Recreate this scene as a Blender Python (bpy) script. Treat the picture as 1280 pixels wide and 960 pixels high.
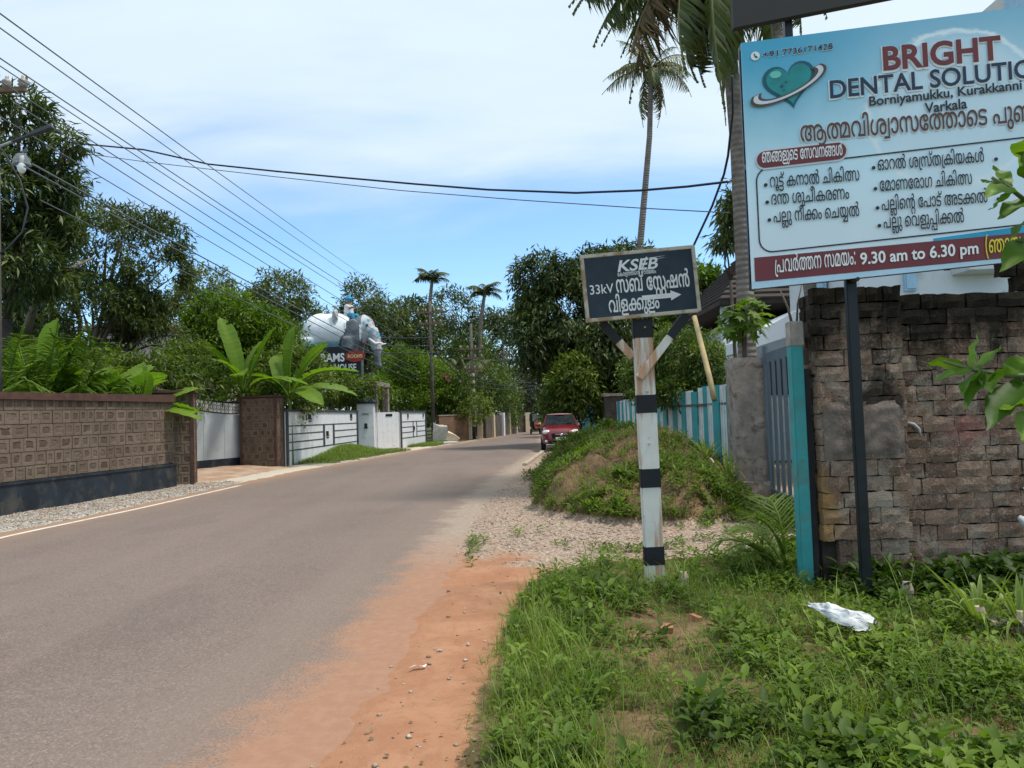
import bpy, bmesh, math, random
import numpy as np
from math import sin, cos, pi, radians, sqrt
from mathutils import Vector, Matrix

for _o in list(bpy.data.objects):
    bpy.data.objects.remove(_o)
SC = bpy.context.scene
COL = SC.collection

# ------------------------------------------------------------------ camera
CAM_H = 1.6
cam_data = bpy.data.cameras.new('camera')
cam_data.sensor_width = 36.0
cam_data.lens = 930 / 1280 * 36.0
cam_data.clip_start = 0.05
cam_data.clip_end = 3000
cam = bpy.data.objects.new('camera', cam_data)
COL.objects.link(cam)
cam.matrix_world = (Matrix.Translation((0, 0, CAM_H)) @ Matrix.Rotation(pi / 2 + radians(2.4), 4, 'X')
                    @ Matrix.Rotation(-0.033, 4, 'Z'))
SC.camera = cam

# ------------------------------------------------------------------ daylight
SUN_EL, SUN_AZ = radians(66), radians(98)      # azimuth measured from +Y towards +X
world = bpy.data.worlds.new('World')
SC.world = world
world.use_nodes = True
wn, wl = world.node_tree.nodes, world.node_tree.links
wn.clear()
w_out = wn.new('ShaderNodeOutputWorld')
w_bg = wn.new('ShaderNodeBackground')
w_bg.inputs['Strength'].default_value = 0.12
sky = wn.new('ShaderNodeTexSky')
sky.sky_type = 'NISHITA'
sky.sun_disc = False
sky.sun_elevation = SUN_EL
sky.sun_rotation = SUN_AZ
sky.air_density = 1.0
sky.dust_density = 0.6
sky.ozone_density = 2.2
w_tc = wn.new('ShaderNodeTexCoord')
# clouds: thin high veil, soft-edged, as a function of direction projected on a cloud layer
sep = wn.new('ShaderNodeSeparateXYZ')
wl.new(w_tc.outputs['Generated'], sep.inputs[0])
addz = wn.new('ShaderNodeMath'); addz.operation = 'ADD'; addz.inputs[1].default_value = 0.22
wl.new(sep.outputs['Z'], addz.inputs[0])
div = wn.new('ShaderNodeVectorMath'); div.operation = 'DIVIDE'
comb = wn.new('ShaderNodeCombineXYZ')
for k in ('X', 'Y', 'Z'):
    wl.new(addz.outputs[0], comb.inputs[k])
wl.new(w_tc.outputs['Generated'], div.inputs[0])
wl.new(comb.outputs[0], div.inputs[1])
wmap = wn.new('ShaderNodeMapping')
wmap.inputs['Scale'].default_value = (0.8, 1.9, 0.5)
wmap.inputs['Rotation'].default_value = (0, 0, radians(-12))
wl.new(div.outputs[0], wmap.inputs['Vector'])
n1 = wn.new('ShaderNodeTexNoise'); n1.inputs['Scale'].default_value = 1.35
n1.inputs['Detail'].default_value = 8; n1.inputs['Roughness'].default_value = 0.52
n1.inputs['Distortion'].default_value = 0.35
wl.new(wmap.outputs[0], n1.inputs['Vector'])
# more cloud higher up: add altitude to the noise
alt = wn.new('ShaderNodeMapRange'); alt.inputs['From Min'].default_value = 0.17
alt.inputs['From Max'].default_value = 0.40; alt.inputs['To Min'].default_value = -0.31
alt.inputs['To Max'].default_value = 0.42; alt.interpolation_type = 'SMOOTHSTEP'
wl.new(sep.outputs['Z'], alt.inputs['Value'])
cadd = wn.new('ShaderNodeMath'); cadd.operation = 'ADD'
wl.new(n1.outputs['Fac'], cadd.inputs[0]); wl.new(alt.outputs['Result'], cadd.inputs[1])
cm = wn.new('ShaderNodeMapRange'); cm.interpolation_type = 'SMOOTHSTEP'
cm.inputs['From Min'].default_value = 0.36; cm.inputs['From Max'].default_value = 0.95
cm.inputs['To Max'].default_value = 0.93
wl.new(cadd.outputs[0], cm.inputs['Value'])
tintm = wn.new('ShaderNodeMix'); tintm.data_type = 'RGBA'; tintm.blend_type = 'MULTIPLY'
tintm.inputs['Factor'].default_value = 1.0
tintm.inputs['B'].default_value = (0.84, 1.01, 1.12, 1)
wl.new(sky.outputs['Color'], tintm.inputs['A'])
# cloud brightness varies softly
n2 = wn.new('ShaderNodeTexNoise'); n2.inputs['Scale'].default_value = 2.2; n2.inputs['Detail'].default_value = 6
wl.new(wmap.outputs[0], n2.inputs['Vector'])
cr = wn.new('ShaderNodeMix'); cr.data_type = 'RGBA'
cr.inputs['A'].default_value = (3.35, 4.15, 4.7, 1)
cr.inputs['B'].default_value = (4.25, 4.75, 5.0, 1)
wl.new(n2.outputs['Fac'], cr.inputs['Factor'])
skymix = wn.new('ShaderNodeMix'); skymix.data_type = 'RGBA'
wl.new(cm.outputs['Result'], skymix.inputs['Factor'])
wl.new(tintm.outputs['Result'], skymix.inputs['A'])
wl.new(cr.outputs['Result'], skymix.inputs['B'])
wl.new(skymix.outputs['Result'], w_bg.inputs['Color'])
wl.new(w_bg.outputs[0], w_out.inputs['Surface'])

sun_data = bpy.data.lights.new('sun', 'SUN')
sun_data.energy = 2.0
sun_data.angle = radians(9)
sun_data.color = (1.0, 0.95, 0.87)
sun = bpy.data.objects.new('sun', sun_data)
COL.objects.link(sun)
_sd = Vector((sin(SUN_AZ) * cos(SUN_EL), cos(SUN_AZ) * cos(SUN_EL), sin(SUN_EL)))
sun.rotation_euler = (-_sd).to_track_quat('-Z', 'Y').to_euler()

SC.view_settings.view_transform = 'Standard'
SC.view_settings.look = 'None'
SC.view_settings.exposure = 0.85
SC.view_settings.gamma = 1.0
SC.view_settings.use_curve_mapping = False
SC.cycles.max_bounces = 6
SC.cycles.transparent_max_bounces = 12

# ------------------------------------------------------------------ helpers
def rng(seed):
    return np.random.default_rng(seed)

def tag(o, label, cat, group=None):
    o['label'] = label
    o['category'] = cat
    if group:
        o['group'] = group
    return o

def empty(name, loc=(0, 0, 0), rz=0.0):
    o = bpy.data.objects.new(name, None)
    o.empty_display_size = 0.2
    o.location = loc
    o.rotation_euler = (0, 0, rz)
    COL.objects.link(o)
    return o

def link(name, me, parent=None, loc=None):
    o = bpy.data.objects.new(name, me)
    COL.objects.link(o)
    if parent is not None:
        o.parent = parent
    if loc is not None:
        o.location = loc
    return o

def copy_tree(o, parent=None):
    c = o.copy()
    COL.objects.link(c)
    if parent is not None:
        c.parent = parent
    for ch in list(o.children):
        copy_tree(ch, c)
    return c

class MB:
    """collects boxes, tubes and polygons, then links them as one mesh object"""
    def __init__(s):
        s.v, s.f, s.t, s.m = [], [], [], []
        s.tint, s.mi = 0.5, 0

    def add(s, vs, fs):
        o = len(s.v)
        s.v += [tuple(p) for p in vs]
        s.t += [s.tint] * len(vs)
        s.f += [tuple(i + o for i in f) for f in fs]
        s.m += [s.mi] * len(fs)
        return s

    def box(s, c, d, rz=0.0, M=None):
        hx, hy, hz = d[0] / 2, d[1] / 2, d[2] / 2
        P = [(-hx, -hy, -hz), (hx, -hy, -hz), (hx, hy, -hz), (-hx, hy, -hz),
             (-hx, -hy, hz), (hx, -hy, hz), (hx, hy, hz), (-hx, hy, hz)]
        ca, sa = cos(rz), sin(rz)
        Q = []
        for x, y, z in P:
            p = Vector((x * ca - y * sa + c[0], x * sa + y * ca + c[1], z + c[2]))
            Q.append(M @ p if M else p)
        return s.add(Q, [(0, 3, 2, 1), (4, 5, 6, 7), (0, 1, 5, 4), (1, 2, 6, 5), (2, 3, 7, 6), (3, 0, 4, 7)])

    def bar(s, a, b, w, h, up=(0, 0, 1)):
        """box beam from a to b, w wide (sideways) and h high (along up)"""
        a, b = Vector(a), Vector(b)
        d = (b - a).normalized()
        up = Vector(up)
        x = d.cross(up)
        if x.length < 1e-4:
            x = Vector((1, 0, 0))
        x.normalize()
        z = x.cross(d).normalized()
        P = []
        for p in (a, b):
            for sx, sz in ((-1, -1), (1, -1), (1, 1), (-1, 1)):
                P.append(p + x * (w / 2 * sx) + z * (h / 2 * sz))
        return s.add(P, [(0, 1, 2, 3), (7, 6, 5, 4), (0, 4, 5, 1), (1, 5, 6, 2), (2, 6, 7, 3), (3, 7, 4, 0)])

    def tube(s, pts, radii, n=8, cap=True):
        pts = [Vector(p) for p in pts]
        if not hasattr(radii, '__len__'):
            radii = [radii] * len(pts)
        V, Fc = [], []
        ref = None
        for i, p in enumerate(pts):
            d = (pts[min(i + 1, len(pts) - 1)] - pts[max(i - 1, 0)])
            d = d.normalized() if d.length > 1e-9 else Vector((0, 0, 1))
            if ref is None:
                ref = Vector((1, 0, 0)) if abs(d.x) < .8 else Vector((0, 1, 0))
            x = (ref - d * ref.dot(d)).normalized()
            ref = x
            y = d.cross(x)
            for k in range(n):
                a = 2 * pi * k / n
                V.append(p + (x * cos(a) + y * sin(a)) * radii[i])
        for i in range(len(pts) - 1):
            for k in range(n):
                a, b = i * n + k, i * n + (k + 1) % n
                Fc.append((a, b, b + n, a + n))
        if cap:
            Fc.append(tuple(range(n - 1, -1, -1)))
            Fc.append(tuple(range((len(pts) - 1) * n, len(pts) * n)))
        return s.add(V, Fc)

    def lathe(s, c, prof, n=16):
        V, Fc = [], []
        for r, z in prof:
            for k in range(n):
                a = 2 * pi * k / n
                V.append((c[0] + r * cos(a), c[1] + r * sin(a), c[2] + z))
        for i in range(len(prof) - 1):
            for k in range(n):
                a, b = i * n + k, i * n + (k + 1) % n
                Fc.append((a, b, b + n, a + n))
        Fc.append(tuple(range(n - 1, -1, -1)))
        Fc.append(tuple(range((len(prof) - 1) * n, len(prof) * n)))
        return s.add(V, Fc)

    def prism(s, poly, y0, y1):
        """polygon in x,z extruded along y"""
        n = len(poly)
        V = [(x, y0, z) for x, z in poly] + [(x, y1, z) for x, z in poly]
        Fc = [tuple(range(n)), tuple(range(2 * n - 1, n - 1, -1))]
        for k in range(n):
            a, b = k, (k + 1) % n
            Fc.append((b, a, a + n, b + n))
        return s.add(V, Fc)

    def ball(s, c, r, n=12, m=8):
        if not hasattr(r, '__len__'):
            r = (r, r, r)
        V, Fc = [], []
        for i in range(1, m):
            t = pi * i / m
            for k in range(n):
                a = 2 * pi * k / n
                V.append((c[0] + r[0] * sin(t) * cos(a), c[1] + r[1] * sin(t) * sin(a), c[2] + r[2] * cos(t)))
        V += [(c[0], c[1], c[2] + r[2]), (c[0], c[1], c[2] - r[2])]
        tp, bt = len(V) - 2, len(V) - 1
        for i in range(m - 2):
            for k in range(n):
                a, b = i * n + k, i * n + (k + 1) % n
                Fc.append((a, a + n, b + n, b))
        for k in range(n):
            Fc.append((tp, k, (k + 1) % n))
            Fc.append((bt, (m - 2) * n + (k + 1) % n, (m - 2) * n + k))
        return s.add(V, Fc)

    def mesh(s, name, mats, smooth=False, bevel=0.0):
        me = bpy.data.meshes.new(name)
        me.from_pydata(s.v, [], s.f)
        if not hasattr(mats, '__len__'):
            mats = [mats]
        for m in mats:
            me.materials.append(m)
        if len(mats) > 1:
            me.polygons.foreach_set('material_index', s.m)
        at = me.attributes.new('tint', 'FLOAT', 'POINT')
        at.data.foreach_set('value', s.t)
        if bevel > 0:
            bm = bmesh.new(); bm.from_mesh(me)
            bmesh.ops.recalc_face_normals(bm, faces=bm.faces)
            es = [e for e in bm.edges if len(e.link_faces) == 2 and e.calc_face_angle(0) > 0.6]
            bmesh.ops.bevel(bm, geom=es, offset=bevel, segments=2, affect='EDGES', clamp_overlap=True)
            bm.to_mesh(me); bm.free()
        else:
            bm = bmesh.new(); bm.from_mesh(me)
            bmesh.ops.recalc_face_normals(bm, faces=bm.faces)
            bm.to_mesh(me); bm.free()
        if smooth:
            me.polygons.foreach_set('use_smooth', [True] * len(me.polygons))
        me.update()
        return me

    def build(s, name, mats, parent=None, smooth=False, bevel=0.0):
        return link(name, s.mesh(name, mats, smooth, bevel), parent)

def np_mesh(name, V, faces, mat, tint=None, smooth=False):
    """V (n,3) array, faces (m,k) array of equal-sized polygons"""
    me = bpy.data.meshes.new(name)
    V = np.ascontiguousarray(V, dtype=np.float32)
    faces = np.ascontiguousarray(faces, dtype=np.int32)
    m, k = faces.shape
    me.vertices.add(len(V)); me.vertices.foreach_set('co', V.ravel())
    me.loops.add(m * k); me.loops.foreach_set('vertex_index', faces.ravel())
    me.polygons.add(m); me.polygons.foreach_set('loop_start', np.arange(0, m * k, k, dtype=np.int32))
    me.update(calc_edges=True)
    if tint is not None:
        at = me.attributes.new('tint', 'FLOAT', 'POINT')
        at.data.foreach_set('value', np.ascontiguousarray(tint, dtype=np.float32))
    if mat is not None:
        me.materials.append(mat)
    if smooth:
        me.polygons.foreach_set('use_smooth', np.ones(m, dtype=bool))
    return me

def frames(d, up):
    """rotation matrices whose columns are side, direction, normal"""
    d = d / np.linalg.norm(d, axis=1, keepdims=True)
    x = np.cross(d, up)
    ln = np.linalg.norm(x, axis=1, keepdims=True)
    bad = ln[:, 0] < 1e-3
    x[bad] = (1, 0, 0); ln[bad] = 1
    x /= ln
    z = np.cross(x, d)
    return np.stack([x, d, z], axis=2)

def inst(TV, TF, M, T, tint):
    """instances of a template: M (k,3,3), T (k,3), tint (k,)"""
    n, k = len(TV), len(T)
    V = np.einsum('kij,nj->kni', M, TV) + T[:, None, :]
    Fc = TF[None] + (np.arange(k) * n)[:, None, None]
    return V.reshape(-1, 3), Fc.reshape(-1, TF.shape[1]), np.repeat(tint, n)

def merge(parts):
    Vs, Fs, Ts, o = [], [], [], 0
    for V, Fc, t in parts:
        Vs.append(V); Fs.append(Fc + o); Ts.append(t); o += len(V)
    return np.concatenate(Vs), np.concatenate(Fs), np.concatenate(Ts)

def _hash(ix, iy, iz, seed):
    h = (ix * 374761393 + iy * 668265263 + iz * 1274126177 + seed * 362437) & 0x7fffffff
    h = ((h ^ (h >> 13)) * 1103515245) & 0x7fffffff
    h = h ^ (h >> 16)
    return (h & 0xffff) / 65535.0

def vnoise(x, y, z=None, seed=0):
    x = np.asarray(x, dtype=np.float64); y = np.asarray(y, dtype=np.float64)
    z = np.zeros_like(x) if z is None else np.asarray(z, dtype=np.float64)
    ix, iy, iz = np.floor(x).astype(np.int64), np.floor(y).astype(np.int64), np.floor(z).astype(np.int64)
    fx, fy, fz = x - ix, y - iy, z - iz
    fx, fy, fz = [f * f * (3 - 2 * f) for f in (fx, fy, fz)]
    r = 0
    for a in (0, 1):
        for b in (0, 1):
            for c in (0, 1):
                w = (fx if a else 1 - fx) * (fy if b else 1 - fy) * (fz if c else 1 - fz)
                r = r + w * _hash(ix + a, iy + b, iz + c, seed)
    return r

def fbm(x, y, seed=0, octv=4):
    r, a, s = 0, 0.5, 1.0
    for k in range(octv):
        r = r + a * vnoise(np.asarray(x) * s, np.asarray(y) * s, seed=seed + k)
        a *= 0.5; s *= 2.03
    return r / (1 - 0.5 ** octv)

def sstep(a, b, x):
    t = np.clip((x - a) / (b - a), 0, 1)
    return t * t * (3 - 2 * t)

# ------------------------------------------------------------------ materials
class NT:
    """small wrapper for building node trees"""
    def __init__(s, name):
        s.mat = bpy.data.materials.new(name)
        s.mat.use_nodes = True
        s.n, s.l = s.mat.node_tree.nodes, s.mat.node_tree.links
        s.n.clear()
        s.out = s.n.new('ShaderNodeOutputMaterial')
        s.tc = s.n.new('ShaderNodeTexCoord')

    def set(s, sock, v):
        if hasattr(v, 'is_output'):
            s.l.new(v, sock)
        elif isinstance(v, (tuple, list)):
            sock.default_value = tuple(v) + ((1,) if len(v) == 3 and sock.type == 'RGBA' else ())
        else:
            sock.default_value = v

    def noise(s, scale, detail=4, rough=0.55, vec=None, dist=0.0, col=False):
        t = s.n.new('ShaderNodeTexNoise')
        t.inputs['Scale'].default_value = scale
        t.inputs['Detail'].default_value = detail
        t.inputs['Roughness'].default_value = rough
        t.inputs['Distortion'].default_value = dist
        s.l.new(vec or s.tc.outputs['Object'], t.inputs['Vector'])
        return t.outputs['Color' if col else 'Fac']

    def vor(s, scale, vec=None, feature='F1', out='Distance'):
        t = s.n.new('ShaderNodeTexVoronoi')
        t.feature = feature
        t.inputs['Scale'].default_value = scale
        s.l.new(vec or s.tc.outputs['Object'], t.inputs['Vector'])
        return t.outputs[out]

    def scalevec(s, sc, vec=None):
        m = s.n.new('ShaderNodeMapping')
        m.inputs['Scale'].default_value = sc
        s.l.new(vec or s.tc.outputs['Object'], m.inputs['Vector'])
        return m.outputs[0]

    def rng(s, v, a, b, c=0.0, d=1.0, smooth=True):
        m = s.n.new('ShaderNodeMapRange')
        m.interpolation_type = 'SMOOTHSTEP' if smooth else 'LINEAR'
        s.set(m.inputs['Value'], v)
        for k, q in zip(('From Min', 'From Max', 'To Min', 'To Max'), (a, b, c, d)):
            s.set(m.inputs[k], q)
        return m.outputs['Result']

    def math(s, op, a, b=0.0):
        m = s.n.new('ShaderNodeMath'); m.operation = op
        s.set(m.inputs[0], a); s.set(m.inputs[1], b)
        return m.outputs[0]

    def mix(s, f, a, b, mode='MIX'):
        m = s.n.new('ShaderNodeMix'); m.data_type = 'RGBA'; m.blend_type = mode
        s.set(m.inputs['Factor'], f); s.set(m.inputs['A'], a); s.set(m.inputs['B'], b)
        return m.outputs['Result']

    def ramp(s, f, stops):
        r = s.n.new('ShaderNodeValToRGB')
        e = r.color_ramp.elements
        while len(e) < len(stops):
            e.new(0.5)
        for q, (p, c) in zip(e, stops):
            q.position = p; q.color = tuple(c) + (1,)
        s.set(r.inputs[0], f)
        return r.outputs[0]

    def attr(s, name):
        a = s.n.new('ShaderNodeAttribute'); a.attribute_name = name
        return a.outputs['Fac']

    def xyz(s, vec=None):
        q = s.n.new('ShaderNodeSeparateXYZ')
        s.l.new(vec or s.tc.outputs['Object'], q.inputs[0])
        return q.outputs

    def bump(s, h, strength=0.3, dist=0.01):
        b = s.n.new('ShaderNodeBump')
        b.inputs['Strength'].default_value = strength
        b.inputs['Distance'].default_value = dist
        s.set(b.inputs['Height'], h)
        return b.outputs[0]

    def pbr(s, color, rough=0.8, normal=None, metal=0.0, spec=0.3, coat=0.0, emit=None):
        p = s.n.new('ShaderNodeBsdfPrincipled')
        s.set(p.inputs['Base Color'], color)
        s.set(p.inputs['Roughness'], rough)
        s.set(p.inputs['Metallic'], metal)
        s.set(p.inputs['Specular IOR Level'], spec)
        s.set(p.inputs['Coat Weight'], coat)
        if normal is not None:
            s.l.new(normal, p.inputs['Normal'])
        s.l.new(p.outputs[0], s.out.inputs['Surface'])
        return s.mat

def plain(name, c, rough=0.6, var=0.12, scale=6.0, bump=0.0, metal=0.0, spec=0.35, dirt=None, dirt_amt=0.0, coat=0.0):
    """a painted or bare surface with slight mottling and optional dirt blotches"""
    t = NT(name)
    n = t.noise(scale, 6, 0.6)
    c1 = tuple(max(0, v * (1 - var)) for v in c)
    c2 = tuple(min(1, v * (1 + var)) for v in c)
    col = t.mix(t.rng(n, 0.3, 0.7), c1, c2)
    if dirt is not None:
        d = t.noise(scale * 0.6 + 1.3, 7, 0.65, dist=0.4)
        col = t.mix(t.rng(d, 0.62 - dirt_amt, 0.78 - dirt_amt * 0.6, 0, 0.85), col, dirt)
    nm = t.bump(t.noise(scale * 9, 5, 0.6), bump, 0.01) if bump > 0 else None
    return t.pbr(col, t.rng(n, 0.2, 0.8, rough - 0.08, min(1, rough + 0.08)), nm, metal, spec, coat)

def leaf_mat(name, dark, mid, light, trans=0.35, rough=0.5, spec=0.35, blots=3.0, bamt=.25):
    t = NT(name)
    f = t.attr('tint')
    col = t.ramp(f, [(0.0, dark), (0.5, mid), (1.0, light)])
    p = t.n.new('ShaderNodeBsdfPrincipled')
    blot = t.noise(blots, 5, .65)
    col = t.mix(t.rng(blot, .60, .74, 0, bamt), col, (.17, .12, .045))
    col = t.mix(t.rng(t.noise(blots * .35, 3, .5), .35, .65), t.mix(1.0, col, (.80, .84, .85), 'MULTIPLY'), col)
    t.l.new(col, p.inputs['Base Color'])
    p.inputs['Roughness'].default_value = rough
    p.inputs['Specular IOR Level'].default_value = spec
    tr = t.n.new('ShaderNodeBsdfTranslucent')
    c2 = t.mix(1.0, col, (1.3, 1.5, 0.5), 'MULTIPLY')
    t.l.new(c2, tr.inputs['Color'])
    mx = t.n.new('ShaderNodeMixShader')
    mx.inputs[0].default_value = trans
    t.l.new(p.outputs[0], mx.inputs[1]); t.l.new(tr.outputs[0], mx.inputs[2])
    t.l.new(mx.outputs[0], t.out.inputs['Surface'])
    return t.mat

# ------------------------------------------------------------------ ground, road, verges
# edges of the carriageway (x at distance y)
RY = np.array([-6, 3.5, 4.7, 7, 9, 11.6, 15, 21, 30, 40, 52, 65, 75, 85, 100.0])
RX = np.array([-1.75, -1.17, -1.0, -.88, -.84, -.80, -.62, -.08, .95, 1.75, 2.1, 2.6, 5.5, 11, 24.0])
LY = np.array([-6, 11.7, 14.7, 20, 25, 28.5, 34.5, 40, 50, 65, 75, 85, 100.0])
LX = np.array([-8.3, -8.0, -7.65, -7.35, -6.9, -6.3, -5.35, -4.4, -2.3, -.3, 1.8, 6.0, 17.0])
xr = lambda y: np.interp(y, RY, RX)
xl = lambda y: np.interp(y, LY, LX)

t = NT('ground_soil')
n = t.noise(0.35, 8, 0.6)
col = t.mix(t.rng(n, .35, .65), (.10, .085, .05), (.05, .075, .025))
M_ground = t.pbr(col, 0.95, t.bump(t.noise(3, 6), .5, .05), spec=.1)
ys = np.concatenate([np.linspace(-40, 110, 40), [200, 400, 900, 1800]])
xs = np.concatenate([[-1200, -300], np.linspace(-70, 70, 36), [300, 1200]])
gx, gy = np.meshgrid(xs, ys)
V = np.stack([gx.ravel(), gy.ravel(), np.full(gx.size, -.06)], 1)
nx = len(xs)
q = np.array([(j * nx + i, j * nx + i + 1, (j + 1) * nx + i + 1, (j + 1) * nx + i) for j in range(len(ys) - 1) for i in range(nx - 1)])
ground = link('ground', np_mesh('ground', V, q, M_ground)); ground['kind'] = 'structure'

# --- asphalt
t = NT('asphalt')
obj = t.tc.outputs['Object']
big = t.noise(.28, 6, .6)
streak = t.noise(1.0, 5, .6, vec=t.scalevec((.9, .10, 1)))
mid = t.noise(3.2, 8, .62)
agg = t.vor(95, feature='F1', out='Color')
aggv = t.n.new('ShaderNodeSeparateColor'); t.l.new(agg, aggv.inputs[0])
fine = t.noise(150, 3, .7)
base = t.mix(t.rng(big, .3, .7), (.152, .108, .088), (.192, .140, .117))
base = t.mix(t.rng(streak, .35, .7, 0, .55), base, (.20, .150, .120))
base = t.mix(t.rng(mid, .45, .75, 0, .25), base, (.11, .084, .072))
base = t.mix(t.rng(aggv.outputs[0], .1, .95, 0, .55), base, t.mix(aggv.outputs[1], (.05, .045, .042), (.36, .30, .26)))
base = t.mix(t.rng(fine, .66, .76, 0, .55), base, (.42, .36, .31))
# small dark oil and tar spots
spot = t.noise(1.3, 3, .5, vec=t.scalevec((1.0, .45, 1)))
base = t.mix(t.rng(spot, .74, .80, 0, .35), base, (.05, .045, .04))
# red earth carried on to the asphalt along both edges
er = t.attr('edge_right'); el = t.attr('edge_left')
nz = t.math('ADD', t.math('MULTIPLY', t.rng(t.noise(2.2, 6, .65), .25, .75), .5), t.math('MULTIPLY', t.rng(t.noise(60, 4, .75), .36, .64), .5))
nz2 = t.noise(.8, 4, .6)
rr = t.math('ADD', er, t.math('MULTIPLY', t.math('SUBTRACT', nz, .5), .75))
crack = t.vor(.75, feature='DISTANCE_TO_EDGE', vec=t.noise(1.6, 5, .6, vec=t.scalevec((.6, .35, 1)), col=True))
base = t.mix(t.math('MULTIPLY', t.rng(crack, .0, .006, .55, 0), t.rng(mid, .5, .62)), base, (.05, .042, .038))
patch = t.noise(.55, 2, .4, vec=t.scalevec((1.4, .5, 1)))
base = t.mix(t.rng(patch, .62, .64, 0, .16), base, (.105, .085, .075))
wx = t.noise(.6, 2, .5, vec=t.scalevec((2.2, .06, 1)))
base = t.mix(t.rng(wx, .50, .68, 0, .25), base, (.225, .165, .138))
yfar = t.rng(t.math('ADD', t.xyz()[1], t.math('MULTIPLY', nz2, 2.0)), 8.5, 11.5)
spill = t.mix(t.rng(t.noise(12, 6, .65), .35, .7, 0, .9), t.mix(yfar, (.345, .162, .088), (.30, .23, .175)), t.mix(yfar, (.405, .212, .124), (.43, .35, .28)))
base = t.mix(t.rng(rr, .28, .42, .97, 0), base, spill)
base = t.mix(t.rng(rr, .3, 1.7, .30, 0), base, (.27, .19, .14))
ll = t.math('ADD', el, t.math('MULTIPLY', t.math('SUBTRACT', nz, .5), .8))
base = t.mix(t.rng(ll, .02, .55, .85, 0), base, (.36, .21, .125))
base = t.mix(t.rng(ll, .3, 1.6, .28, 0), base, (.27, .18, .13))
M_asphalt = t.pbr(base, .86, t.bump(t.math('ADD', aggv.outputs[0], fine), .45, .006), spec=.25)

rows = np.concatenate([np.arange(-6, 30, .5), np.arange(30, 101, 1.0)])
us = np.concatenate([np.linspace(0, .12, 8), np.linspace(.16, .84, 14), np.linspace(.88, 1, 8)])
gu, gy = np.meshgrid(us, rows)
gl, gr = xl(gy) - .35, xr(gy) + .35
gx = gl + (gr - gl) * gu
V = np.stack([gx.ravel(), gy.ravel(), np.zeros(gx.size)], 1)
nu = len(us)
def gridfaces(nr, nc):
    j, i = np.meshgrid(np.arange(nr - 1), np.arange(nc - 1), indexing='ij')
    a = (j * nc + i).ravel()
    return np.stack([a, a + 1, a + nc + 1, a + nc], 1)
me = np_mesh('road', V, gridfaces(len(rows), nu), M_asphalt)
for nm, val in (('edge_right', (xr(gy) - gx)), ('edge_left', (gx - xl(gy)))):
    a = me.attributes.new(nm, 'FLOAT', 'POINT'); a.data.foreach_set('value', val.ravel().astype(np.float32))
road = link('road', me); road['kind'] = 'structure'

# --- verge on the right: one continuous surface, split into dirt path, gravel drive, verge and mound
GB_Y = np.array([-2, 2.5, 3.46, 4.33, 5.0, 5.8, 6.5, 7.1, 7.6, 7.95, 8.2])      # left border of the grass
GB_X = np.array([-.42, -.38, -.32, -.26, -.24, -.15, -.05, .08, .45, .95, 2.2])
def mound_h(x, y):
    w = fbm(x * .9, y * .9, 11) - .5
    d = np.sqrt(((x - 2.15 + .4 * w) / (2.05 + .9 * w)) ** 2 + ((y - 14.6) / np.where(y < 14.6, 4.5, 7.5)) ** 2)
    h = 1.08 * np.clip(1 - d * d, 0, None) ** np.where(x < 2.0, .92, .72)
    lump = (fbm(x * 1.5, y * 1.5, 23) - .5) * 1.15 + (fbm(x * 5, y * 5, 29) - .5) * .34
    return h + np.clip(h * 3, 0, 1) * lump * .55
def hum(x, y):                                           # hummock with the tall weeds left of the post
    return -.07 * sstep(.7, 1.3, x) * sstep(5.0, 6.2, y) + .05 * np.exp(-(((x - .45) / .45) ** 2 + ((y - 5.9) / .7) ** 2)) + .03 * np.exp(-(((x - 2.2) / .9) ** 2 + ((y - 5.2) / 1.1) ** 2))
def grass_in(x, y):
    """metres inside the grass of the near verge (negative: outside)"""
    yy = np.interp(np.clip(x, .08, 2.2), [.08, .45, .95, 2.2], [7.1, 7.6, 7.95, 8.2])
    xb = np.interp(y, GB_Y, GB_X)
    return np.minimum(x - xb, (yy - y))
def masks(x, y):
    n_ = (fbm(x * 2.3, y * 2.3, 3) - .5) * .5
    g_in = grass_in(x, y) + n_ * .5
    m_in = mound_h(x, y)
    veg = np.maximum(sstep(-.06, .22, g_in), sstep(.03, .16, m_in))
    grav = sstep(7.7, 9.2, y + n_ * 3.2 + (x + .3) * .9)
    grav = np.maximum(grav, sstep(2.0, 3.5, x + n_) * (y > 7))
    return veg, grav * (1 - veg), (1 - grav) * (1 - veg)
def verge_z(x, y):
    d = x - xr(y)
    z = -.03 + .06 * sstep(-.1, .45, d) + (fbm(x * 3.1, y * 3.1, 5) - .5) * .045 + (fbm(x * 11, y * 11, 6) - .5) * .018
    g = grass_in(x, y)
    z = z + sstep(0, .5, g) * (.03 + .05 * (fbm(x * 1.7, y * 1.7, 8) - .5)) + hum(x, y) * sstep(0, .4, g) + mound_h(x, y)
    return z
rows = np.concatenate([np.arange(1.6, 9, .05), np.arange(9, 23, .09), np.arange(23, 62, .5)])
cols = np.arange(0, 1.0001, 1 / 130.0)
gu, gy = np.meshgrid(cols, rows)
gx = (xr(gy) - .30) + (7.0 - (xr(gy) - .30)) * gu ** 1.25
gz = verge_z(gx, gy)
mv, mg, md = masks(gx, gy)
V = np.stack([gx.ravel(), gy.ravel(), gz.ravel()], 1)
Fq = gridfaces(len(rows), len(cols))

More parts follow.
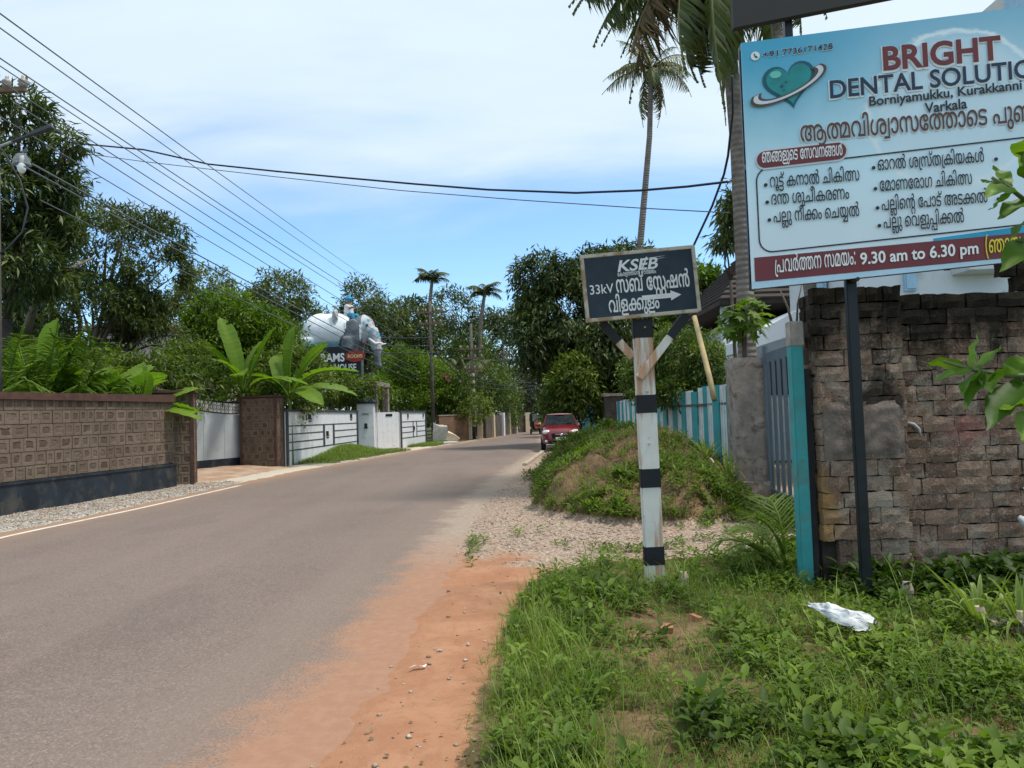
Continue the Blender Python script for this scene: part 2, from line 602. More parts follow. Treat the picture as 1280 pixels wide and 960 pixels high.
t = NT('verge_earth')
n1_ = t.noise(2.4, 8, .62); n2_ = t.noise(14, 7, .65); n3_ = t.noise(70, 5, .7)
dirt = t.mix(t.rng(n1_, .3, .7), (.33, .155, .084), (.41, .215, .125))
dirt = t.mix(t.rng(n2_, .48, .70, 0, .6), dirt, (.29, .14, .075))
dirt = t.mix(t.rng(n3_, .62, .75, 0, .6), dirt, (.55, .38, .26))
ruts = t.noise(9, 4, .6, vec=t.scalevec((1.0, .16, 1)))
dirt = t.mix(t.rng(ruts, .55, .7, 0, .3), dirt, (.29, .135, .07))
dirt = t.mix(t.rng(t.math('ADD', t.attr('road_d'), t.math('MULTIPLY', t.math('SUBTRACT', n1_, .5), .5)), -.02, .55, 1, 0), dirt, t.mix(t.rng(t.noise(12, 6, .65), .35, .7, 0, .9), (.345, .162, .088), (.405, .212, .124)))
cell = t.vor(46, out='Color'); sc_ = t.n.new('ShaderNodeSeparateColor'); t.l.new(cell, sc_.inputs[0])
cd = t.vor(46, feature='DISTANCE_TO_EDGE', out='Distance')
grav = t.ramp(sc_.outputs[0], [(0, (.18, .12, .085)), (.35, (.32, .235, .175)), (.7, (.41, .315, .24)), (1, (.54, .46, .38))])
grav = t.mix(t.rng(cd, 0, .12, .6, 0), grav, (.17, .11, .075))
grav = t.mix(t.rng(n1_, .45, .7, 0, .4), grav, (.36, .22, .14))
soil = t.mix(t.rng(n1_, .35, .65), (.11, .075, .040), (.24, .15, .085))
soil = t.mix(t.rng(n2_, .45, .7, 0, .6), soil, (.09, .06, .032))
soil = t.mix(t.rng(n3_, .6, .75, 0, .4), soil, (.36, .27, .19))
mvv, mgg = t.attr('veg'), t.attr('gravel')
ragged = t.math('MULTIPLY', t.math('SUBTRACT', n2_, .5), .9)
col = t.mix(t.rng(t.math('ADD', mgg, ragged), .1, .9), dirt, grav)
col = t.mix(t.rng(t.math('ADD', mvv, ragged), .4, .6), col, soil)
hgt = t.math('ADD', t.math('ADD', n2_, t.math('MULTIPLY', n3_, .6)), t.math('MULTIPLY', t.math('MULTIPLY', sc_.outputs[1], mgg), .8))
M_verge = t.pbr(col, .95, t.bump(hgt, .55, .02), spec=.12)

fc = lambda m: m.ravel()[Fq].mean(1)
fm = mound_h(gx, gy).ravel()[Fq].mean(1)
kind = np.where(fm > .05, 3, np.where(fc(mv) > .5, 2, np.where(fc(mg) > .5, 1, 0)))
for k, nm in enumerate(('dirt_path', 'gravel_drive', 'verge', 'earth_mound')):
    sel = Fq[kind == k]
    used, inv = np.unique(sel, return_inverse=True)
    me = np_mesh(nm, V[used], inv.reshape(sel.shape), M_verge, smooth=True)
    for an, arr in (('veg', mv), ('gravel', mg), ('road_d', gx - xr(gy))):
        a = me.attributes.new(an, 'FLOAT', 'POINT'); a.data.foreach_set('value', arr.ravel()[used].astype(np.float32))
    link(nm, me)['kind'] = 'structure'

# --- left side: gravel shoulder, driveway aprons, grass strip under the white wall
def left_z(x, y):
    d = xl(y) - x
    z = -.035 + .065 * sstep(-.12, .5, d) + (fbm(x * 3, y * 3, 15) - .5) * .05
    z = z + .42 * np.exp(-(((x + 7.55) / .75) ** 2 + ((y - 33.5) / 3.4) ** 2))
    z = z + .13 * sstep(.8, 3.2, d) * sstep(20.6, 21.2, y) * (1 - sstep(26.2, 26.7, y))
    return z
rows = np.concatenate([np.arange(3, 48, .14), np.arange(48, 78, .5)])
cols = np.linspace(0, 1, 60)
gu, gy = np.meshgrid(cols, rows)
gx = (xl(gy) + .30) - 5.2 * gu ** 1.2
gz = left_z(gx, gy)
dd = xl(gy) - gx
ap = sstep(20.2, 20.8, gy) * (1 - sstep(26.3, 27.0, gy))
ap2 = sstep(37.2, 37.8, gy) * (1 - sstep(41, 42, gy))
vg = sstep(27.0, 28.2, gy) * (1 - sstep(37.6, 38.6, gy)) * sstep(.15, .5, dd + (fbm(gx * 3, gy * 3, 2) - .5) * .6)
vg = np.maximum(vg, sstep(40.5, 41.5, gy) * sstep(.25, .6, dd))
V = np.stack([gx.ravel(), gy.ravel(), gz.ravel()], 1)
Fq = gridfaces(len(rows), len(cols))
t = NT('shoulder_earth')
n1_ = t.noise(1.8, 8, .62); n2_ = t.noise(12, 7, .65)
cell = t.vor(34, out='Color'); sc_ = t.n.new('ShaderNodeSeparateColor'); t.l.new(cell, sc_.inputs[0])
cd = t.vor(34, feature='DISTANCE_TO_EDGE', out='Distance')
gr_ = t.ramp(sc_.outputs[0], [(0, (.20, .17, .14)), (.4, (.36, .33, .28)), (1, (.58, .55, .50))])
gr_ = t.mix(t.rng(cd, 0, .12, .6, 0), gr_, (.15, .12, .09))
gr_ = t.mix(t.rng(n1_, .5, .7, 0, .35), gr_, (.34, .24, .16))
red = t.mix(t.rng(n1_, .3, .7), (.33, .20, .13), (.46, .34, .25))
pale = t.mix(t.rng(n2_, .3, .7), (.46, .39, .30), (.58, .50, .40))
grn = t.mix(t.rng(n2_, .3, .7), (.10, .09, .04), (.16, .12, .07))
ragged = t.math('MULTIPLY', t.math('SUBTRACT', n2_, .5), .8)
apn = t.mix(t.rng(t.math('ADD', t.attr('near_road'), ragged), .35, .65), red, pale)
col = t.mix(t.rng(t.math('ADD', t.attr('apron'), ragged), .4, .6), gr_, apn)
col = t.mix(t.rng(t.math('ADD', t.attr('veg'), ragged), .4, .6), col, grn)
M_should = t.pbr(col, .95, t.bump(t.math('ADD', n2_, sc_.outputs[1]), .5, .02), spec=.12)
nr_ = 1 - sstep(.7, 1.3, dd)
apA = np.maximum(ap, ap2)
apf = ap.ravel()[Fq].mean(1)
for k, nm in enumerate(('gravel_shoulder', 'driveway_apron')):
    sel = Fq[(apf > .5) == (k == 1)]
    used, inv = np.unique(sel, return_inverse=True)
    me = np_mesh(nm, V[used], inv.reshape(sel.shape), M_should, smooth=True)
    for an, arr in (('veg', vg), ('apron', apA), ('near_road', nr_)):
        a = me.attributes.new(an, 'FLOAT', 'POINT'); a.data.foreach_set('value', arr.ravel()[used].astype(np.float32))
    link(nm, me)['kind'] = 'structure'

# worn white edge line, broken by wear
t = NT('worn_line_paint')
nn = t.noise(6, 6, .7)
p_col = t.mix(t.rng(nn, .5, .72), (.66, .61, .52), (.34, .25, .19))
M_line = t.pbr(p_col, .85, spec=.2)
mb = MB()
yy = 8.0
while yy < 19.5:
    y1 = min(yy + .5, 19.5)
    w0, w1 = (.045 + .02 * vnoise([k * 2.1], [0.3])[0] for k in (yy, y1))
    a0, a1 = xl(yy) + .20, xl(y1) + .20
    mb.add([(a0 - w0, yy, .004), (a0 + w0, yy, .004), (a1 + w1, y1, .004), (a1 - w1, y1, .004)], [(0, 1, 2, 3)])
    yy = y1
o = mb.build('road_edge_line', M_line); o['kind'] = 'structure'

# concrete kerb edging by the parked car
mb = MB()
for k in range(16):
    y0_ = 23.5 + k * .62
    if y0_ > 31.5: break
    mb.bar((xr(y0_) + .12, y0_, .015), (xr(y0_ + .6) + .12, y0_ + .6, .015), .16, .13)
o = mb.build('kerb', plain('kerb_concrete', (.42, .34, .25), .9, .2, 8), bevel=.015); o['kind'] = 'structure'

# ------------------------------------------------------------------ pixel -> point, for things surveyed in the photograph
_R = np.array(cam.matrix_world.to_3x3())
def P(px, py, Y):
    d = _R @ np.array([px - 640, 480 - py, -930.0])
    k = Y / d[1]
    return Vector((d[0] * k, Y, CAM_H + d[2] * k))

# ------------------------------------------------------------------ shared paints
M_white = plain('white_wall_paint', (.72, .73, .74), .75, .05, 2.5, .15, dirt=(.42, .40, .36), dirt_amt=.06)
M_band = plain('dark_grey_paint', (.045, .055, .065), .6, .15, 4)
M_black = plain('black_metal', (.012, .013, .015), .42, .3, 5)
M_plinth = plain('blue_black_plinth_paint', (.016, .024, .034), .5, .3, 2.2, .25, dirt=(.07, .065, .055), dirt_amt=.15)
M_copper = plain('brown_coping_paint', (.085, .040, .028), .65, .25, 5)
M_wood_pole = plain('weathered_pole', (.10, .085, .07), .9, .3, 3, .4)
M_conc = plain('old_concrete', (.33, .27, .225), .95, .3, 3, .6, dirt=(.07, .055, .045), dirt_amt=.16)

t = NT('dressed_stone_block')
n1_ = t.noise(2.5, 6); n2_ = t.noise(26, 6, .65)
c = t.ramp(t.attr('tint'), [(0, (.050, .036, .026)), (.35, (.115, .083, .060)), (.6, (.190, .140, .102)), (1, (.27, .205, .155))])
c = t.mix(t.rng(n2_, .4, .75, 0, .4), c, (.075, .055, .042))
c = t.mix(t.rng(n1_, .5, .72, 0, .3), c, (.26, .21, .17))
M_block = t.pbr(c, .92, t.bump(n2_, .7, .02), spec=.15)

def block_face(mb, A, B, z0, z1, rows, width, depth, seed, skew0=0.0, skew1=0.0):
    """courses of blocks with a rough sunken heart, on the right-hand side of A->B (plan); skew lifts the top at each end"""
    r = random.Random(seed)
    A, B = Vector((A[0], A[1], 0)), Vector((B[0], B[1], 0))
    L = (B - A).length
    d = (B - A) / L
    nrm = Vector((d.y, -d.x, 0))
    hh = (z1 - z0) / rows
    def pt(s, z, o):
        zt = z + (skew0 + (skew1 - skew0) * s / L) * (z - z0) / (z1 - z0)
        p = A + d * s + nrm * o
        return (p.x, p.y, zt)
    for k in range(rows):
        s = -r.random() * width
        while s < L:
            w = width * r.uniform(.72, 1.25)
            a, b = max(s, 0) + .006, min(s + w, L) - .006
            s += w
            if b - a < .05:
                continue
            za, zb = z0 + k * hh + .006, z0 + (k + 1) * hh - .006
            o = depth + r.uniform(-.006, .006)
            bt = r.uniform(.44, .64)
            m_ = .045 if b - a > .14 else .02
            out = [(a, za), (b, za), (b, zb), (a, zb)]
            ia, ib, ja, jb = a + m_, b - m_, za + m_, zb - m_
            cx, cz, rx, rz = (ia + ib) / 2, (ja + jb) / 2, (ib - ia) / 2, (jb - ja) / 2
            inn = []
            for q in range(8):
                an = -3 * pi / 4 + q * pi / 4
                e = 1 / max(abs(cos(an)), abs(sin(an)))
                f = e * r.uniform(.70, 1.02)
                inn.append((cx + rx * f * cos(an), cz + rz * f * sin(an)))
            V = [pt(u, z, o) for u, z in out]
            V += [pt(u, z, o) for u, z in inn]
            V += [pt(cx + (u - cx) * .86, cz + (z - cz) * .86, o - .007 - r.uniform(0, .006)) for u, z in inn]
            V += [pt(cx + r.uniform(-.2, .2) * rx, cz + r.uniform(-.2, .2) * rz, o - r.uniform(0, .012))]
            V += [pt(u, z, o - .05) for u, z in out]
            Fc = []
            for q in range(4):                # outer ring: corner q is next to inner point 2q
                i0, i1, i2 = 4 + 2 * q, 4 + (2 * q + 1) % 8, 4 + (2 * q + 2) % 8
                Fc += [(q, i1, i0), (q, (q + 1) % 4, i1), ((q + 1) % 4, i2, i1)]
                Fc.append((q, 21 + q, 21 + (q + 1) % 4, (q + 1) % 4))
            for q in range(8):
                a_, b_ = 4 + q, 4 + (q + 1) % 8
                Fc.append((a_, b_, b_ + 8, a_ + 8))
                Fc.append((a_ + 8, b_ + 8, 20))
            n0 = len(mb.v)
            mb.tint = bt
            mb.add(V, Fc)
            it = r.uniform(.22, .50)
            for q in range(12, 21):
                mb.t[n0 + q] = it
    mb.tint = .5

def seg(mb, A, B, z0, z1, th, off=0.0, zt1=None):
    """wall slab along A->B between heights; off shifts it to the right of A->B"""
    A, B = Vector((A[0], A[1], 0)), Vector((B[0], B[1], 0))
    d = (B - A).normalized(); n = Vector((d.y, -d.x, 0))
    z1b = z1 if zt1 is None else zt1
    p = []
    for q, zt in ((A, z1), (B, z1b)):
        for o in (off - th / 2, off + th / 2):
            p.append(((q + n * o).x, (q + n * o).y, z0)); p.append(((q + n * o).x, (q + n * o).y, zt))
    mb.add(p, [(0, 1, 3, 2), (4, 6, 7, 5), (0, 4, 5, 1), (2, 3, 7, 6), (1, 5, 7, 3), (0, 2, 6, 4)])

# ------------------------------------------------------------------ left: stone-block compound wall
WA, WB = (-10.75, 8.0), (-8.98, 19.55)
w = empty('compound_wall', (0, 0, 0))
tag(w, 'long brown stone-block wall with blue-black plinth and brown coping on the left of the road', 'wall')
mb = MB(); seg(mb, WA, WB, -.1, 2.22, .18, -.06); mb.build('core', plain('mortar', (.13, .10, .08), .95, .2), w)
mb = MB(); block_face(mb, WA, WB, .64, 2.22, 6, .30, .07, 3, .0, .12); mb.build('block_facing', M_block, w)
mb = MB(); seg(mb, WA, WB, -.1, .58, .14, .075); seg(mb, WA, WB, .58, .63, .17, .085); mb.build('plinth', M_plinth, w, bevel=.006)
mb = MB(); seg(mb, (-9.7, 20.2), (-11.6, 22.6), -.1, 2.3, .24); mb.build('return_wall', M_block, w)
mb = MB(); seg(mb, WA, WB, 2.22, 2.30, .30, -.01, 2.42); mb.build('coping', M_copper, w, bevel=.008)

def stone_pillar(label, A, B, th, z1, name='gate_pillar'):
    """block-faced pillar or short wing wall along A->B with brown edge strips"""
    A, B = Vector((A[0], A[1], 0)), Vector((B[0], B[1], 0))
    d = (B - A).normalized(); n = Vector((d.y, -d.x, 0))
    o = empty(name, A)
    o.location = (A.x, A.y, 0)
    inv = Matrix.Translation((-A.x, -A.y, 0))
    A0, B0 = A - A, B - A
    L = (B - A).length
    mb = MB(); seg(mb, A0, B0, -.1, z1, th); mb.build('core', M_copper, o)
    mb = MB()
    rows_ = round(z1 / .27)
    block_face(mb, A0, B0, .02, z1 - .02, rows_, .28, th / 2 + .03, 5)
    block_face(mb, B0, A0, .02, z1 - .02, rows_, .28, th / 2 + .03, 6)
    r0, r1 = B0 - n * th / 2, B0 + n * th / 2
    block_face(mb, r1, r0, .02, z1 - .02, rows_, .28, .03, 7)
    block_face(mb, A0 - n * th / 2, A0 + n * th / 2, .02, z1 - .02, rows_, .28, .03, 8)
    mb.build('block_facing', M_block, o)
    mb = MB()
    for q in (A0, B0):
        for sg in (-1, 1):
            c_ = q + n * (th / 2 * sg)
            mb.bar((c_.x, c_.y, -.05), (c_.x, c_.y, z1), .09, .09, up=(d.x, d.y, 0))
    mb.build('edge_strip', M_copper, o)
    mb = MB(); seg(mb, A0 - d * .09, B0 + d * .09, z1, z1 + .07, th + .2); mb.build('cap', M_copper, o, bevel=.01)
    return o
stone_pillar('', (-9.75, 20.15), (-8.78, 20.45), .62, 2.50)
tag(bpy.data.objects['gate_pillar'], 'brown stone-faced gate pillar at the end of the long wall, nearer of the two beside the grey gate', 'pillar', 'gate pillars of the stone-block wall')
p2 = stone_pillar('', (-9.62, 26.75), (-8.34, 26.55), .55, 2.52)
tag(p2, 'brown stone-faced gate pillar between the grey gate and the white wall', 'pillar', 'gate pillars of the stone-block wall')
# relief moulding on the face of the far pillar
mb = MB()
for k in range(9):
    a0, a1 = pi * k / 9, pi * (k + 1) / 9
    mb.bar((1.12 + .12 * cos(a0), -.36 + .0, 2.05 + .14 * sin(a0)), (1.12 + .12 * cos(a1), -.36, 2.05 + .14 * sin(a1)), .05, .05, up=(0, 1, 0))
mb.build('arch_moulding', M_copper, p2)

# grey sheet-metal gate with scrolled top
G0, G1 = Vector((-11.6, 22.6, 0)), Vector((-9.74, 26.9, 0))
g = empty('metal_gate', G0)
tag(g, 'pale grey metal gate with swooping white and black scrolled top between brown stone pillars', 'gate')
gd = (G1 - G0); GL = gd.length; gd.normalize()
g.rotation_euler = (0, 0, math.atan2(gd.y, gd.x))
def gtop(s):                                 # swooping top line along the gate
    q = s / GL
    return 2.36 + .92 * (1 - q) ** 2.2 * (1 if q > .0 else 1)
M_gate = plain('pale_grey_gate_paint', (.42, .45, .46), .45, .05, 2, dirt=(.30, .31, .31), dirt_amt=.03)
pan = [(0, .42), (GL, .42)] + [(GL * (1 - k / 16), gtop(GL * (1 - k / 16)) - .42) for k in range(17)]
mb = MB(); mb.prism(pan, -.02, .02)
for k in range(1, 5):
    mb.box((GL * k / 5, -.026, 1.05), (.03, .012, 1.25))
mb.build('sheet_panel', M_gate, g)
mb = MB(); mb.prism([(0, .14), (GL, .14), (GL, .418), (0, .418)], -.025, .025); mb.build('kick_plate', M_plinth, g)
lat = MB(); blk = MB()
K = 26
for k in range(K):
    s0, s1 = GL * k / K, GL * (k + 1) / K
    blk.bar((s0, 0, gtop(s0)), (s1, 0, gtop(s1)), .05, .05)
    blk.bar((s0, 0, gtop(s0) - .39), (s1, 0, gtop(s1) - .39), .04, .035)
    sm = (s0 + s1) / 2
    lat.bar((s0, 0, gtop(s0) - .37), (s0, 0, gtop(s0) - .03), .016, .016)
    c_, rr_ = gtop(sm) - .2, .085
    for j in range(10):
        a0, a1 = 2 * pi * j / 10, 2 * pi * (j + 1) / 10
        lat.bar((sm + rr_ * cos(a0), 0, c_ + rr_ * sin(a0)), (sm + rr_ * cos(a1), 0, c_ + rr_ * sin(a1)), .016, .016)
    for sg in (-1, 1):
        lat.bar((s0, 0, c_ + sg * .17), (s1, 0, c_ - sg * .17), .012, .014)
    lat.bar((sm, 0, gtop(sm) + .02), (sm, 0, gtop(sm) + .22), .018, .018)
band = [(0, gtop(0) - .38)] + [(GL * k / 20, gtop(GL * k / 20) - .38) for k in range(1, 21)] + [(GL * (1 - k / 20), gtop(GL * (1 - k / 20)) - .03) for k in range(21)]
bd_ = MB(); bd_.prism(band, -.006, .006); bd_.build('fretwork_band', plain('white_fretwork_paint', (.68, .66, .62), .6), g)
lat.build('scroll_lattice', plain('dark_scroll_paint', (.06, .06, .06), .5), g)
for s0 in (.03, GL - .03):
    blk.bar((s0, 0, .12), (s0, 0, gtop(s0) + .06), .07, .07)
blk.build('frame', M_black, g)

# ------------------------------------------------------------------ left: white wall with grey bands, gate post, second gate
def banded_wall(A, B, z1, label, group):
    A, B = Vector((A[0], A[1], 0)), Vector((B[0], B[1], 0))
    d = B - A; L = d.length
    o = empty('banded_wall', A, math.atan2(d.y, d.x))
    tag(o, label, 'wall', group)
    mb = MB(); mb.box((L / 2, .09, z1 / 2 - .1), (L, .18, z1 + .2)); mb.build('white_wall', M_white, o)
    mb = MB(); mb.box((L / 2, .08, z1 + .045), (L + .1, .27, .09)); mb.build('coping', M_band, o, bevel=.01)
    mb = MB()
    for s0 in (.10, L - .10):
        mb.box((s0, -.022, z1 / 2 - .05), (.2, .05, z1 + .09))
    mb.build('corner_strip', M_band, o)
    mb = MB()
    ua, ub = .2 + L * .43, .2 + L * .57
    for k, z in enumerate((1.47, 1.17, .87, .57)):
        z *= z1 / 2.0
        if k in (0, 3):
            mb.box((L / 2, -.005, z), (L - .42, .012, .042))
        else:
            mb.box(((.2 + ua) / 2, -.005, z), (ua - .2, .012, .042)); mb.box(((ub + L - .2) / 2, -.005, z), (L - .2 - ub, .012, .042))
    for u in (ua, ub):
        mb.box((u, -.007, 1.02 * z1 / 2), (.26 if L > 8 else .16, .018, .945 * z1 / 2))
    mb.build('band', M_band, o)
    mb = MB()
    wl_ = .42 if L > 8 else .24
    for u, z in ((L * .27, 1.72), (L * .885, 1.74), (L * .5, 1.0)):
        z *= z1 / 2
        mb.box((u, -.012, z), (wl_, .025, .045)); mb.box((u - wl_ * .25, -.03, z + .10), (wl_ * .5, .06, .17)); mb.box((u, -.012, z - .09), (wl_ * .8, .025, .04))
    mb.build('wall_lamp', M_black, o, bevel=.004)
    return o
# walls face the road: the local -Y side must point to +X, so A is the near end going away
banded_wall((-8.22, 26.9), (-7.78, 37.2), 2.0, 'white boundary wall striped with dark grey bands, just past the stone gate pillar', 'white walls with grey bands')
banded_wall((-6.02, 39.7), (-5.38, 45.8), 1.95, 'short white wall with grey bands beyond the white gate, before the dark pole', 'white walls with grey bands')

gp = empty('gate_post', (-7.52, 38.2, 0), .06)
tag(gp, 'tall square white gate post with a grey pyramid cap and name plate', 'gate post')
mb = MB(); mb.box((0, 0, 1.18), (.84, .84, 2.5)); mb.build('shaft', M_white, gp, bevel=.01)
mb = MB(); mb.box((0, 0, 2.47), (1.0, 1.0, .09)); mb.add([(-.54, -.54, 2.515), (.54, -.54, 2.515), (.54, .54, 2.515), (-.54, .54, 2.515), (0, 0, 2.98)], [(0, 1, 4), (1, 2, 4), (2, 3, 4), (3, 0, 4), (3, 2, 1, 0)])
mb.build('pyramid_cap', M_band, gp)
mb = MB(); mb.box((0, -.43, 1.9), (.34, .02, .10)); mb.build('name_plate', plain('grey_plate', (.3, .3, .3), .5), gp)
mb = MB(); mb.box((0.02, -.44, 1.3), (.14, .05, .26)); mb.box((.02, -.46, 1.2), (.20, .02, .05)); mb.build('bell_box', M_black, gp, bevel=.005)
wg = empty('white_gate', (-7.12, 38.5, 0), math.atan2(1.1, 1.02))
tag(wg, 'plain white sheet gate with a dark letter slot beside the pyramid-capped post', 'gate')
mb = MB(); mb.box((.75, 0, 1.02), (1.5, .06, 1.9))
for k in range(5): mb.box((.15 + .3 * k, -.032, 1.02), (.02, .008, 1.86))
mb.build('leaf_panel', M_white, wg)
mb = MB(); mb.box((.85, -.04, 1.82), (.42, .03, .12)); mb.build('letter_slot', M_black, wg)

# ------------------------------------------------------------------ left, far: slabs, brick wall, cream posts, shaded walls
M_slab = plain('pale_broken_slab', (.52, .49, .44), .9, .18, 5, .5, dirt=(.3, .27, .23), dirt_amt=.08)
M_slab2 = plain('cream_broken_slab', (.60, .50, .36), .9, .15, 5, .5)
rs = random.Random(4)
def rough_slab(name, c, size, rot, m, label, grp, seed):
    r = random.Random(seed)
    bm = bmesh.new()
    bmesh.ops.create_cube(bm, size=1)
    bmesh.ops.subdivide_edges(bm, edges=bm.edges[:], cuts=3, use_grid_fill=True)
    for v in bm.verts:
        v.co.x *= size[0]; v.co.y *= size[1]; v.co.z *= size[2]
        f = vnoise([v.co.x * 3 + seed], [v.co.y * 3], [v.co.z * 3])[0] - .5
        v.co += Vector((f * .22 * size[0], f * .1 * size[1], (vnoise([v.co.x * 2.3], [seed + v.co.y * 4.1])[0] - .5) * .3 * size[2]))
    me = bpy.data.meshes.new(name); bm.to_mesh(me); bm.free(); me.materials.append(m)
    o = link(name, me); o.location = c; o.rotation_euler = rot
    return tag(o, label, 'slab', grp)
S_GRP = 'broken slabs dumped at the roadside'
rough_slab('broken_slab', (-4.62, 46.0, .62), (.62, .16, 1.25), (.1, .05, .25), M_slab, 'upright pale broken slab right beside the dark far pole, tallest of the heap', S_GRP, 1)
rough_slab('broken_slab', (-4.22, 45.8, .55), (.42, .16, 1.0), (.12, -.1, .1), M_slab, 'second upright grey slab, leaning between the tallest slab and the cream lump', S_GRP, 2)
rough_slab('broken_slab', (-3.78, 45.7, .32), (.75, .35, .5), (.2, .55, .2), M_slab2, 'cream tilted lump of broken slab at the right end of the heap', S_GRP, 3)
rough_slab('broken_slab', (-4.1, 45.0, .06), (1.3, .8, .12), (.05, .0, .4), M_slab, 'flat pale slab lying on the ground in front of the upright slabs', S_GRP, 4)

t = NT('small_brick')
bt = t.n.new('ShaderNodeTexBrick')
bt.inputs['Scale'].default_value = 1.0; bt.inputs['Brick Width'].default_value = .24; bt.inputs['Row Height'].default_value = .085; bt.inputs['Mortar Size'].default_value = .012
bt.inputs['Color1'].default_value = (.20, .10, .055, 1); bt.inputs['Color2'].default_value = (.27, .145, .08, 1); bt.inputs['Mortar'].default_value = (.15, .11, .08, 1)
mp = t.n.new('ShaderNodeMapping'); mp.inputs['Rotation'].default_value = (radians(90), 0, 0)
t.l.new(t.tc.outputs['Object'], mp.inputs['Vector']); t.l.new(mp.outputs[0], bt.inputs['Vector'])
n1_ = t.noise(1.3, 6)
M_sbrick = t.pbr(t.mix(t.rng(n1_, .45, .75, 0, .6), bt.outputs['Color'], (.06, .05, .04)), .95, t.bump(bt.outputs['Fac'], -.5, .02))
bw = empty('garden_wall', (-4.5, 48.6, 0), math.atan2(2.2, 1.7))
tag(bw, 'brown brick garden wall behind the heap of pale slabs, near the second far pole', 'wall')
mb = MB(); mb.box((.95, .1, .75), (2.9, .2, 1.9)); mb.build('brickwork', M_sbrick, bw)
mb = MB(); mb.box((.95, .1, 1.735), (3.0, .26, .07)); mb.build('coping', M_conc, bw)
M_cream = plain('cream_post_paint', (.55, .44, .30), .85, .1, 4, .2, dirt=(.3, .22, .14), dirt_amt=.08)
for k, (x, y, lab) in enumerate(((-3.02, 50.7, 'cream gate post at the right end of the brown brick garden wall'), (-2.38, 52.6, 'cream gate post just right of the signed far pole'))):
    o = empty('cream_post', (x, y, 0)); tag(o, lab, 'gate post', 'cream gate posts')
    mb = MB(); mb.box((0, 0, .82), (.36, .36, 1.75)); mb.build('shaft', M_cream, o, bevel=.012)
    mb = MB(); mb.box((0, 0, 1.74), (.46, .46, .09)); mb.build('cap', M_cream, o, bevel=.012)
M_dkwall = plain('shade_dark_wall', (.10, .075, .06), .95, .3, 1.4, .4, dirt=(.05, .055, .035), dirt_amt=.16)  # base colour darkened to hold the shade the far walls stand in
fw = empty('far_wall', (-1.95, 53.4, 0), math.atan2(13.0, 2.35))
tag(fw, 'shade-darkened brown roadside wall with pale posts, far down the left side beyond the signed pole', 'wall')
mb = MB(); mb.box((6.6, .12, .75), (13.2, .2, 1.75)); mb.build('wall_panel', M_dkwall, fw)
for s0 in (2.3, 6.2, 8.8, 12.0):
    mb = MB(); mb.box((s0, .0, .85), (.5, .3, 1.95)); mb.build('pillar', M_cream if s0 != 6.2 else M_white, fw, bevel=.01)
ew = empty('end_wall', (.35, 68.2, 0), .35)
tag(ew, 'low weathered wall closing the view where the road bends away', 'wall')
mb = MB(); mb.box((3, 0, .7), (7, .2, 1.6)); mb.build('wall_panel', M_dkwall, ew)
for s0 in (1.0, 3.4): 
    mb = MB(); mb.box((s0, -.1, .85), (.5, .3, 1.9)); mb.build('pillar', M_cream, ew)

# ------------------------------------------------------------------ right: old brick wall
t = NT('old_laterite_brick')
n1_ = t.noise(2.0, 8, .65); n2_ = t.noise(11, 8, .68); n3_ = t.noise(60, 6, .7); n4_ = t.noise(3.4, 7, .7, dist=.6)
c = t.ramp(t.attr('tint'), [(0, (.10, .064, .050)), (.3, (.155, .092, .062)), (.6, (.235, .145, .098)), (.85, (.295, .195, .138)), (1, (.36, .27, .20))])
c = t.mix(t.rng(n3_, .48, .70, 0, .6), c, (.34, .25, .20))
c = t.mix(t.rng(n3_, .30, .44, .6, 0), c, (.05, .032, .025))
c = t.mix(t.rng(n2_, .28, .44, .7, 0), c, (.055, .037, .030))
c = t.mix(t.rng(t.noise(30, 4, .6), .60, .70, 0, .6), c, (.48, .42, .37))
# lime plaster remains
pl = t.math('ADD', n4_, t.math('MULTIPLY', t.math('SUBTRACT', n3_, .5), .35))
zc = t.xyz()
c = t.mix(t.rng(pl, .45, .64, 0, .70), c, (.39, .315, .245))
# ochre stain at the corner low down
# red paint smear
rx = t.math('ABSOLUTE', t.math('SUBTRACT', zc[0], 4.05)); rz = t.math('ABSOLUTE', t.math('SUBTRACT', zc[2], 1.33))
rp = t.math('ADD', t.math('ADD', t.math('MULTIPLY', rx, 1.6), t.math('MULTIPLY', rz, 2.2)), t.math('MULTIPLY', n2_, .9))
c = t.mix(t.rng(rp, .62, 1.0, .55, 0), c, (.26, .055, .055))
# ochre lichen at the low outer corner
ox = t.math('SUBTRACT', zc[0], 2.70); oz = t.math('ABSOLUTE', t.math('SUBTRACT', zc[2], .62))
op = t.math('ADD', t.math('ADD', t.math('MULTIPLY', ox, 2.6), t.math('MULTIPLY', oz, 1.1)), t.math('MULTIPLY', n2_, .9))
c = t.mix(t.rng(op, .62, .98, .8, 0), c, (.34, .19, .07))
# black mould: soaked top courses and tongues running down
mz = t.math('ADD', zc[2], t.math('MULTIPLY', t.math('SUBTRACT', t.noise(2.1, 6, .6, vec=t.scalevec((1, 1, .35))), .5), 1.5))
mm = t.math('ADD', mz, t.math('MULTIPLY', t.math('SUBTRACT', n2_, .5), .7))
c = t.mix(t.rng(t.noise(140, 4, .7), .55, .68, 0, .5), c, (.46, .38, .29))
c = t.mix(t.rng(mm, 1.9, 2.32, 0, .92), c, (.013, .013, .010))
# dark patch on the pier face
px_ = t.math('ABSOLUTE', t.math('SUBTRACT', zc[0], 3.18)); pz_ = t.math('ABSOLUTE', t.math('SUBTRACT', zc[2], 1.62))
pp = t.math('ADD', t.math('ADD', t.math('MULTIPLY', px_, 1.3), t.math('MULTIPLY', pz_, 1.0)), t.math('MULTIPLY', n2_, 1.0))
c = t.mix(t.rng(pp, .66, .98, .85, 0), c, (.020, .018, .016))
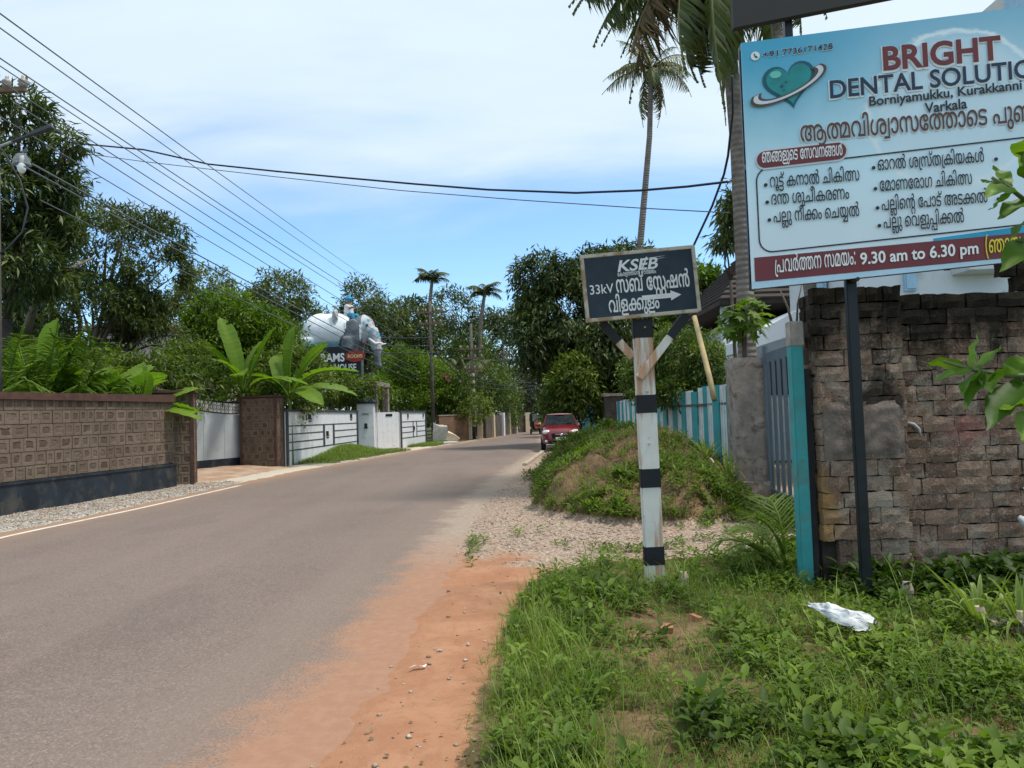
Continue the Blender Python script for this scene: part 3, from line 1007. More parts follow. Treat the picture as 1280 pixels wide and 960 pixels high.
# moss film here and there
c = t.mix(t.rng(t.noise(1.7, 6, .65, dist=.3), .60, .76, 0, .45), c, (.060, .065, .030))
M_brick = t.pbr(c, .96, t.bump(t.math('ADD', n2_, t.math('MULTIPLY', n3_, .7)), 1.0, .022), spec=.1)
M_joint = plain('dark_mortar_joint', (.045, .032, .025), .98, .3, 8, .6)

def old_bricks(mb, x0, x1, yf, z0, z1, ch, bl, depth, seed, top_fn=None, miss=(), slope=0.0):
    r = random.Random(seed)
    n_ = int(round((z1 - z0) / ch))
    for k in range(n_):
        x = x0 - r.random() * bl
        za = z0 + k * ch
        while x < x1:
            w_ = bl * r.choice((1, 1, 1, .55, .9, 1.08))
            a, b = max(x, x0), min(x + w_, x1)
            x += w_
            if b - a < .04: continue
            xm = (a + b) / 2
            if top_fn and za + ch * .5 > top_fn(xm): continue
            g_ = r.uniform(.001, .007)
            o = r.uniform(-.006, .007)
            mb.tint = min(1, max(0, r.gauss(.5, .2)))
            # a brick with slightly wavy, worn edges: 5 x 3 front grid
            nu_, nv_ = 5, 3
            V, Fc = [], []
            for j in range(nv_):
                for i in range(nu_):
                    u, v = i / (nu_ - 1), j / (nv_ - 1)
                    px, pz = a + g_ + (b - a - 2 * g_) * u, za + g_ + (ch - 2 * g_) * v
                    edge = (i in (0, nu_ - 1)) or (j in (0, nv_ - 1))
                    dy = -o + (r.uniform(.001, .008) if edge else r.uniform(-.008, .006))
                    V.append((px + r.uniform(-.006, .006), yf + dy + slope * (px - x0), pz + r.uniform(-.008, .008)))
            for j in range(nv_ - 1):
                for i in range(nu_ - 1):
                    q = j * nu_ + i
                    Fc.append((q, q + 1, q + nu_ + 1, q + nu_))
            base = len(V)
            per = [i for i in range(nu_)] + [nu_ - 1 + nu_ * j for j in range(1, nv_)] + [nu_ * nv_ - 1 - i for i in range(1, nu_)] + [nu_ * j for j in range(nv_ - 2, 0, -1)]
            for q in per:
                V.append((V[q][0], yf + depth, V[q][2]))
            m_ = len(per)
            for q in range(m_):
                Fc.append((per[q], base + q, base + (q + 1) % m_, per[(q + 1) % m_]))
            Fc.append(tuple(range(base, base + m_)))
            mb.add(V, Fc)
ow = empty('brick_wall', (0, 0, 0))
tag(ow, 'old mould-blackened brick wall under the billboard at the right of the picture', 'wall')
def wtop(x): return 2.62 if x < 3.47 else (2.585 + .015 * (x - 3.5) if x < 4.52 else 2.83)
mb = MB(); old_bricks(mb, 3.46, 6.6, 6.66, -.19, 2.86, .138, .29, .12, 2, wtop, slope=.03); mb.build('brickwork', M_brick, ow)
mb = MB(); mb.box((5.0, 6.86, 1.25), (3.1, .2, 2.62)); mb.build('mortar_core', M_joint, ow)
pier = MB()
old_bricks(pier, 2.66, 3.44, 6.50, .42, 2.62, .138, .27, .10, 8)
old_bricks(pier, 2.80, 3.44, 6.53, -.14, .42, .14, .25, .10, 18)
po = pier.build('corner_pier', M_brick, ow)
mb = MB(); mb.box((3.05, 6.72, 1.24), (.74, .24, 2.7)); mb.build('pier_core', M_joint, ow)
mb = MB()           # side face of the pier, towards the road
r = random.Random(9)
for k in range(18):
    for j in range(2):
        mb.tint = r.gauss(.42, .18)
        o = r.uniform(-.015, .015)
        mb.box((2.665 + o + .06, 6.62 + .15 * j, .46 + k * .122), (.1, .135, .112))
mb.build('pier_side_brickwork', M_brick, ow, bevel=.012)
# plaster patch left on the pier
t = NT('rough_plaster')
n1_ = t.noise(5, 8, .65); n2_ = t.noise(30, 6, .7)
c = t.mix(t.rng(n1_, .3, .7), (.115, .085, .068), (.24, .185, .15))
c = t.mix(t.rng(n2_, .5, .7, 0, .5), c, (.32, .27, .23))
c = t.mix(t.rng(t.noise(2.3, 7, .65), .55, .7, 0, .85), c, (.035, .03, .026))
M_plaster = t.pbr(c, .97, t.bump(n2_, .8, .02), spec=.1)
gxs = np.linspace(0, 1, 26); 
bm = bmesh.new()
vv = {}
for i in range(27):
    for j in range(19):
        x, z = 2.70 + .70 * i / 26, 1.12 + .50 * j / 18
        ex = min(i, 26 - i) / 4.0; ez = min(j, 18 - j) / 3.0
        e = min(1, ex, ez) - .55 * vnoise([x * 7], [z * 7], seed=3)[0]
        y = 6.475 - .0 + (.022 * (1 - min(1, max(0, e * 2.4)))) + (vnoise([x * 16], [z * 16], seed=5)[0] - .5) * .018
        vv[i, j] = bm.verts.new((x, y, z))
for i in range(26):
    for j in range(18):
        bm.faces.new((vv[i, j], vv[i + 1, j], vv[i + 1, j + 1], vv[i, j + 1]))
me = bpy.data.meshes.new('plaster_patch'); bm.to_mesh(me); bm.free(); me.materials.append(M_plaster)
me.polygons.foreach_set('use_smooth', [True] * len(me.polygons))
link('plaster_patch', me, ow)
# torn paper scraps stuck to the wall
M_scrap = plain('torn_paper', (.36, .36, .36), .9, .2, 12)
def scrap(c, s, seed, label):
    r = random.Random(seed)
    n_ = 11
    V = [(0, -.012, 0)]
    for k in range(n_):
        a = 2 * pi * k / n_
        q = r.uniform(.45, 1)
        V.append((s[0] * q * cos(a), r.uniform(-.02, .012), s[1] * q * sin(a)))
    F_ = [(0, 1 + k, 1 + (k + 1) % n_) for k in range(n_)]
    mb = MB(); mb.add(V, F_); mb.add([(x, y + .004, z) for x, y, z in V], [f[::-1] for f in F_])
    o = mb.build('paper_scrap', M_scrap); o.location = c
    tag(o, label, 'scrap', 'torn paper scraps on the brick wall')
scrap((4.58, 6.655, .80), (.085, .05), 1, 'torn grey paper scrap low on the brick wall, above the spiky plants')
scrap((4.78, 6.655, 1.13), (.07, .04), 2, 'pale bluish paper scrap on the brick wall, upper of the two at the right')
# a limp rag and a twist of string
mb = MB(); mb.tube([(3.50, 6.655, 1.42), (3.56, 6.635, 1.40), (3.60, 6.63, 1.36), (3.62, 6.63, 1.28)], [.012, .018, .015, .006], 6)
tag(mb.build('rag', M_scrap, smooth=True), 'twisted pale rag strip hanging from a joint of the brick wall beside the pier', 'rag')
t_ = MB()
rg = [(4.42, 6.60, .56), (4.47, 6.55, .50), (4.50, 6.55, .42), (4.48, 6.56, .34), (4.52, 6.56, .24)]
t_.tube(rg, [.02, .06, .05, .03, .02], 7)
tag(t_.build('rag', plain('dirty_white_cloth', (.5, .5, .48), .9, .2, 12), smooth=True), 'dirty white rag hanging at the foot of the brick wall among the weeds', 'rag')

# ------------------------------------------------------------------ right: teal post, grey gate, concrete pillar, fence
M_teal = plain('teal_paint', (.045, .30, .30), .65, .12, 4, .2, dirt=(.13, .16, .12), dirt_amt=.15)
tp = empty('teal_post', (2.53, 6.62, 0)); tag(tp, 'teal painted concrete post with bare grey top at the corner of the brick wall', 'post')
mb = MB(); mb.box((0, 0, .98), (.105, .12, 2.3)); mb.build('painted_shaft', M_teal, tp, bevel=.008)
mb = MB(); mb.box((0.005, 0, 2.24), (.118, .125, .22)); mb.build('bare_top', plain('bare_concrete_top', (.36, .31, .27), .95, .25, 8, .5), tp, bevel=.008)
mb = MB(); mb.box((.088, .02, .95), (.05, .1, 1.95)); mb.build('wooden_backing', plain('blackened_wood', (.03, .028, .03), .9, .3, 5, .4), tp)

cp = empty('concrete_pillar', (4.03, 12.9, 0)); tag(cp, 'stained bare concrete gate pillar between the grey gate and the teal fence', 'pillar')
def rough_box(name, c, size, seed, m, parent, amp=.02, cuts=7):
    bm = bmesh.new()
    bmesh.ops.create_cube(bm, size=1)
    bmesh.ops.subdivide_edges(bm, edges=bm.edges[:], cuts=cuts, use_grid_fill=True)
    for v in bm.verts:
        q = Vector((v.co.x * size[0], v.co.y * size[1], v.co.z * size[2]))
        n_ = Vector([vnoise([q.x * 5 + 9 * k], [q.y * 5 + seed], [q.z * 5], seed=k)[0] - .5 for k in range(3)])
        v.co = q + n_ * amp * 2
    me = bpy.data.meshes.new(name); bm.to_mesh(me); bm.free(); me.materials.append(m)
    me.polygons.foreach_set('use_smooth', [False] * len(me.polygons))
    return link(name, me, parent, c)
rough_box('shaft', (0, 0, 1.2), (.50, .50, 2.5), 3, M_conc, cp)
rough_box('plaster_base', (-.03, -.03, .1), (.62, .62, .5), 5, M_conc, cp)
M_steel = plain('slate_grey_gate_paint', (.105, .135, .160), .5, .12, 3, dirt=(.16, .13, .11), dirt_amt=.03)
gg = empty('grey_gate', (4.32, 12.62, 0), math.atan2(-3.1, -.36))
tag(gg, 'slate grey gate of broad upright metal strips between the concrete pillar and teal post', 'gate')
mb = MB(); mb.tube([(.02, 0, .06), (.02, 0, 2.62)], .05, 10); mb.build('hinge_tube', M_steel, gg, smooth=False)
for z in (.16, 2.42):
    mb = MB(); mb.box((1.65, 0, z), (3.2, .05, .16)); mb.build('rail', M_steel, gg)
for k in range(9):
    mb = MB(); mb.box((.30 + k * .36, -.032, 1.3), (.20, .012, 2.1)); mb.build('strip', M_steel, gg)

fe = empty('sheet_fence', (0, 0, 0)); tag(fe, 'roadside fence of alternating teal and white metal sheets behind the mound', 'fence')
M_fwhite = plain('faded_white_sheet', (.62, .64, .62), .7, .12, 2.0, dirt=(.34, .30, .26), dirt_amt=.10)
M_fteal = plain('teal_sheet', (.025, .29, .30), .6, .15, 2.0, dirt=(.10, .28, .27), dirt_amt=.04)
M_fblue = plain('blue_sheet', (.035, .14, .24), .6, .2, 2.0)
r = random.Random(3)
y = 13.4; k = 0
while y < 33:
    teal = k % 2 == 1
    w_ = r.uniform(.42, .58) if teal else r.uniform(.45, .75)
    x = np.interp(y, [13, 18, 33], [4.42, 4.6, 4.65]) + r.uniform(-.02, .02)
    mb = MB()
    mb.box((x - (.02 if teal else 0), y + w_ / 2, 1.0 + r.uniform(-.04, .04)), (.03, w_, 2.15 + r.uniform(-.06, .1)))
    if not teal:
        for q in range(3): mb.box((x - .02, y + w_ * (q + .5) / 3, 1.0), (.018, .03, 2.05))
    mb.build('sheet', M_fteal if teal else M_fwhite, fe)
    y += w_ + .01; k += 1
for z in (.5, 1.7):
    mb = MB(); mb.bar((4.5, 13.4, z), (4.72, 33, z), .05, .05); mb.build('rail', M_wood_pole, fe)
rb = empty('rubble_pillar', (4.55, 33.6, 0)); tag(rb, 'dark rubble stone pillar between the teal fence and the blue fence', 'pillar')
rough_box('stonework', (0, 0, 1.1), (.8, .8, 2.4), 8, M_dkwall, rb, .05)
rough_box('cap_stone', (0, 0, 2.36), (.95, .95, .12), 9, M_conc, rb, .02)
fb = empty('blue_fence', (0, 0, 0)); tag(fb, 'blue and green sheet fence far down the right side behind the red car', 'fence')
y = 34.2; k = 0
while y < 50:
    w_ = r.uniform(.5, .9)
    mb = MB(); mb.box((4.62 + .02 * (k % 2), y + w_ / 2, 1.1), (.03, w_, 2.2))
    mb.build('sheet', M_fteal if k % 3 == 1 else M_fblue, fb)
    y += w_ + .01; k += 1
wp = empty('white_post', (4.5, 51, 0)); tag(wp, 'white painted gate pillar at the far end of the blue fence', 'pillar')
mb = MB(); mb.box((0, 0, 1.25), (.7, .7, 2.6)); mb.build('shaft', M_white, wp, bevel=.02)
mb = MB(); mb.box((0, 0, 2.6), (.85, .85, .12)); mb.build('cap', M_white, wp, bevel=.02)

# yellowish guy rod slanting down behind the sign to the fence
mb = MB(); mb.tube([P(868, 396, 16.5), P(887, 472, 15.5), P(893, 500, 15.2)], [.055, .06, .06], 8)
tag(mb.build('slanting_rod', plain('yellowed_rod', (.42, .32, .16), .8, .2, 4), smooth=True), 'yellowed rod slanting down to the white fence sheet behind the substation sign', 'rod')

# ------------------------------------------------------------------ right: houses behind the wall
M_hwhite = plain('house_white', (.66, .68, .70), .8, .05, 1.2, dirt=(.42, .42, .41), dirt_amt=.05)
M_hblue = plain('pale_blue_paint', (.36, .55, .70), .7, .08)
M_glass = plain('dark_window_glass', (.03, .045, .06), .15, .1, spec=.6)
M_tile = plain('dark_roof_tile', (.055, .042, .036), .85, .3, 3, .4)
hs = empty('white_house', (5.6, 15.2, 0)); tag(hs, 'white two-storey house with blue-trimmed windows behind the brick wall and billboard', 'house')
mb = MB(); mb.box((5.6, 1.9, 3.1), (8, 3.8, 6.3)); mb.build('lower_wall', M_hwhite, hs)
mb = MB(); mb.box((8.6, 2.1, 8.6), (5.0, 3.4, 4.8)); mb.build('tower_wall', plain('house_cream', (.62, .60, .55), .8, .05), hs)
mb = MB(); mb.box((6.05, 1.1, 8.7), (.12, .9, 4.2)); mb.build('blue_panel', M_hblue, hs)
for x, z, w_, h_ in ((2.62, 4.15, .24, .55), (2.62, 1.6, 1.2, 1.3), (5.6, 1.6, 1.2, 1.3), (4.2, 5.2, 1.2, .9)):
    wi = MB(); wi.box((x, -.03, z), (w_, .10, h_)); wo = wi.build('window', M_hblue, hs)
    wi = MB(); wi.box((x, -.09, z), (w_ * .8, .04, h_ * .85)); wi.build('pane', M_glass if h_ > .6 else M_hblue, wo)
mb = MB(); mb.box((5.6, -.35, 5.85), (8.2, .9, .12)); mb.build('sunshade', M_hwhite, hs, bevel=.01)
mb = MB(); mb.box((4.05, -.3, 4.28), (1.1, .6, .22)); mb.build('balcony', plain('house_grey', (.58, .61, .63), .8, .05), hs, bevel=.01)
mb = MB(); mb.box((1.5, 1.6, 3.7), (.10, .3, 2.4)); mb.build('downpipe', M_hblue, hs)

h2 = empty('tiled_house', (6.0, 22, 0)); tag(h2, 'house with dark tiled roof and white porch behind the concrete gate pillar', 'house')
mb = MB(); mb.box((3.6, 3.4, 2.1), (5.2, 5, 4.4)); mb.build('wall', M_hwhite, h2)
mb = MB()
mb.add([(.1, -.5, 4.75), (7.1, -.5, 4.75), (7.1, 6.8, 4.75), (.1, 6.8, 4.75), (2.6, 3.1, 7.4), (4.6, 3.1, 7.4),
        (.1, -.5, 4.6), (7.1, -.5, 4.6), (7.1, 6.8, 4.6), (.1, 6.8, 4.6)],
       [(0, 1, 5, 4), (1, 2, 5), (2, 3, 4, 5), (3, 0, 4), (0, 6, 7, 1), (1, 7, 8, 2), (2, 8, 9, 3), (3, 9, 6, 0), (6, 9, 8, 7)])
for k in range(14):
    f = k / 14
    a, b = Vector((.1, -.5, 4.78)).lerp(Vector((2.6, 3.1, 7.43)), f), Vector((7.1, -.5, 4.78)).lerp(Vector((4.6, 3.1, 7.43)), f)
    mb.bar(a, b, .05, .05)
    a2 = Vector((.1, 6.8, 4.78)).lerp(Vector((2.6, 3.1, 7.43)), f)
    mb.bar(a, a2, .05, .05)
mb.build('roof', M_tile, h2)
for x in (.35, 1.0):
    mb = MB(); mb.tube([(x, -.1, 0), (x, -.1, 4.6)], .13, 12); mb.build('column', M_hwhite, h2, smooth=True)
wi = MB(); wi.box((2.4, .86, 2.6), (1.3, .08, 1.3)); wo = wi.build('window', M_tile, h2)
wi = MB(); wi.box((2.4, .81, 2.6), (1.1, .04, 1.1)); wi.build('pane', M_glass, wo)
pc = empty('entrance_canopy', (5.15, 16.2, 0)); tag(pc, 'white concrete entrance canopy with a curved edge above the grey gate', 'canopy')
pr = [(0, 2.85), (0, 3.1)] + [(2.4 * k / 12, 3.15 + .85 * sin(pi * .5 * k / 12) ** 1.2) for k in range(1, 13)] + [(2.4, 3.5), (1.2, 3.2)]
mb = MB(); mb.prism(pr, 0, 1.6); mb.build('curved_slab', M_hwhite, pc)
for x in (.2, 2.2):
    mb = MB(); mb.box((x, .8, 1.5), (.22, .22, 3.0)); mb.build('column', M_hwhite, pc)
# pale pink house far behind the trees on the left
ph = empty('pink_house', (-17.5, 37, 0)); tag(ph, 'pale pink house almost hidden by the big trees on the left', 'house')
mb = MB(); mb.box((0, 3, 3.2), (7, 6, 6.6)); mb.build('wall', plain('pink_wall', (.55, .42, .38), .8, .08), ph)
mb = MB(); mb.box((0, 3, 6.6), (7.8, 6.8, .25)); mb.build('roof', plain('roof_slab', (.45, .36, .32), .8), ph)
for x in (-1.8, 1.8):
    wi = MB(); wi.box((x, -.02, 4.6), (1.2, .08, 1.2)); wo = wi.build('window', M_hwhite, ph)
    wi = MB(); wi.box((x, -.07, 4.6), (1.0, .04, 1.0)); wi.build('pane', M_glass, wo)

# ------------------------------------------------------------------ Malayalam lettering: stroke outlines (advance | contours of dx,dy; ~ marks a curve control)
GLYPH = {
 3: '77|',
 6: '113|56,-3 ~-14,0 ~-22,12 ~-12,21 0,14 ~0,14 ~12,21 ~22,12 14,0 ~15,0 ~22,-12 ~12,-21 0,-14 ~0,-14 ~-12,-21 ~-22,-12|56,74 ~-11,0 ~-16,-15 0,-15 ~0,-15 ~16,-15 11,0 ~12,0 ~16,15 0,15 ~0,15 ~-16,15',
 9: '373|92,142 ~11,0 ~23,-4 10,-5 ~2,0 ~3,-3 1,0 ~14,-4 ~15,-12 ~7,-14 0,-8 ~0,-6 ~-4,-10 ~-10,-9 -8,-4 0,1 ~12,-4 ~12,-15 0,-11 ~0,-10 ~-10,-17 ~-20,-10 -17,0 ~-19,0 ~-25,17 ~-13,28 0,17 ~0,14 ~9,25 ~18,22 14,9 ~1,1 ~3,1 1,1 ~9,4 ~22,6 14,0 ~17,0 ~23,-9 ~15,-14 6,-8 6,-49 0,-62 -22,0 0,70 ~0,19 ~-6,19 -6,6 ~-6,4 ~-16,7 -14,0 ~-6,0 ~-13,-2 -5,-1 ~-12,-4 ~-16,-14 ~-10,-18 ~-4,-18 0,-8 ~0,-22 ~18,-24 18,0 ~12,0 ~13,10 0,10 ~0,10 ~-14,10 -15,0 -5,0 0,18 3,0 ~16,0 ~12,11 0,9 ~0,12 ~-16,14 -16,3 ~-10,3 ~-14,0 -6,0 ~-21,0 ~-27,-14 ~-14,-26 0,-16 ~0,-13 ~8,-20 ~13,-16 9,-5 -12,-16 ~-11,6 ~-18,20 ~-11,28 0,17 ~0,16 ~10,26 ~20,19 ~31,12|311,-3 ~-16,0 ~-22,15 ~-11,23 0,14 ~0,24 ~26,28 22,0 ~14,0 ~20,-15 ~12,-22 1,-12 -7,0 ~-1,8 ~-10,14 ~-15,10 -10,0 ~-16,0 ~-14,-19 0,-15 ~0,-11 ~5,-16 ~12,-9 10,0 ~10,0 ~15,10 ~7,21 0,17 ~0,3 ~-1,6 0,3 ~0,2 ~-1,6 0,2 ~-2,9 ~-14,19 ~-25,12 -18,0 ~-11,0 ~-17,-6 -7,-5 ~-4,-4 ~-6,-10 ~-3,-15 0,-12 0,-21 -13,63 ~6,8 ~16,12 ~23,8 16,0 ~20,0 ~31,-12 ~21,-22 ~10,-30 0,-18 ~0,-22 ~-14,-28 ~-24,-13',
 10: '411|92,142 ~11,0 ~23,-4 10,-5 ~2,0 ~3,-3 1,0 ~14,-4 ~15,-12 ~7,-14 0,-8 ~0,-6 ~-4,-10 ~-10,-9 -8,-4 0,1 ~12,-4 ~12,-15 0,-11 ~0,-10 ~-10,-17 ~-20,-10 -17,0 ~-19,0 ~-25,17 ~-13,28 0,17 ~0,14 ~9,25 ~18,22 14,9 ~1,1 ~3,1 1,1 ~9,4 ~22,6 14,0 ~17,0 ~23,-9 ~15,-14 6,-8 6,-49 0,-62 -22,0 0,70 ~0,19 ~-6,19 -6,6 ~-6,4 ~-16,7 -14,0 ~-6,0 ~-13,-2 -5,-1 ~-12,-4 ~-16,-14 ~-10,-18 ~-4,-18 0,-8 ~0,-22 ~18,-24 18,0 ~12,0 ~13,10 0,10 ~0,10 ~-14,10 -15,0 -5,0 0,18 3,0 ~16,0 ~12,11 0,9 ~0,12 ~-16,14 -16,3 ~-10,3 ~-14,0 -6,0 ~-21,0 ~-27,-14 ~-14,-26 0,-16 ~0,-13 ~8,-20 ~13,-16 9,-5 -12,-16 ~-11,6 ~-18,20 ~-11,28 0,17 ~0,16 ~10,26 ~20,19 ~31,12|279,142 ~22,0 ~31,-15 ~20,-27 4,-18 ~2,-6 ~1,-13 0,-7 ~0,-20 ~-13,-26 ~-24,-13 -16,0 ~-16,0 ~-21,13 ~-10,22 0,11 ~0,24 ~35,29 32,0 ~2,0 ~5,-1 3,0 8,-1 ~19,-3 ~27,-19 ~15,-31 0,-18 ~0,-17 ~-11,-27 ~-20,-19 ~-29,-10 -19,0 ~-12,0 ~-22,4 -8,3 8,17 ~6,-2 ~18,-4 11,0 ~15,0 ~22,8 ~13,15 ~6,20 0,12 ~0,13 ~-7,20 ~-13,14 -10,4 -9,2 ~-5,1 ~-9,1 -5,0 ~-14,0 ~-20,-8 ~-11,-15 0,-12 ~0,-7 ~6,-13 ~11,-9 10,0 ~15,0 ~16,22 0,20 ~0,7 ~-1,14 -2,6 -1,5 ~-4,10 ~-13,16 ~-22,10 -15,0 ~-9,0 ~-17,-6 -7,-5 ~-4,-4 ~-6,-10 ~-3,-15 0,-12 0,-21 -14,61 ~7,10 ~17,13 ~22,7',
 14: '362|87,142 ~21,0 ~29,-12 ~18,-20 ~8,-25 0,-12 ~0,-18 ~-10,-27 -10,-8 ~-8,-8 ~-21,-8 ~-29,-4 -19,0 -1,0 ~-10,0 ~-11,-2 -2,-1 ~-4,-2 ~-4,-7 0,-4 ~0,-3 ~2,-7 4,-2 ~3,-2 ~11,-2 11,0 93,0 0,-18 -94,0 ~-13,0 ~-18,4 -7,4 ~-6,4 ~-8,13 0,8 ~0,9 ~7,14 7,4 ~5,4 ~15,4 14,0 2,0 ~20,0 ~27,3 ~16,9 6,6 ~5,6 ~5,19 0,11 ~0,10 ~-6,19 ~-13,14 ~-22,9 -15,0 ~-12,0 ~-18,-5 ~-13,-9 ~-9,-12 -3,-7 ~0,-1 ~1,-2 0,0 ~-1,-3 ~-1,-5 0,-3 ~0,-15 ~11,-16 12,0 ~12,0 ~10,13 0,9 ~0,5 ~-4,9 ~-9,6 -7,0 ~-12,0 ~-15,-14 -5,-6 -6,14 ~4,5 ~12,10 ~16,7 9,0 ~13,0 ~17,-10 ~7,-17 0,-9 ~0,-10 ~-8,-18 ~-19,-11 -15,0 ~-12,0 ~-20,11 ~-10,22 0,16 ~0,13 ~10,23 ~19,18 ~29,10|302,142 ~16,0 ~23,-17 ~12,-29 0,-20 ~0,-25 ~-16,-35 ~-30,-19 -22,0 ~-18,0 ~-25,7 -13,6 11,17 ~9,-5 ~20,-7 15,0 ~18,0 ~20,16 ~9,28 0,17 ~0,25 ~-16,23 -14,0 ~-7,0 ~-11,-6 -3,-6 ~-2,-4 ~-2,-12 0,-11 0,-21 -21,0 0,19 ~0,11 ~-2,14 -3,5 ~-3,5 ~-11,6 -6,0 ~-13,0 ~-13,-18 0,-13 ~0,-8 ~2,-12 1,-5 -20,-4 ~-3,6 ~-2,18 0,6 ~0,13 ~10,22 ~22,13 16,0 ~13,0 ~17,-12 6,-10 -3,0 ~7,12 ~19,10',
 21: '314|112,142 ~24,0 ~28,-11 ~13,-18 0,-12 ~0,-7 ~-5,-12 ~-12,-10 -9,-4 -1,2 ~14,-4 ~16,-18 0,-13 ~0,-18 ~-24,-20 -21,0 ~-7,0 ~-13,2 -5,1 5,17 ~4,-1 ~9,-1 4,0 ~13,0 ~13,9 0,12 ~0,5 ~-4,8 -4,3 ~-4,4 ~-12,4 -12,0 -5,0 0,18 6,0 ~8,0 ~14,3 4,4 ~3,3 ~3,7 0,5 ~0,10 ~-20,14 -24,0 ~-19,0 ~-30,-10 ~-21,-18 ~-11,-24 0,-14 0,-2 ~0,-13 ~8,-19 ~13,-10 9,0 ~6,0 ~10,6 ~5,12 0,7 ~0,13 ~-13,12 -10,0 ~-9,0 ~-15,-7 -7,-7 1,21 ~7,5 ~17,6 9,0 ~13,0 ~18,-10 ~10,-18 0,-13 ~0,-13 ~-10,-20 ~-20,-11 -13,0 ~-13,0 ~-22,13 ~-14,27 0,20 ~0,19 ~14,31 ~26,23 ~38,12|304,70 ~0,-15 ~-6,-26 ~-13,-20 ~-22,-12 -17,0 ~-12,0 ~-19,8 ~-13,14 ~-8,16 -1,7 21,4 ~2,-6 ~7,-15 ~13,-11 10,0 ~13,0 ~16,14 ~7,25 0,17 ~0,16 ~-7,24 ~-15,14 -13,0 ~-9,0 ~-14,-10 ~-7,-15 -2,-7 -21,5 ~2,8 ~8,15 ~13,14 ~19,8 13,0 ~15,0 ~22,-12 ~12,-20 ~6,-26',
 23: '259|54,-3 ~-22,0 ~-24,22 0,19 ~0,12 ~10,17 9,5 ~6,4 ~15,4 ~21,2 14,0 96,0 ~21,0 ~26,-5 10,-7 ~7,-4 ~9,-16 0,-12 ~0,-19 ~-23,-22 -21,0 ~-6,0 ~-14,1 -5,2 5,17 ~3,-1 ~10,-2 4,0 ~13,0 ~12,12 0,12 ~0,7 ~-6,9 -4,3 ~-7,5 ~-20,2 -16,0 -94,0 ~-18,0 ~-19,-2 -7,-5 ~-4,-3 ~-5,-9 0,-7 ~0,-8 ~6,-10 ~11,-6 8,0 ~8,0 ~16,6 9,6 12,-13 ~-7,-5 ~-15,-8 ~-15,-3|131,142 ~20,0 ~25,-19 ~13,-33 0,-20 ~0,-24 ~-14,-32 ~-26,-17 -18,0 ~-13,0 ~-22,9 -8,10 ~-8,9 ~-8,27 0,18 ~0,33 ~32,39|131,124 ~-19,0 ~-18,-27 0,-27 ~0,-19 ~8,-25 ~16,-12 12,0 ~12,0 ~17,12 ~9,25 0,19 ~0,18 ~-9,24 ~-16,12',
 25: '224|156,142 ~18,0 ~26,-18 ~14,-30 0,-21 ~0,-16 ~-8,-27 ~-18,-22 -12,-10 -14,15 ~9,7 ~14,16 ~7,22 0,14 ~0,16 ~-9,23 ~-17,13 -11,0 ~-10,0 ~-11,-7 -4,-5 ~-4,-6 ~-3,-22 0,-21 0,-2 ~0,-12 ~-3,-17 ~-6,-14 -4,-5 ~-7,-8 ~-19,-8 -14,0 ~-19,0 ~-27,16 ~-14,31 0,22 ~0,17 ~8,27 ~18,22 12,10 14,-16 ~-9,-6 ~-13,-17 ~-8,-23 0,-14 ~0,-15 ~9,-23 ~17,-13 10,0 ~12,0 ~11,6 3,5 ~4,7 ~3,22 0,20 0,3 ~0,17 ~6,22 7,8 ~7,8 ~19,9',
 28: '233|216,138 0,-138 -212,0 0,18 108,0 -14,-4 ~6,4 ~10,15 0,12 ~0,13 ~-14,16 -12,0 ~-13,0 ~-13,-15 0,-13 ~0,-3 ~0,-5 0,-2 -20,-2 ~-1,2 ~-1,8 0,4 ~0,20 ~26,23 22,0 ~13,0 ~17,-7 ~12,-13 ~5,-16 0,-9 ~0,-7 ~-4,-12 ~-6,-10 -4,-3 -6,4 79,0 0,120',
 32: '361|90,142 ~20,0 ~26,-14 10,-13 3,-8 3,-44 0,-63 -22,0 0,76 ~0,16 ~-5,17 -5,5 ~-6,5 ~-13,5 -12,0 ~-18,0 ~-26,-17 ~-14,-29 0,-18 0,-3 ~0,-14 ~7,-19 ~14,-10 8,0 ~7,0 ~9,6 ~6,11 0,8 ~0,13 ~-13,12 -11,0 ~-10,0 ~-17,-10 -7,-8 -4,16 ~7,9 ~23,11 12,0 ~12,0 ~18,-10 ~10,-18 0,-13 ~0,-13 ~-10,-20 ~-19,-11 -13,0 ~-13,0 ~-23,13 ~-14,28 0,22 ~0,27 ~22,36 ~36,19|198,142 ~13,0 ~20,-5 10,-6 6,-5 ~17,-10 ~22,-37 0,-24 ~0,-18 ~-12,-26 ~-23,-14 -16,0 ~-17,0 ~-22,14 ~-12,26 0,18 ~0,16 ~11,27 ~19,21 12,7 4,4 ~10,6 ~24,6 14,0 ~18,0 ~28,-12 ~18,-19 ~10,-26 0,-15 ~0,-17 ~-11,-27 ~-18,-21 -11,-7 -13,16 ~8,4 ~14,15 ~9,21 0,14 ~0,16 ~-13,25 ~-24,15 -18,0 ~-7,0 ~-13,-1 -7,-3 -7,-3 ~-10,-5 ~-16,-17 ~-9,-25 0,-15 ~0,-16 ~8,-17 ~13,-8 8,0 ~7,0 ~14,8 ~8,17 0,16 ~0,15 ~-9,24 ~-15,18 -10,6 -6,2 ~-4,2 ~-6,1 ~-9,1 -5,0 ~-14,0 ~-16,-6 -5,-6 ~-7,-6 ~-6,-18 0,-16 0,-72 -22,0 0,52 9,62 ~6,8 ~16,12 ~22,8',
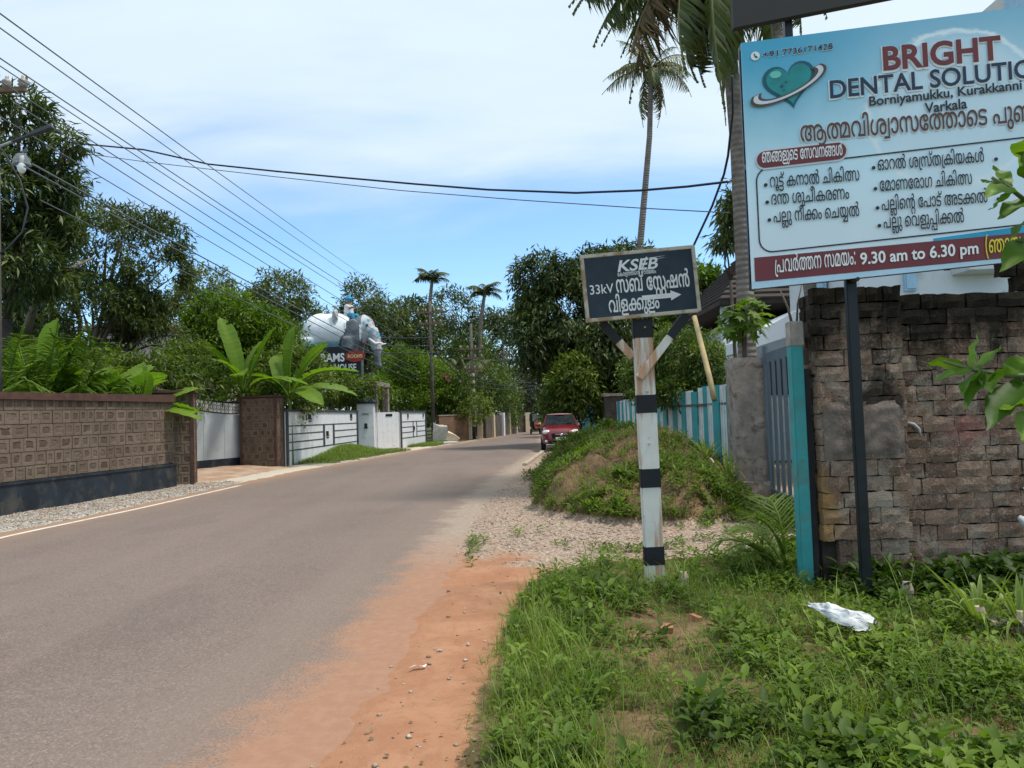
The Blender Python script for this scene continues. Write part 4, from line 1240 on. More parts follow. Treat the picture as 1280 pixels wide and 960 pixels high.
 33: '140|67,142 ~23,0 ~32,-10 12,-7 -12,-17 ~-10,7 ~-27,9 -18,0 ~-13,0 ~-16,-6 ~-8,-11 0,-6 ~0,-5 ~3,-6 3,-3 ~4,-5 ~21,-3 14,0 2,0 ~19,0 ~23,-8 6,-8 ~4,-4 ~3,-13 0,-6 ~0,-13 ~-13,-19 ~-27,-11 -20,0 ~-21,0 ~-31,9 -15,9 11,16 ~8,-4 ~17,-8 ~21,-4 11,0 ~13,0 ~17,6 ~7,11 0,6 ~0,6 ~-3,8 -4,3 ~-4,3 ~-15,3 -14,0 -2,0 ~-18,0 ~-27,7 -7,9 ~-4,4 ~-3,12 0,7 ~0,12 ~12,19 ~26,11',
 37: '342|90,142 ~20,0 ~26,-14 8,-11 -4,1 ~8,12 ~23,12 14,0 ~17,0 ~20,-13 7,-11 -3,-2 ~9,14 ~22,12 15,0 ~19,0 ~27,-19 ~14,-31 0,-19 ~0,-17 ~-8,-26 ~-18,-22 -12,-10 -14,15 ~9,7 ~13,16 ~8,22 0,15 ~0,15 ~-9,22 ~-17,14 -12,0 ~-10,0 ~-14,-8 -4,-7 ~-3,-5 ~-2,-16 0,-16 0,-72 -22,0 0,79 ~0,14 ~-3,17 -6,5 ~-3,4 ~-12,5 -8,0 ~-8,0 ~-11,-6 -4,-4 ~-5,-5 ~-5,-17 0,-15 0,-77 -21,0 0,75 ~0,16 ~-6,18 -5,5 ~-6,5 ~-14,5 -11,0 ~-18,0 ~-26,-17 ~-14,-29 0,-18 0,-3 ~0,-14 ~7,-19 ~14,-10 8,0 ~7,0 ~9,6 ~6,11 0,8 ~0,13 ~-13,12 -11,0 ~-10,0 ~-17,-10 -7,-8 -4,16 ~7,9 ~23,11 12,0 ~12,0 ~18,-10 ~10,-18 0,-13 ~0,-13 ~-10,-20 ~-19,-11 -13,0 ~-13,0 ~-23,13 ~-14,28 0,22 ~0,27 ~22,36 ~36,19',
 38: '253|127,-3 ~-17,0 ~-22,14 ~-12,26 0,18 ~0,16 ~11,27 ~19,21 12,7 4,4 ~10,6 ~24,6 14,0 ~18,0 ~28,-12 ~18,-19 ~10,-26 0,-15 ~0,-17 ~-11,-27 ~-18,-21 -11,-7 -13,16 ~9,4 ~13,15 ~9,21 0,14 ~0,16 ~-13,26 ~-24,14 -18,0 ~-7,0 ~-13,-1 -7,-3 -7,-3 ~-10,-5 ~-16,-17 ~-9,-25 0,-15 ~0,-16 ~8,-17 ~13,-8 8,0 ~7,0 ~14,7 ~8,18 0,16 ~0,14 ~-10,25 ~-16,19 -11,5 -5,3 ~-6,2 ~-11,1 -7,0 ~-19,0 ~-26,-14 ~-13,-26 0,-16 ~0,-13 ~8,-20 ~13,-16 9,-5 -12,-16 ~-11,6 ~-18,20 ~-11,28 0,17 ~0,16 ~10,26 ~20,19 ~29,12 19,0 ~12,0 ~21,-6 10,-5 6,-5 ~18,-10 ~23,-37 0,-24 ~0,-18 ~-12,-26 ~-23,-14',
 40: '160|93,142 ~18,0 ~25,-11 ~12,-17 0,-11 ~0,-12 ~-12,-17 -14,-6 -1,2 ~15,-4 ~14,-18 0,-12 ~0,-18 ~-24,-21 -23,0 ~-9,0 ~-13,2 -5,1 5,17 ~5,-1 ~10,-1 6,0 ~12,0 ~15,9 0,12 ~0,5 ~-4,8 -4,3 ~-4,4 ~-12,4 -13,0 -12,0 0,18 12,0 ~9,0 ~15,3 4,4 ~3,3 ~3,8 0,5 ~0,11 ~-18,12 -15,0 ~-21,0 ~-25,-19 ~-12,-31 0,-20 ~0,-13 ~3,-27 3,-12 -20,-3 ~-4,12 ~-4,31 0,13 ~0,25 ~18,40 ~35,22',
 41: '227|156,-3 ~-12,0 ~-16,7 ~-12,11 -4,7 4,0 ~-8,-13 ~-22,-12 -16,0 ~-19,0 ~-27,18 ~-14,31 0,20 ~0,16 ~9,26 ~17,23 12,9 14,-15 ~-9,-6 ~-13,-17 ~-8,-22 0,-14 ~0,-15 ~9,-23 ~18,-13 11,0 ~11,0 ~13,7 4,8 ~3,5 ~2,16 0,15 0,72 22,0 0,-72 ~0,-14 ~2,-17 3,-5 ~4,-8 ~14,-7 9,0 ~11,0 ~18,13 ~10,23 0,15 ~0,15 ~-8,22 ~-14,16 -8,6 14,15 ~11,-8 ~17,-21 ~10,-27 0,-18 ~0,-20 ~-15,-32 ~-28,-17',
 42: '227|72,142 ~12,0 ~16,-7 ~12,-11 4,-8 -4,0 ~8,14 ~22,12 16,0 ~19,0 ~27,-19 ~14,-31 0,-19 ~0,-17 ~-9,-26 ~-17,-22 -13,-10 -13,15 ~8,7 ~14,16 ~8,22 0,15 ~0,15 ~-10,22 ~-17,14 -12,0 ~-10,0 ~-13,-8 -4,-7 ~-4,-5 ~-2,-16 0,-15 0,-73 -21,0 0,73 ~0,14 ~-2,17 -3,5 ~-5,7 ~-13,8 -9,0 ~-11,0 ~-18,-14 ~-10,-22 0,-15 ~0,-15 ~8,-22 ~14,-16 8,-6 -15,-16 ~-11,9 ~-16,21 ~-10,27 0,18 ~0,20 ~15,31 ~28,18',
 44: '224|57,86 ~17,0 ~22,-12 ~11,-20 0,-11 ~0,-10 ~-7,-15 -4,-4 -7,4 96,0 0,120 21,0 0,-138 -124,0 -7,13 ~5,5 ~6,12 0,10 ~0,13 ~-15,16 -14,0 ~-9,0 ~-12,-8 ~-7,-12 0,-8 ~0,-9 ~7,-14 8,-5 -12,-15 ~-10,8 ~-14,21 0,15 ~0,13 ~12,20 ~22,11',
 48: '180|88,142 ~20,0 ~28,-10 10,-8 ~7,-7 ~9,-16 ~4,-21 0,-14 0,-66 -151,0 0,67 ~0,13 ~4,21 ~9,16 6,6 ~10,9 ~26,10|77,124 ~-11,0 ~-16,-11 -5,-9 ~-4,-6 ~-5,-21 0,-15 0,-45 2,0 ~17,13 ~26,28 ~15,29 0,13 ~0,8 ~-4,10 ~-8,6|118,98 ~0,-14 ~-14,-29 ~-24,-29 -18,-15 0,5 ~7,1 ~14,1 7,0 54,0 0,44 ~0,19 ~-7,24 ~-17,15 -13,4 1,1 ~4,-5 ~6,-12',
 49: '258|165,-3 ~-10,0 ~-21,5 -11,5 ~-1,1 ~-5,2 -1,1 ~-14,9 ~-16,24 ~-8,26 0,14 ~0,10 ~5,18 4,6 2,3 ~5,7 ~13,9 ~16,5 8,0 ~25,0 ~28,-32 0,-27 ~0,-23 ~-20,-36 -16,-11 ~-2,-1 ~-4,-2 -2,-2 ~-10,-6 ~-24,-5 -12,0 ~-20,0 ~-31,13 ~-22,23 ~-11,32 0,19 ~0,17 ~13,26 ~25,15 16,0 ~14,0 ~20,-11 7,-9 -15,-14 ~-3,6 ~-13,10 -10,0 ~-9,0 ~-15,-9 ~-8,-18 0,-14 ~0,-18 ~14,-31 ~28,-20 22,0 ~5,0 ~11,1 5,1 ~3,2 ~6,2 2,0 ~9,5 ~15,17 ~10,25 0,16 ~0,15 ~-9,18 ~-14,8 -8,0 ~-9,0 ~-14,-10 ~-8,-18 0,-13 ~0,-13 ~8,-26 ~15,-19 11,-5 ~2,-2 ~4,0 2,-1 ~5,-1 ~12,-2 6,0 ~21,0 ~27,17 ~13,29 0,18 ~0,15 ~-9,26 -9,11 18,12 ~11,-14 ~11,-32 0,-18 ~0,-17 ~-10,-30 ~-22,-22 ~-31,-12',
 50: '184|91,142 ~21,0 ~31,-12 ~21,-22 ~10,-30 0,-18 ~0,-22 ~-14,-28 ~-24,-13 -15,0 ~-16,0 ~-21,15 ~-11,23 0,14 ~0,24 ~25,28 22,0 ~14,0 ~20,-15 ~12,-22 1,-12 -6,0 ~-2,8 ~-10,14 ~-15,10 -10,0 ~-16,0 ~-14,-19 0,-15 ~0,-11 ~5,-16 ~13,-9 9,0 ~11,0 ~14,10 ~8,21 0,17 ~0,0 ~-1,10 -1,6 ~0,1 ~0,4 -1,1 ~-2,10 ~-15,18 ~-25,12 -18,0 ~-18,0 ~-27,-14 ~-14,-24 0,-18 ~0,-13 ~8,-20 ~13,-16 9,-5 -12,-16 ~-11,6 ~-18,20 ~-11,28 0,17 ~0,14 ~9,26 ~20,21 ~31,12',
 51: '168|85,142 ~19,0 ~28,-12 ~18,-19 ~9,-26 0,-15 ~0,-17 ~-11,-27 ~-18,-21 -12,-7 -12,16 ~8,4 ~14,16 ~8,20 0,14 ~0,16 ~-12,25 ~-23,15 -17,0 ~-16,0 ~-24,-15 ~-12,-25 0,-16 ~0,-13 ~8,-20 ~13,-16 9,-5 -12,-16 ~-11,6 ~-18,20 ~-11,28 0,17 ~0,16 ~10,26 ~19,19 ~28,12',
 53: '181|100,124 ~-15,0 ~-23,-5 ~-17,-9 ~-12,-11 -3,-7 ~0,-1 ~1,-3 0,0 ~-1,-3 ~-1,-5 0,-2 ~0,-16 ~11,-16 12,0 ~12,0 ~10,13 0,9 ~0,5 ~-4,9 ~-9,6 -7,0 ~-12,0 ~-15,-14 -5,-6 -6,14 ~4,5 ~12,10 ~16,7 9,0 ~13,0 ~17,-10 ~7,-17 0,-9 ~0,-10 ~-8,-18 ~-19,-11 -15,0 ~-12,0 ~-20,11 ~-10,22 0,16 ~0,14 ~12,23 ~23,17 ~33,10 22,0 ~24,0 ~30,-10 ~14,-18 0,-14 ~0,-8 ~-6,-14 ~-15,-10 -12,-2 -23,4 0,8 2,0 ~8,0 ~12,2 4,3 ~5,3 ~3,8 0,5 ~0,8 ~-9,11 ~-20,6|171,36 ~0,-8 ~-5,-13 -6,-5 ~-4,-3 ~-10,-5 ~-16,-2 -12,0 -53,0 ~-10,0 ~-11,-2 -2,-1 ~-4,-2 ~-4,-7 0,-4 ~0,-3 ~2,-7 4,-2 ~3,-2 ~11,-2 11,0 102,0 0,-18 -103,0 ~-13,0 ~-18,4 -7,4 ~-6,4 ~-8,13 0,8 ~0,9 ~7,14 7,4 ~3,2 ~9,4 ~13,2 9,0 56,0 ~10,0 ~14,2 4,3 ~2,3 ~4,7 0,5 ~0,6 ~-4,8 -5,2 ~-3,3 ~-12,3 -10,0 -4,0 0,13 26,-2 ~17,-3 ~16,-19',
 55: '239|85,142 ~19,0 ~28,-12 ~18,-19 ~9,-26 0,-15 ~0,-13 ~-7,-21 ~-10,-16 -7,-7 -6,5 71,0 0,120 22,0 0,-138 -105,0 -9,15 ~8,5 ~12,14 ~8,20 0,14 ~0,16 ~-12,25 ~-23,15 -17,0 ~-16,0 ~-24,-15 ~-12,-25 0,-16 ~0,-13 ~8,-20 ~13,-16 9,-5 -12,-16 ~-11,6 ~-18,20 ~-11,28 0,17 ~0,16 ~10,26 ~19,19 ~28,12',
 56: '260|171,142 ~19,0 ~29,-12 ~21,-21 ~10,-30 0,-19 ~0,-22 ~-14,-28 ~-24,-13 -15,0 ~-16,0 ~-21,15 ~-11,23 0,14 ~0,24 ~25,28 22,0 ~14,0 ~20,-15 ~12,-22 1,-12 -6,0 ~-2,8 ~-10,14 ~-15,10 -10,0 ~-16,0 ~-14,-19 0,-15 ~0,-11 ~6,-16 ~12,-9 9,0 ~11,0 ~14,10 ~8,21 0,17 ~0,0 ~-1,10 -1,6 ~0,1 ~0,4 0,1 ~-3,11 ~-16,18 ~-23,11 -14,0 ~-10,0 ~-17,-5 -5,-4 ~-10,-7 ~-7,-25 0,-17 0,-4 ~0,-19 ~-6,-22 -7,-8 ~-7,-8 ~-19,-8 -14,0 ~-19,0 ~-27,16 ~-14,31 0,22 ~0,17 ~8,27 ~18,22 12,10 14,-16 ~-9,-6 ~-13,-17 ~-8,-23 0,-14 ~0,-15 ~9,-23 ~17,-13 10,0 ~11,0 ~12,6 3,5 ~4,7 ~3,22 0,11 0,4 ~0,22 ~11,26 10,8 ~10,8 ~24,8',
 57: '287|57,86 ~17,0 ~22,-12 ~11,-20 0,-11 ~0,-10 ~-7,-15 -4,-4 -7,4 80,0 4,-18 -91,0 -7,13 ~5,5 ~6,12 0,10 ~0,13 ~-15,16 -14,0 ~-9,0 ~-12,-8 ~-7,-12 0,-8 ~0,-9 ~7,-14 8,-5 -12,-15 ~-10,8 ~-14,21 0,15 ~0,13 ~12,20 ~22,11|164,0 0,95 ~0,8 ~-2,12 -2,3 ~-2,3 ~-6,3 -6,0 ~-7,0 ~-9,-10 0,-10 ~0,-7 ~6,-13 ~15,-8 13,0 7,0 ~15,0 ~24,11 ~19,18 ~14,22 5,11 22,0 0,-138|148,142 ~8,0 ~12,-4 5,-4 ~7,-5 ~6,-17 0,-16 0,-78 62,0 0,64 ~0,4 ~0,12 ~1,10 0,3 1,0 ~-7,-17 ~-23,-23 ~-30,-12 -16,0 -8,0 ~-20,0 ~-26,12 ~-12,21 0,12 ~0,10 ~9,17 ~18,11',
 58: '305|157,142 ~11,0 ~18,-8 6,-7 ~4,-4 ~5,-11 ~4,-20 0,-16 0,-9 ~0,-13 ~3,-21 4,-7 ~3,-5 ~11,-6 11,0 ~11,0 ~17,13 ~9,23 0,15 ~0,15 ~-8,22 ~-13,17 -9,6 13,16 ~13,-10 ~17,-22 ~9,-27 0,-17 ~0,-22 ~-14,-31 ~-27,-16 -19,0 ~-14,0 ~-20,8 -6,8 ~-5,5 ~-5,14 ~-3,17 0,13 0,12 ~0,17 ~-4,19 -4,5 ~-3,4 ~-11,5 -7,0 ~-7,0 ~-11,-6 -3,-4 ~-5,-5 ~-4,-16 0,-16 0,-77 -21,0 0,73 ~0,14 ~-2,17 -3,5 ~-5,7 ~-13,8 -9,0 ~-11,0 ~-18,-14 ~-10,-22 0,-15 ~0,-15 ~8,-22 ~14,-16 8,-6 -15,-16 ~-11,9 ~-16,21 ~-10,27 0,18 ~0,19 ~14,31 ~28,19 20,0 ~16,0 ~20,-13 7,-11 -1,0 ~6,12 ~22,12',
 64: '126|116,70 ~0,-15 ~-6,-26 ~-14,-20 ~-22,-12 -16,0 ~-13,0 ~-19,8 ~-12,14 ~-8,16 -2,7 22,4 ~2,-6 ~6,-15 ~13,-11 11,0 ~13,0 ~15,14 ~8,25 0,17 ~0,16 ~-8,24 ~-15,14 -12,0 ~-10,0 ~-13,-10 ~-8,-15 -1,-7 -22,5 ~3,8 ~8,15 ~13,14 ~19,8 12,0 ~16,0 ~21,-12 ~13,-20 ~6,-26',
 65: '57|-8,211 ~9,0 ~14,-4 6,-5 ~7,-5 ~8,-14 ~3,-23 0,-18 0,-142 -21,0 0,136 ~0,12 ~-2,20 ~-3,13 -3,4 ~-3,4 ~-9,4 -6,0 ~-6,0 ~-10,-5 ~-7,-10 0,-8 ~0,-3 ~1,-5 0,-2 -21,-4 ~-1,4 ~-1,6 0,2 ~0,15 ~13,19 ~20,9',
 66: '57|-27,211 ~10,0 ~22,-4 10,-6 ~14,-9 ~10,-31 0,-25 0,-136 -21,0 0,131 ~0,10 ~-1,16 ~-2,12 -3,5 ~-5,12 ~-20,9 -16,0 ~-6,0 ~-11,-5 ~-6,-8 0,-6 ~0,-6 ~7,-9 9,0 ~9,0 ~8,11 0,6 ~0,6 ~-5,10 -5,4 23,-6 ~2,-2 ~2,-8 0,-6 ~0,-8 ~-6,-14 ~-16,-10 -13,0 ~-9,0 ~-16,8 ~-10,14 0,11 ~0,10 ~11,15 ~20,9',
 67: '83|39,-57 ~-21,0 ~-24,25 0,19 ~0,13 ~11,19 ~21,11 12,0 ~14,0 ~20,-10 ~12,-20 0,-13 ~0,-13 ~-12,-20 ~-20,-11|39,-40 ~10,0 ~14,13 0,14 ~0,13 ~-14,14 -11,0 ~-10,0 ~-14,-14 0,-14 ~0,-12 ~14,-14|26,142 ~15,0 ~17,-12 ~8,-19 0,-11 ~0,-15 ~-9,-42 -7,-22 -20,4 ~6,21 ~8,36 0,17 ~0,10 ~-9,15 -11,0 ~-4,0 ~-9,-2 -3,0 -4,17 ~4,1 ~12,2',
 68: '83|38,-57 ~-20,0 ~-24,25 0,19 ~0,13 ~11,19 ~20,11 13,0 ~14,0 ~20,-10 ~12,-20 0,-13 ~0,-13 ~-12,-20 ~-20,-11|38,14 ~-12,0 ~-16,-14 0,-14 ~0,-13 ~16,-14 12,0 ~12,0 ~17,14 0,14 ~0,13 ~-17,14|38,-24 ~-14,0 ~-14,16 0,13 ~0,4 ~6,9 4,6 11,-7 ~-5,-2 ~-4,-7 0,-3 ~0,-4 ~4,-5 ~8,-4 5,0 ~5,0 ~6,4 ~4,5 0,4 ~0,3 ~-4,6 -4,2 11,8 ~5,-6 ~5,-8 0,-6 ~0,-7 ~-5,-13 ~-13,-8|26,142 ~15,0 ~17,-12 ~8,-19 0,-11 ~0,-15 ~-9,-42 -7,-22 -20,4 ~6,21 ~8,36 0,17 ~0,10 ~-9,15 -11,0 ~-4,0 ~-9,-2 -3,0 -4,17 ~4,1 ~12,2',
 71: '178|59,-3 ~-13,0 ~-22,13 ~-14,27 0,21 ~0,20 ~12,30 ~23,22 ~31,12 18,0 ~19,0 ~29,-12 ~18,-19 ~9,-26 0,-15 ~0,-17 ~-11,-27 ~-18,-21 -11,-7 -13,16 ~9,4 ~13,16 ~9,20 0,14 ~0,17 ~-13,25 ~-24,14 -18,0 ~-18,0 ~-28,-18 ~-16,-30 0,-19 ~0,-14 ~8,-19 ~13,-10 9,0 ~6,0 ~10,6 ~5,12 0,8 ~0,12 ~-13,12 -10,0 ~-10,0 ~-18,-9 -7,-8 -4,15 ~8,9 ~22,11 12,0 ~13,0 ~18,-10 ~10,-18 0,-13 ~0,-13 ~-10,-20 ~-20,-11',
 72: '148|91,-3 ~-16,0 ~-29,9 ~-23,17 ~-13,28 0,19 ~0,19 ~13,27 ~23,17 ~30,9 16,0 ~16,0 ~21,-9 ~11,-15 0,-10 ~0,-11 ~-10,-15 ~-16,-7 -9,0 ~-13,0 ~-16,9 ~-7,16 0,8 ~0,5 ~3,9 2,2 23,5 ~-5,-3 ~-5,-12 0,-6 ~0,-5 ~8,-12 9,0 ~8,0 ~8,10 0,6 ~0,10 ~-14,9 -9,0 ~-3,0 ~-7,0 -3,-1 ~-16,-1 ~-24,-14 ~-12,-24 0,-16 ~0,-16 ~12,-25 ~24,-15 15,0 ~3,-1 ~6,0 3,0 ~7,0 ~10,4 ~7,8 0,7 ~0,6 ~-8,10 -8,0 ~-10,0 ~-7,-12 0,-6 ~0,-6 ~4,-11 5,-3 -23,4 ~-2,3 ~-2,9 0,6 ~0,8 ~7,14 ~15,10 13,0 ~9,0 ~16,-8 ~10,-14 0,-11 ~0,-9 ~-10,-16 ~-21,-9',
 77: '0|-28,148 ~-14,0 ~-20,10 ~-11,18 0,12 ~0,4 ~1,10 2,2 18,-3 ~-1,-3 ~-1,-6 0,-3 ~0,-9 ~8,-11 ~11,-4 7,0 ~8,0 ~11,4 ~7,11 0,9 ~0,3 ~-1,6 -1,3 19,3 ~1,-2 ~2,-10 0,-4 ~0,-12 ~-11,-18 ~-20,-10',
 117: '265|72,142 ~11,0 ~17,-6 ~13,-12 5,-10 6,-57 0,-57 -21,0 0,70 ~0,17 ~-2,17 -3,5 ~-5,7 ~-13,8 -9,0 ~-11,0 ~-18,-14 ~-10,-22 0,-15 ~0,-15 ~8,-22 ~14,-16 8,-6 -15,-16 ~-11,9 ~-16,21 ~-10,27 0,18 ~0,20 ~15,31 ~28,18|206,-3 ~-16,0 ~-23,13 ~-11,26 0,18 ~0,15 ~9,25 ~16,22 11,9 7,8 ~7,7 ~10,14 0,9 ~0,7 ~-8,10 -11,0 ~-5,0 ~-10,-2 -4,-1 -4,17 ~4,2 ~14,2 8,0 ~15,0 ~17,-11 ~6,-14 0,-6 ~0,-13 ~-13,-20 -12,-11 -5,-7 ~-10,-9 ~-14,-20 ~-6,-22 0,-11 ~0,-16 ~8,-17 ~12,-7 8,0 ~13,0 ~15,20 0,20 ~0,13 ~-8,25 ~-16,20 -13,6 ~-5,3 ~-12,3 -8,0 ~-13,0 ~-16,-6 -5,-5 ~-4,-4 ~-6,-12 ~-4,-17 0,-14 0,-41 -18,0 0,48 6,40 ~6,9 ~17,13 ~23,7 13,0 ~11,0 ~18,-4 8,-5 ~2,0 ~2,-2 1,0 ~15,-9 ~19,-24 ~9,-29 0,-14 ~0,-27 ~-26,-31',
 118: '184|124,-3 ~-16,0 ~-22,13 ~-12,26 0,18 ~0,15 ~9,25 ~17,22 10,9 7,8 ~7,7 ~11,14 0,9 ~0,7 ~-9,10 -10,0 ~-6,0 ~-10,-2 -3,-1 -5,17 ~4,2 ~15,2 8,0 ~15,0 ~16,-11 ~7,-14 0,-6 ~0,-13 ~-13,-20 -12,-11 -5,-7 ~-11,-9 ~-13,-20 ~-7,-22 0,-11 ~0,-16 ~8,-17 ~13,-7 7,0 ~14,0 ~14,20 0,20 ~0,10 ~-4,19 ~-10,17 ~-13,14 -9,4 ~-6,3 ~-14,3 -8,0 ~-18,0 ~-25,-15 ~-13,-25 0,-16 ~0,-13 ~8,-20 ~13,-16 9,-5 -12,-16 ~-11,6 ~-18,20 ~-11,28 0,17 ~0,16 ~10,26 ~20,19 ~29,12 19,0 ~11,0 ~19,-4 9,-5 ~1,0 ~2,-1 2,-1 ~14,-9 ~19,-24 ~9,-29 0,-14 ~0,-27 ~-26,-31',
 119: '299|183,142 ~11,0 ~20,-3 ~18,-5 8,-4 6,-3 ~22,-11 ~22,-38 0,-23 ~0,-27 ~-26,-31 -25,0 ~-15,0 ~-23,13 ~-11,26 0,18 ~0,15 ~9,25 ~16,22 11,9 6,7 ~8,7 ~10,15 0,9 ~0,7 ~-8,10 -11,0 ~-5,0 ~-10,-2 -4,-1 -4,17 ~4,2 ~14,2 8,0 ~16,0 ~16,-11 ~6,-14 0,-6 ~0,-13 ~-13,-20 -11,-11 -6,-7 ~-10,-9 ~-14,-20 ~-6,-22 0,-11 ~0,-16 ~8,-17 ~12,-7 8,0 ~13,0 ~15,20 0,20 ~0,14 ~-9,23 ~-16,19 -13,5 -4,2 ~-9,3 ~-22,4 -13,0 ~-11,0 ~-22,-4 -11,-4 -4,-2 ~-16,-8 ~-20,-28 0,-23 ~0,-16 ~8,-17 ~13,-8 8,0 ~7,0 ~14,7 ~8,18 0,16 ~0,14 ~-10,25 ~-16,19 -11,5 -5,3 ~-6,2 ~-11,1 -7,0 ~-19,0 ~-26,-14 ~-13,-26 0,-16 ~0,-13 ~8,-20 ~13,-16 9,-5 -12,-16 ~-11,6 ~-18,20 ~-11,28 0,17 ~0,16 ~10,26 ~20,19 ~29,12 19,0 ~12,0 ~21,-5 10,-6 6,-5 ~18,-10 ~23,-37 0,-24 ~0,-18 ~-12,-26 ~-23,-14 -16,0 ~-17,0 ~-22,14 ~-12,26 0,18 ~0,16 ~10,26 ~18,20 12,7 6,4 ~13,8 ~30,6',
 120: '261|196,198 ~15,0 ~16,-11 ~7,-14 0,-6 ~0,-13 ~-14,-20 -11,-11 -5,-7 ~-11,-9 ~-13,-20 ~-7,-22 0,-11 ~0,-16 ~8,-16 ~13,-8 7,0 ~14,0 ~14,20 0,20 ~0,10 ~-4,18 ~-9,18 ~-13,14 -9,4 ~-4,3 ~-13,3 -7,0 ~-9,0 ~-16,-5 -5,-4 ~-9,-7 ~-8,-25 0,-17 0,-4 ~0,-13 ~-3,-17 ~-6,-14 -4,-5 ~-7,-8 ~-19,-8 -14,0 ~-19,0 ~-27,16 ~-14,31 0,22 ~0,17 ~8,27 ~18,22 12,10 14,-16 ~-9,-6 ~-13,-17 ~-8,-23 0,-14 ~0,-15 ~9,-23 ~17,-13 10,0 ~11,0 ~12,6 3,5 ~4,7 ~3,23 0,10 0,4 ~0,22 ~11,26 10,9 ~10,8 ~23,7 14,0 ~10,0 ~17,-5 8,-3 5,-3 ~13,-8 ~20,-24 ~9,-29 0,-15 ~0,-27 ~-25,-31 -25,0 ~-16,0 ~-22,13 ~-12,26 0,18 ~0,15 ~9,25 ~16,22 11,9 7,8 ~8,7 ~10,14 0,9 ~0,7 ~-9,10 -11,0 ~-5,0 ~-10,-2 -3,-1 -5,17 ~4,2 ~15,2',
 132: '140|67,142 ~23,0 ~32,-10 12,-7 -12,-17 ~-10,7 ~-27,9 -18,0 ~-13,0 ~-16,-6 ~-8,-11 0,-6 ~0,-5 ~3,-6 3,-3 ~4,-5 ~21,-3 14,0 2,0 ~19,0 ~23,-8 6,-8 ~4,-4 ~3,-13 0,-6 ~0,-13 ~-13,-19 ~-27,-11 -20,0 ~-21,0 ~-31,9 -15,9 11,16 ~8,-4 ~17,-8 ~21,-4 11,0 ~13,0 ~17,6 ~7,11 0,6 ~0,6 ~-3,8 -4,3 ~-4,3 ~-15,3 -14,0 -2,0 ~-18,0 ~-27,7 -7,9 ~-4,4 ~-3,12 0,7 ~0,12 ~12,19 ~26,11|113,148 ~-15,0 ~-20,10 ~-10,18 0,12 ~0,4 ~1,10 1,2 19,-3 ~-1,-3 ~-1,-6 0,-3 ~0,-9 ~7,-11 ~12,-4 7,0 ~7,0 ~12,4 ~7,11 0,9 ~0,3 ~-1,6 -1,3 19,3 ~1,-2 ~1,-10 0,-4 ~0,-12 ~-10,-18 ~-20,-10',
 144: '326|90,142 ~20,0 ~26,-14 8,-11 5,-10 3,-41 0,-66 -22,0 0,76 ~0,15 ~-5,18 -5,5 ~-6,5 ~-14,5 -11,0 ~-18,0 ~-26,-17 ~-14,-29 0,-18 0,-3 ~0,-14 ~7,-19 ~14,-10 8,0 ~7,0 ~9,6 ~6,11 0,8 ~0,13 ~-13,12 -11,0 ~-10,0 ~-17,-10 -7,-8 -4,16 ~7,9 ~23,11 12,0 ~12,0 ~18,-10 ~10,-18 0,-13 ~0,-13 ~-10,-20 ~-19,-11 -13,0 ~-13,0 ~-23,13 ~-14,28 0,22 ~0,27 ~22,36 ~36,19|309,138 0,-138 -104,0 -9,14 ~7,6 ~13,16 ~8,22 0,15 ~0,15 ~-10,22 ~-17,14 -12,0 ~-10,0 ~-13,-8 -4,-7 ~-4,-5 ~-2,-16 0,-17 0,-71 -22,0 0,64 13,42 -1,13 ~7,12 ~21,11 15,0 ~19,0 ~28,-19 ~14,-31 0,-19 ~0,-14 ~-6,-21 ~-10,-16 -6,-7 -5,3 68,0 0,120|299,148 ~-15,0 ~-20,10 ~-10,18 0,12 ~0,4 ~1,10 1,2 18,-3 ~0,-3 ~-1,-6 0,-3 ~0,-9 ~7,-11 ~12,-4 7,0 ~7,0 ~12,4 ~6,11 0,9 ~0,3 ~0,6 -1,3 19,3 ~0,-2 ~2,-10 0,-4 ~0,-12 ~-10,-18 ~-21,-10',
 156: '305|157,142 ~11,0 ~18,-8 6,-7 ~4,-4 ~5,-11 ~4,-20 0,-16 0,-9 ~0,-13 ~3,-21 4,-7 ~3,-5 ~11,-6 11,0 ~11,0 ~17,13 ~9,23 0,15 ~0,15 ~-8,22 ~-13,17 -9,6 13,16 ~13,-10 ~17,-22 ~9,-27 0,-17 ~0,-22 ~-14,-31 ~-27,-16 -19,0 ~-14,0 ~-20,8 -6,8 ~-5,5 ~-5,14 ~-3,17 0,13 0,12 ~0,17 ~-4,19 -4,5 ~-3,4 ~-11,5 -7,0 ~-7,0 ~-11,-6 -3,-4 ~-5,-5 ~-4,-16 0,-16 0,-77 -21,0 0,73 ~0,14 ~-2,17 -3,5 ~-5,7 ~-13,8 -9,0 ~-11,0 ~-18,-14 ~-10,-22 0,-15 ~0,-15 ~8,-22 ~14,-16 8,-6 -15,-16 ~-11,9 ~-16,21 ~-10,27 0,18 ~0,19 ~14,31 ~28,19 20,0 ~16,0 ~20,-13 7,-11 -1,0 ~6,12 ~22,12|278,148 ~-14,0 ~-21,10 ~-10,18 0,12 ~0,4 ~1,10 1,2 19,-3 ~-1,-3 ~-1,-6 0,-3 ~0,-9 ~7,-11 ~12,-4 7,0 ~8,0 ~11,4 ~7,11 0,9 ~0,3 ~-1,6 -1,3 19,3 ~1,-2 ~1,-10 0,-4 ~0,-12 ~-10,-18 ~-21,-10',
 161: '57|39,138 0,-178 -85,0 0,18 64,0 0,160',
 162: '61|63,138 ~-11,-22 ~-13,-41 ~-6,-39 0,-18 ~0,-17 ~7,-20 ~16,-9 12,0 ~4,0 ~7,1 4,1 3,-19 ~-7,-1 ~-10,0 -5,0 ~-18,0 ~-24,15 ~-11,28 0,20 ~0,20 ~7,40 ~13,41 9,20',
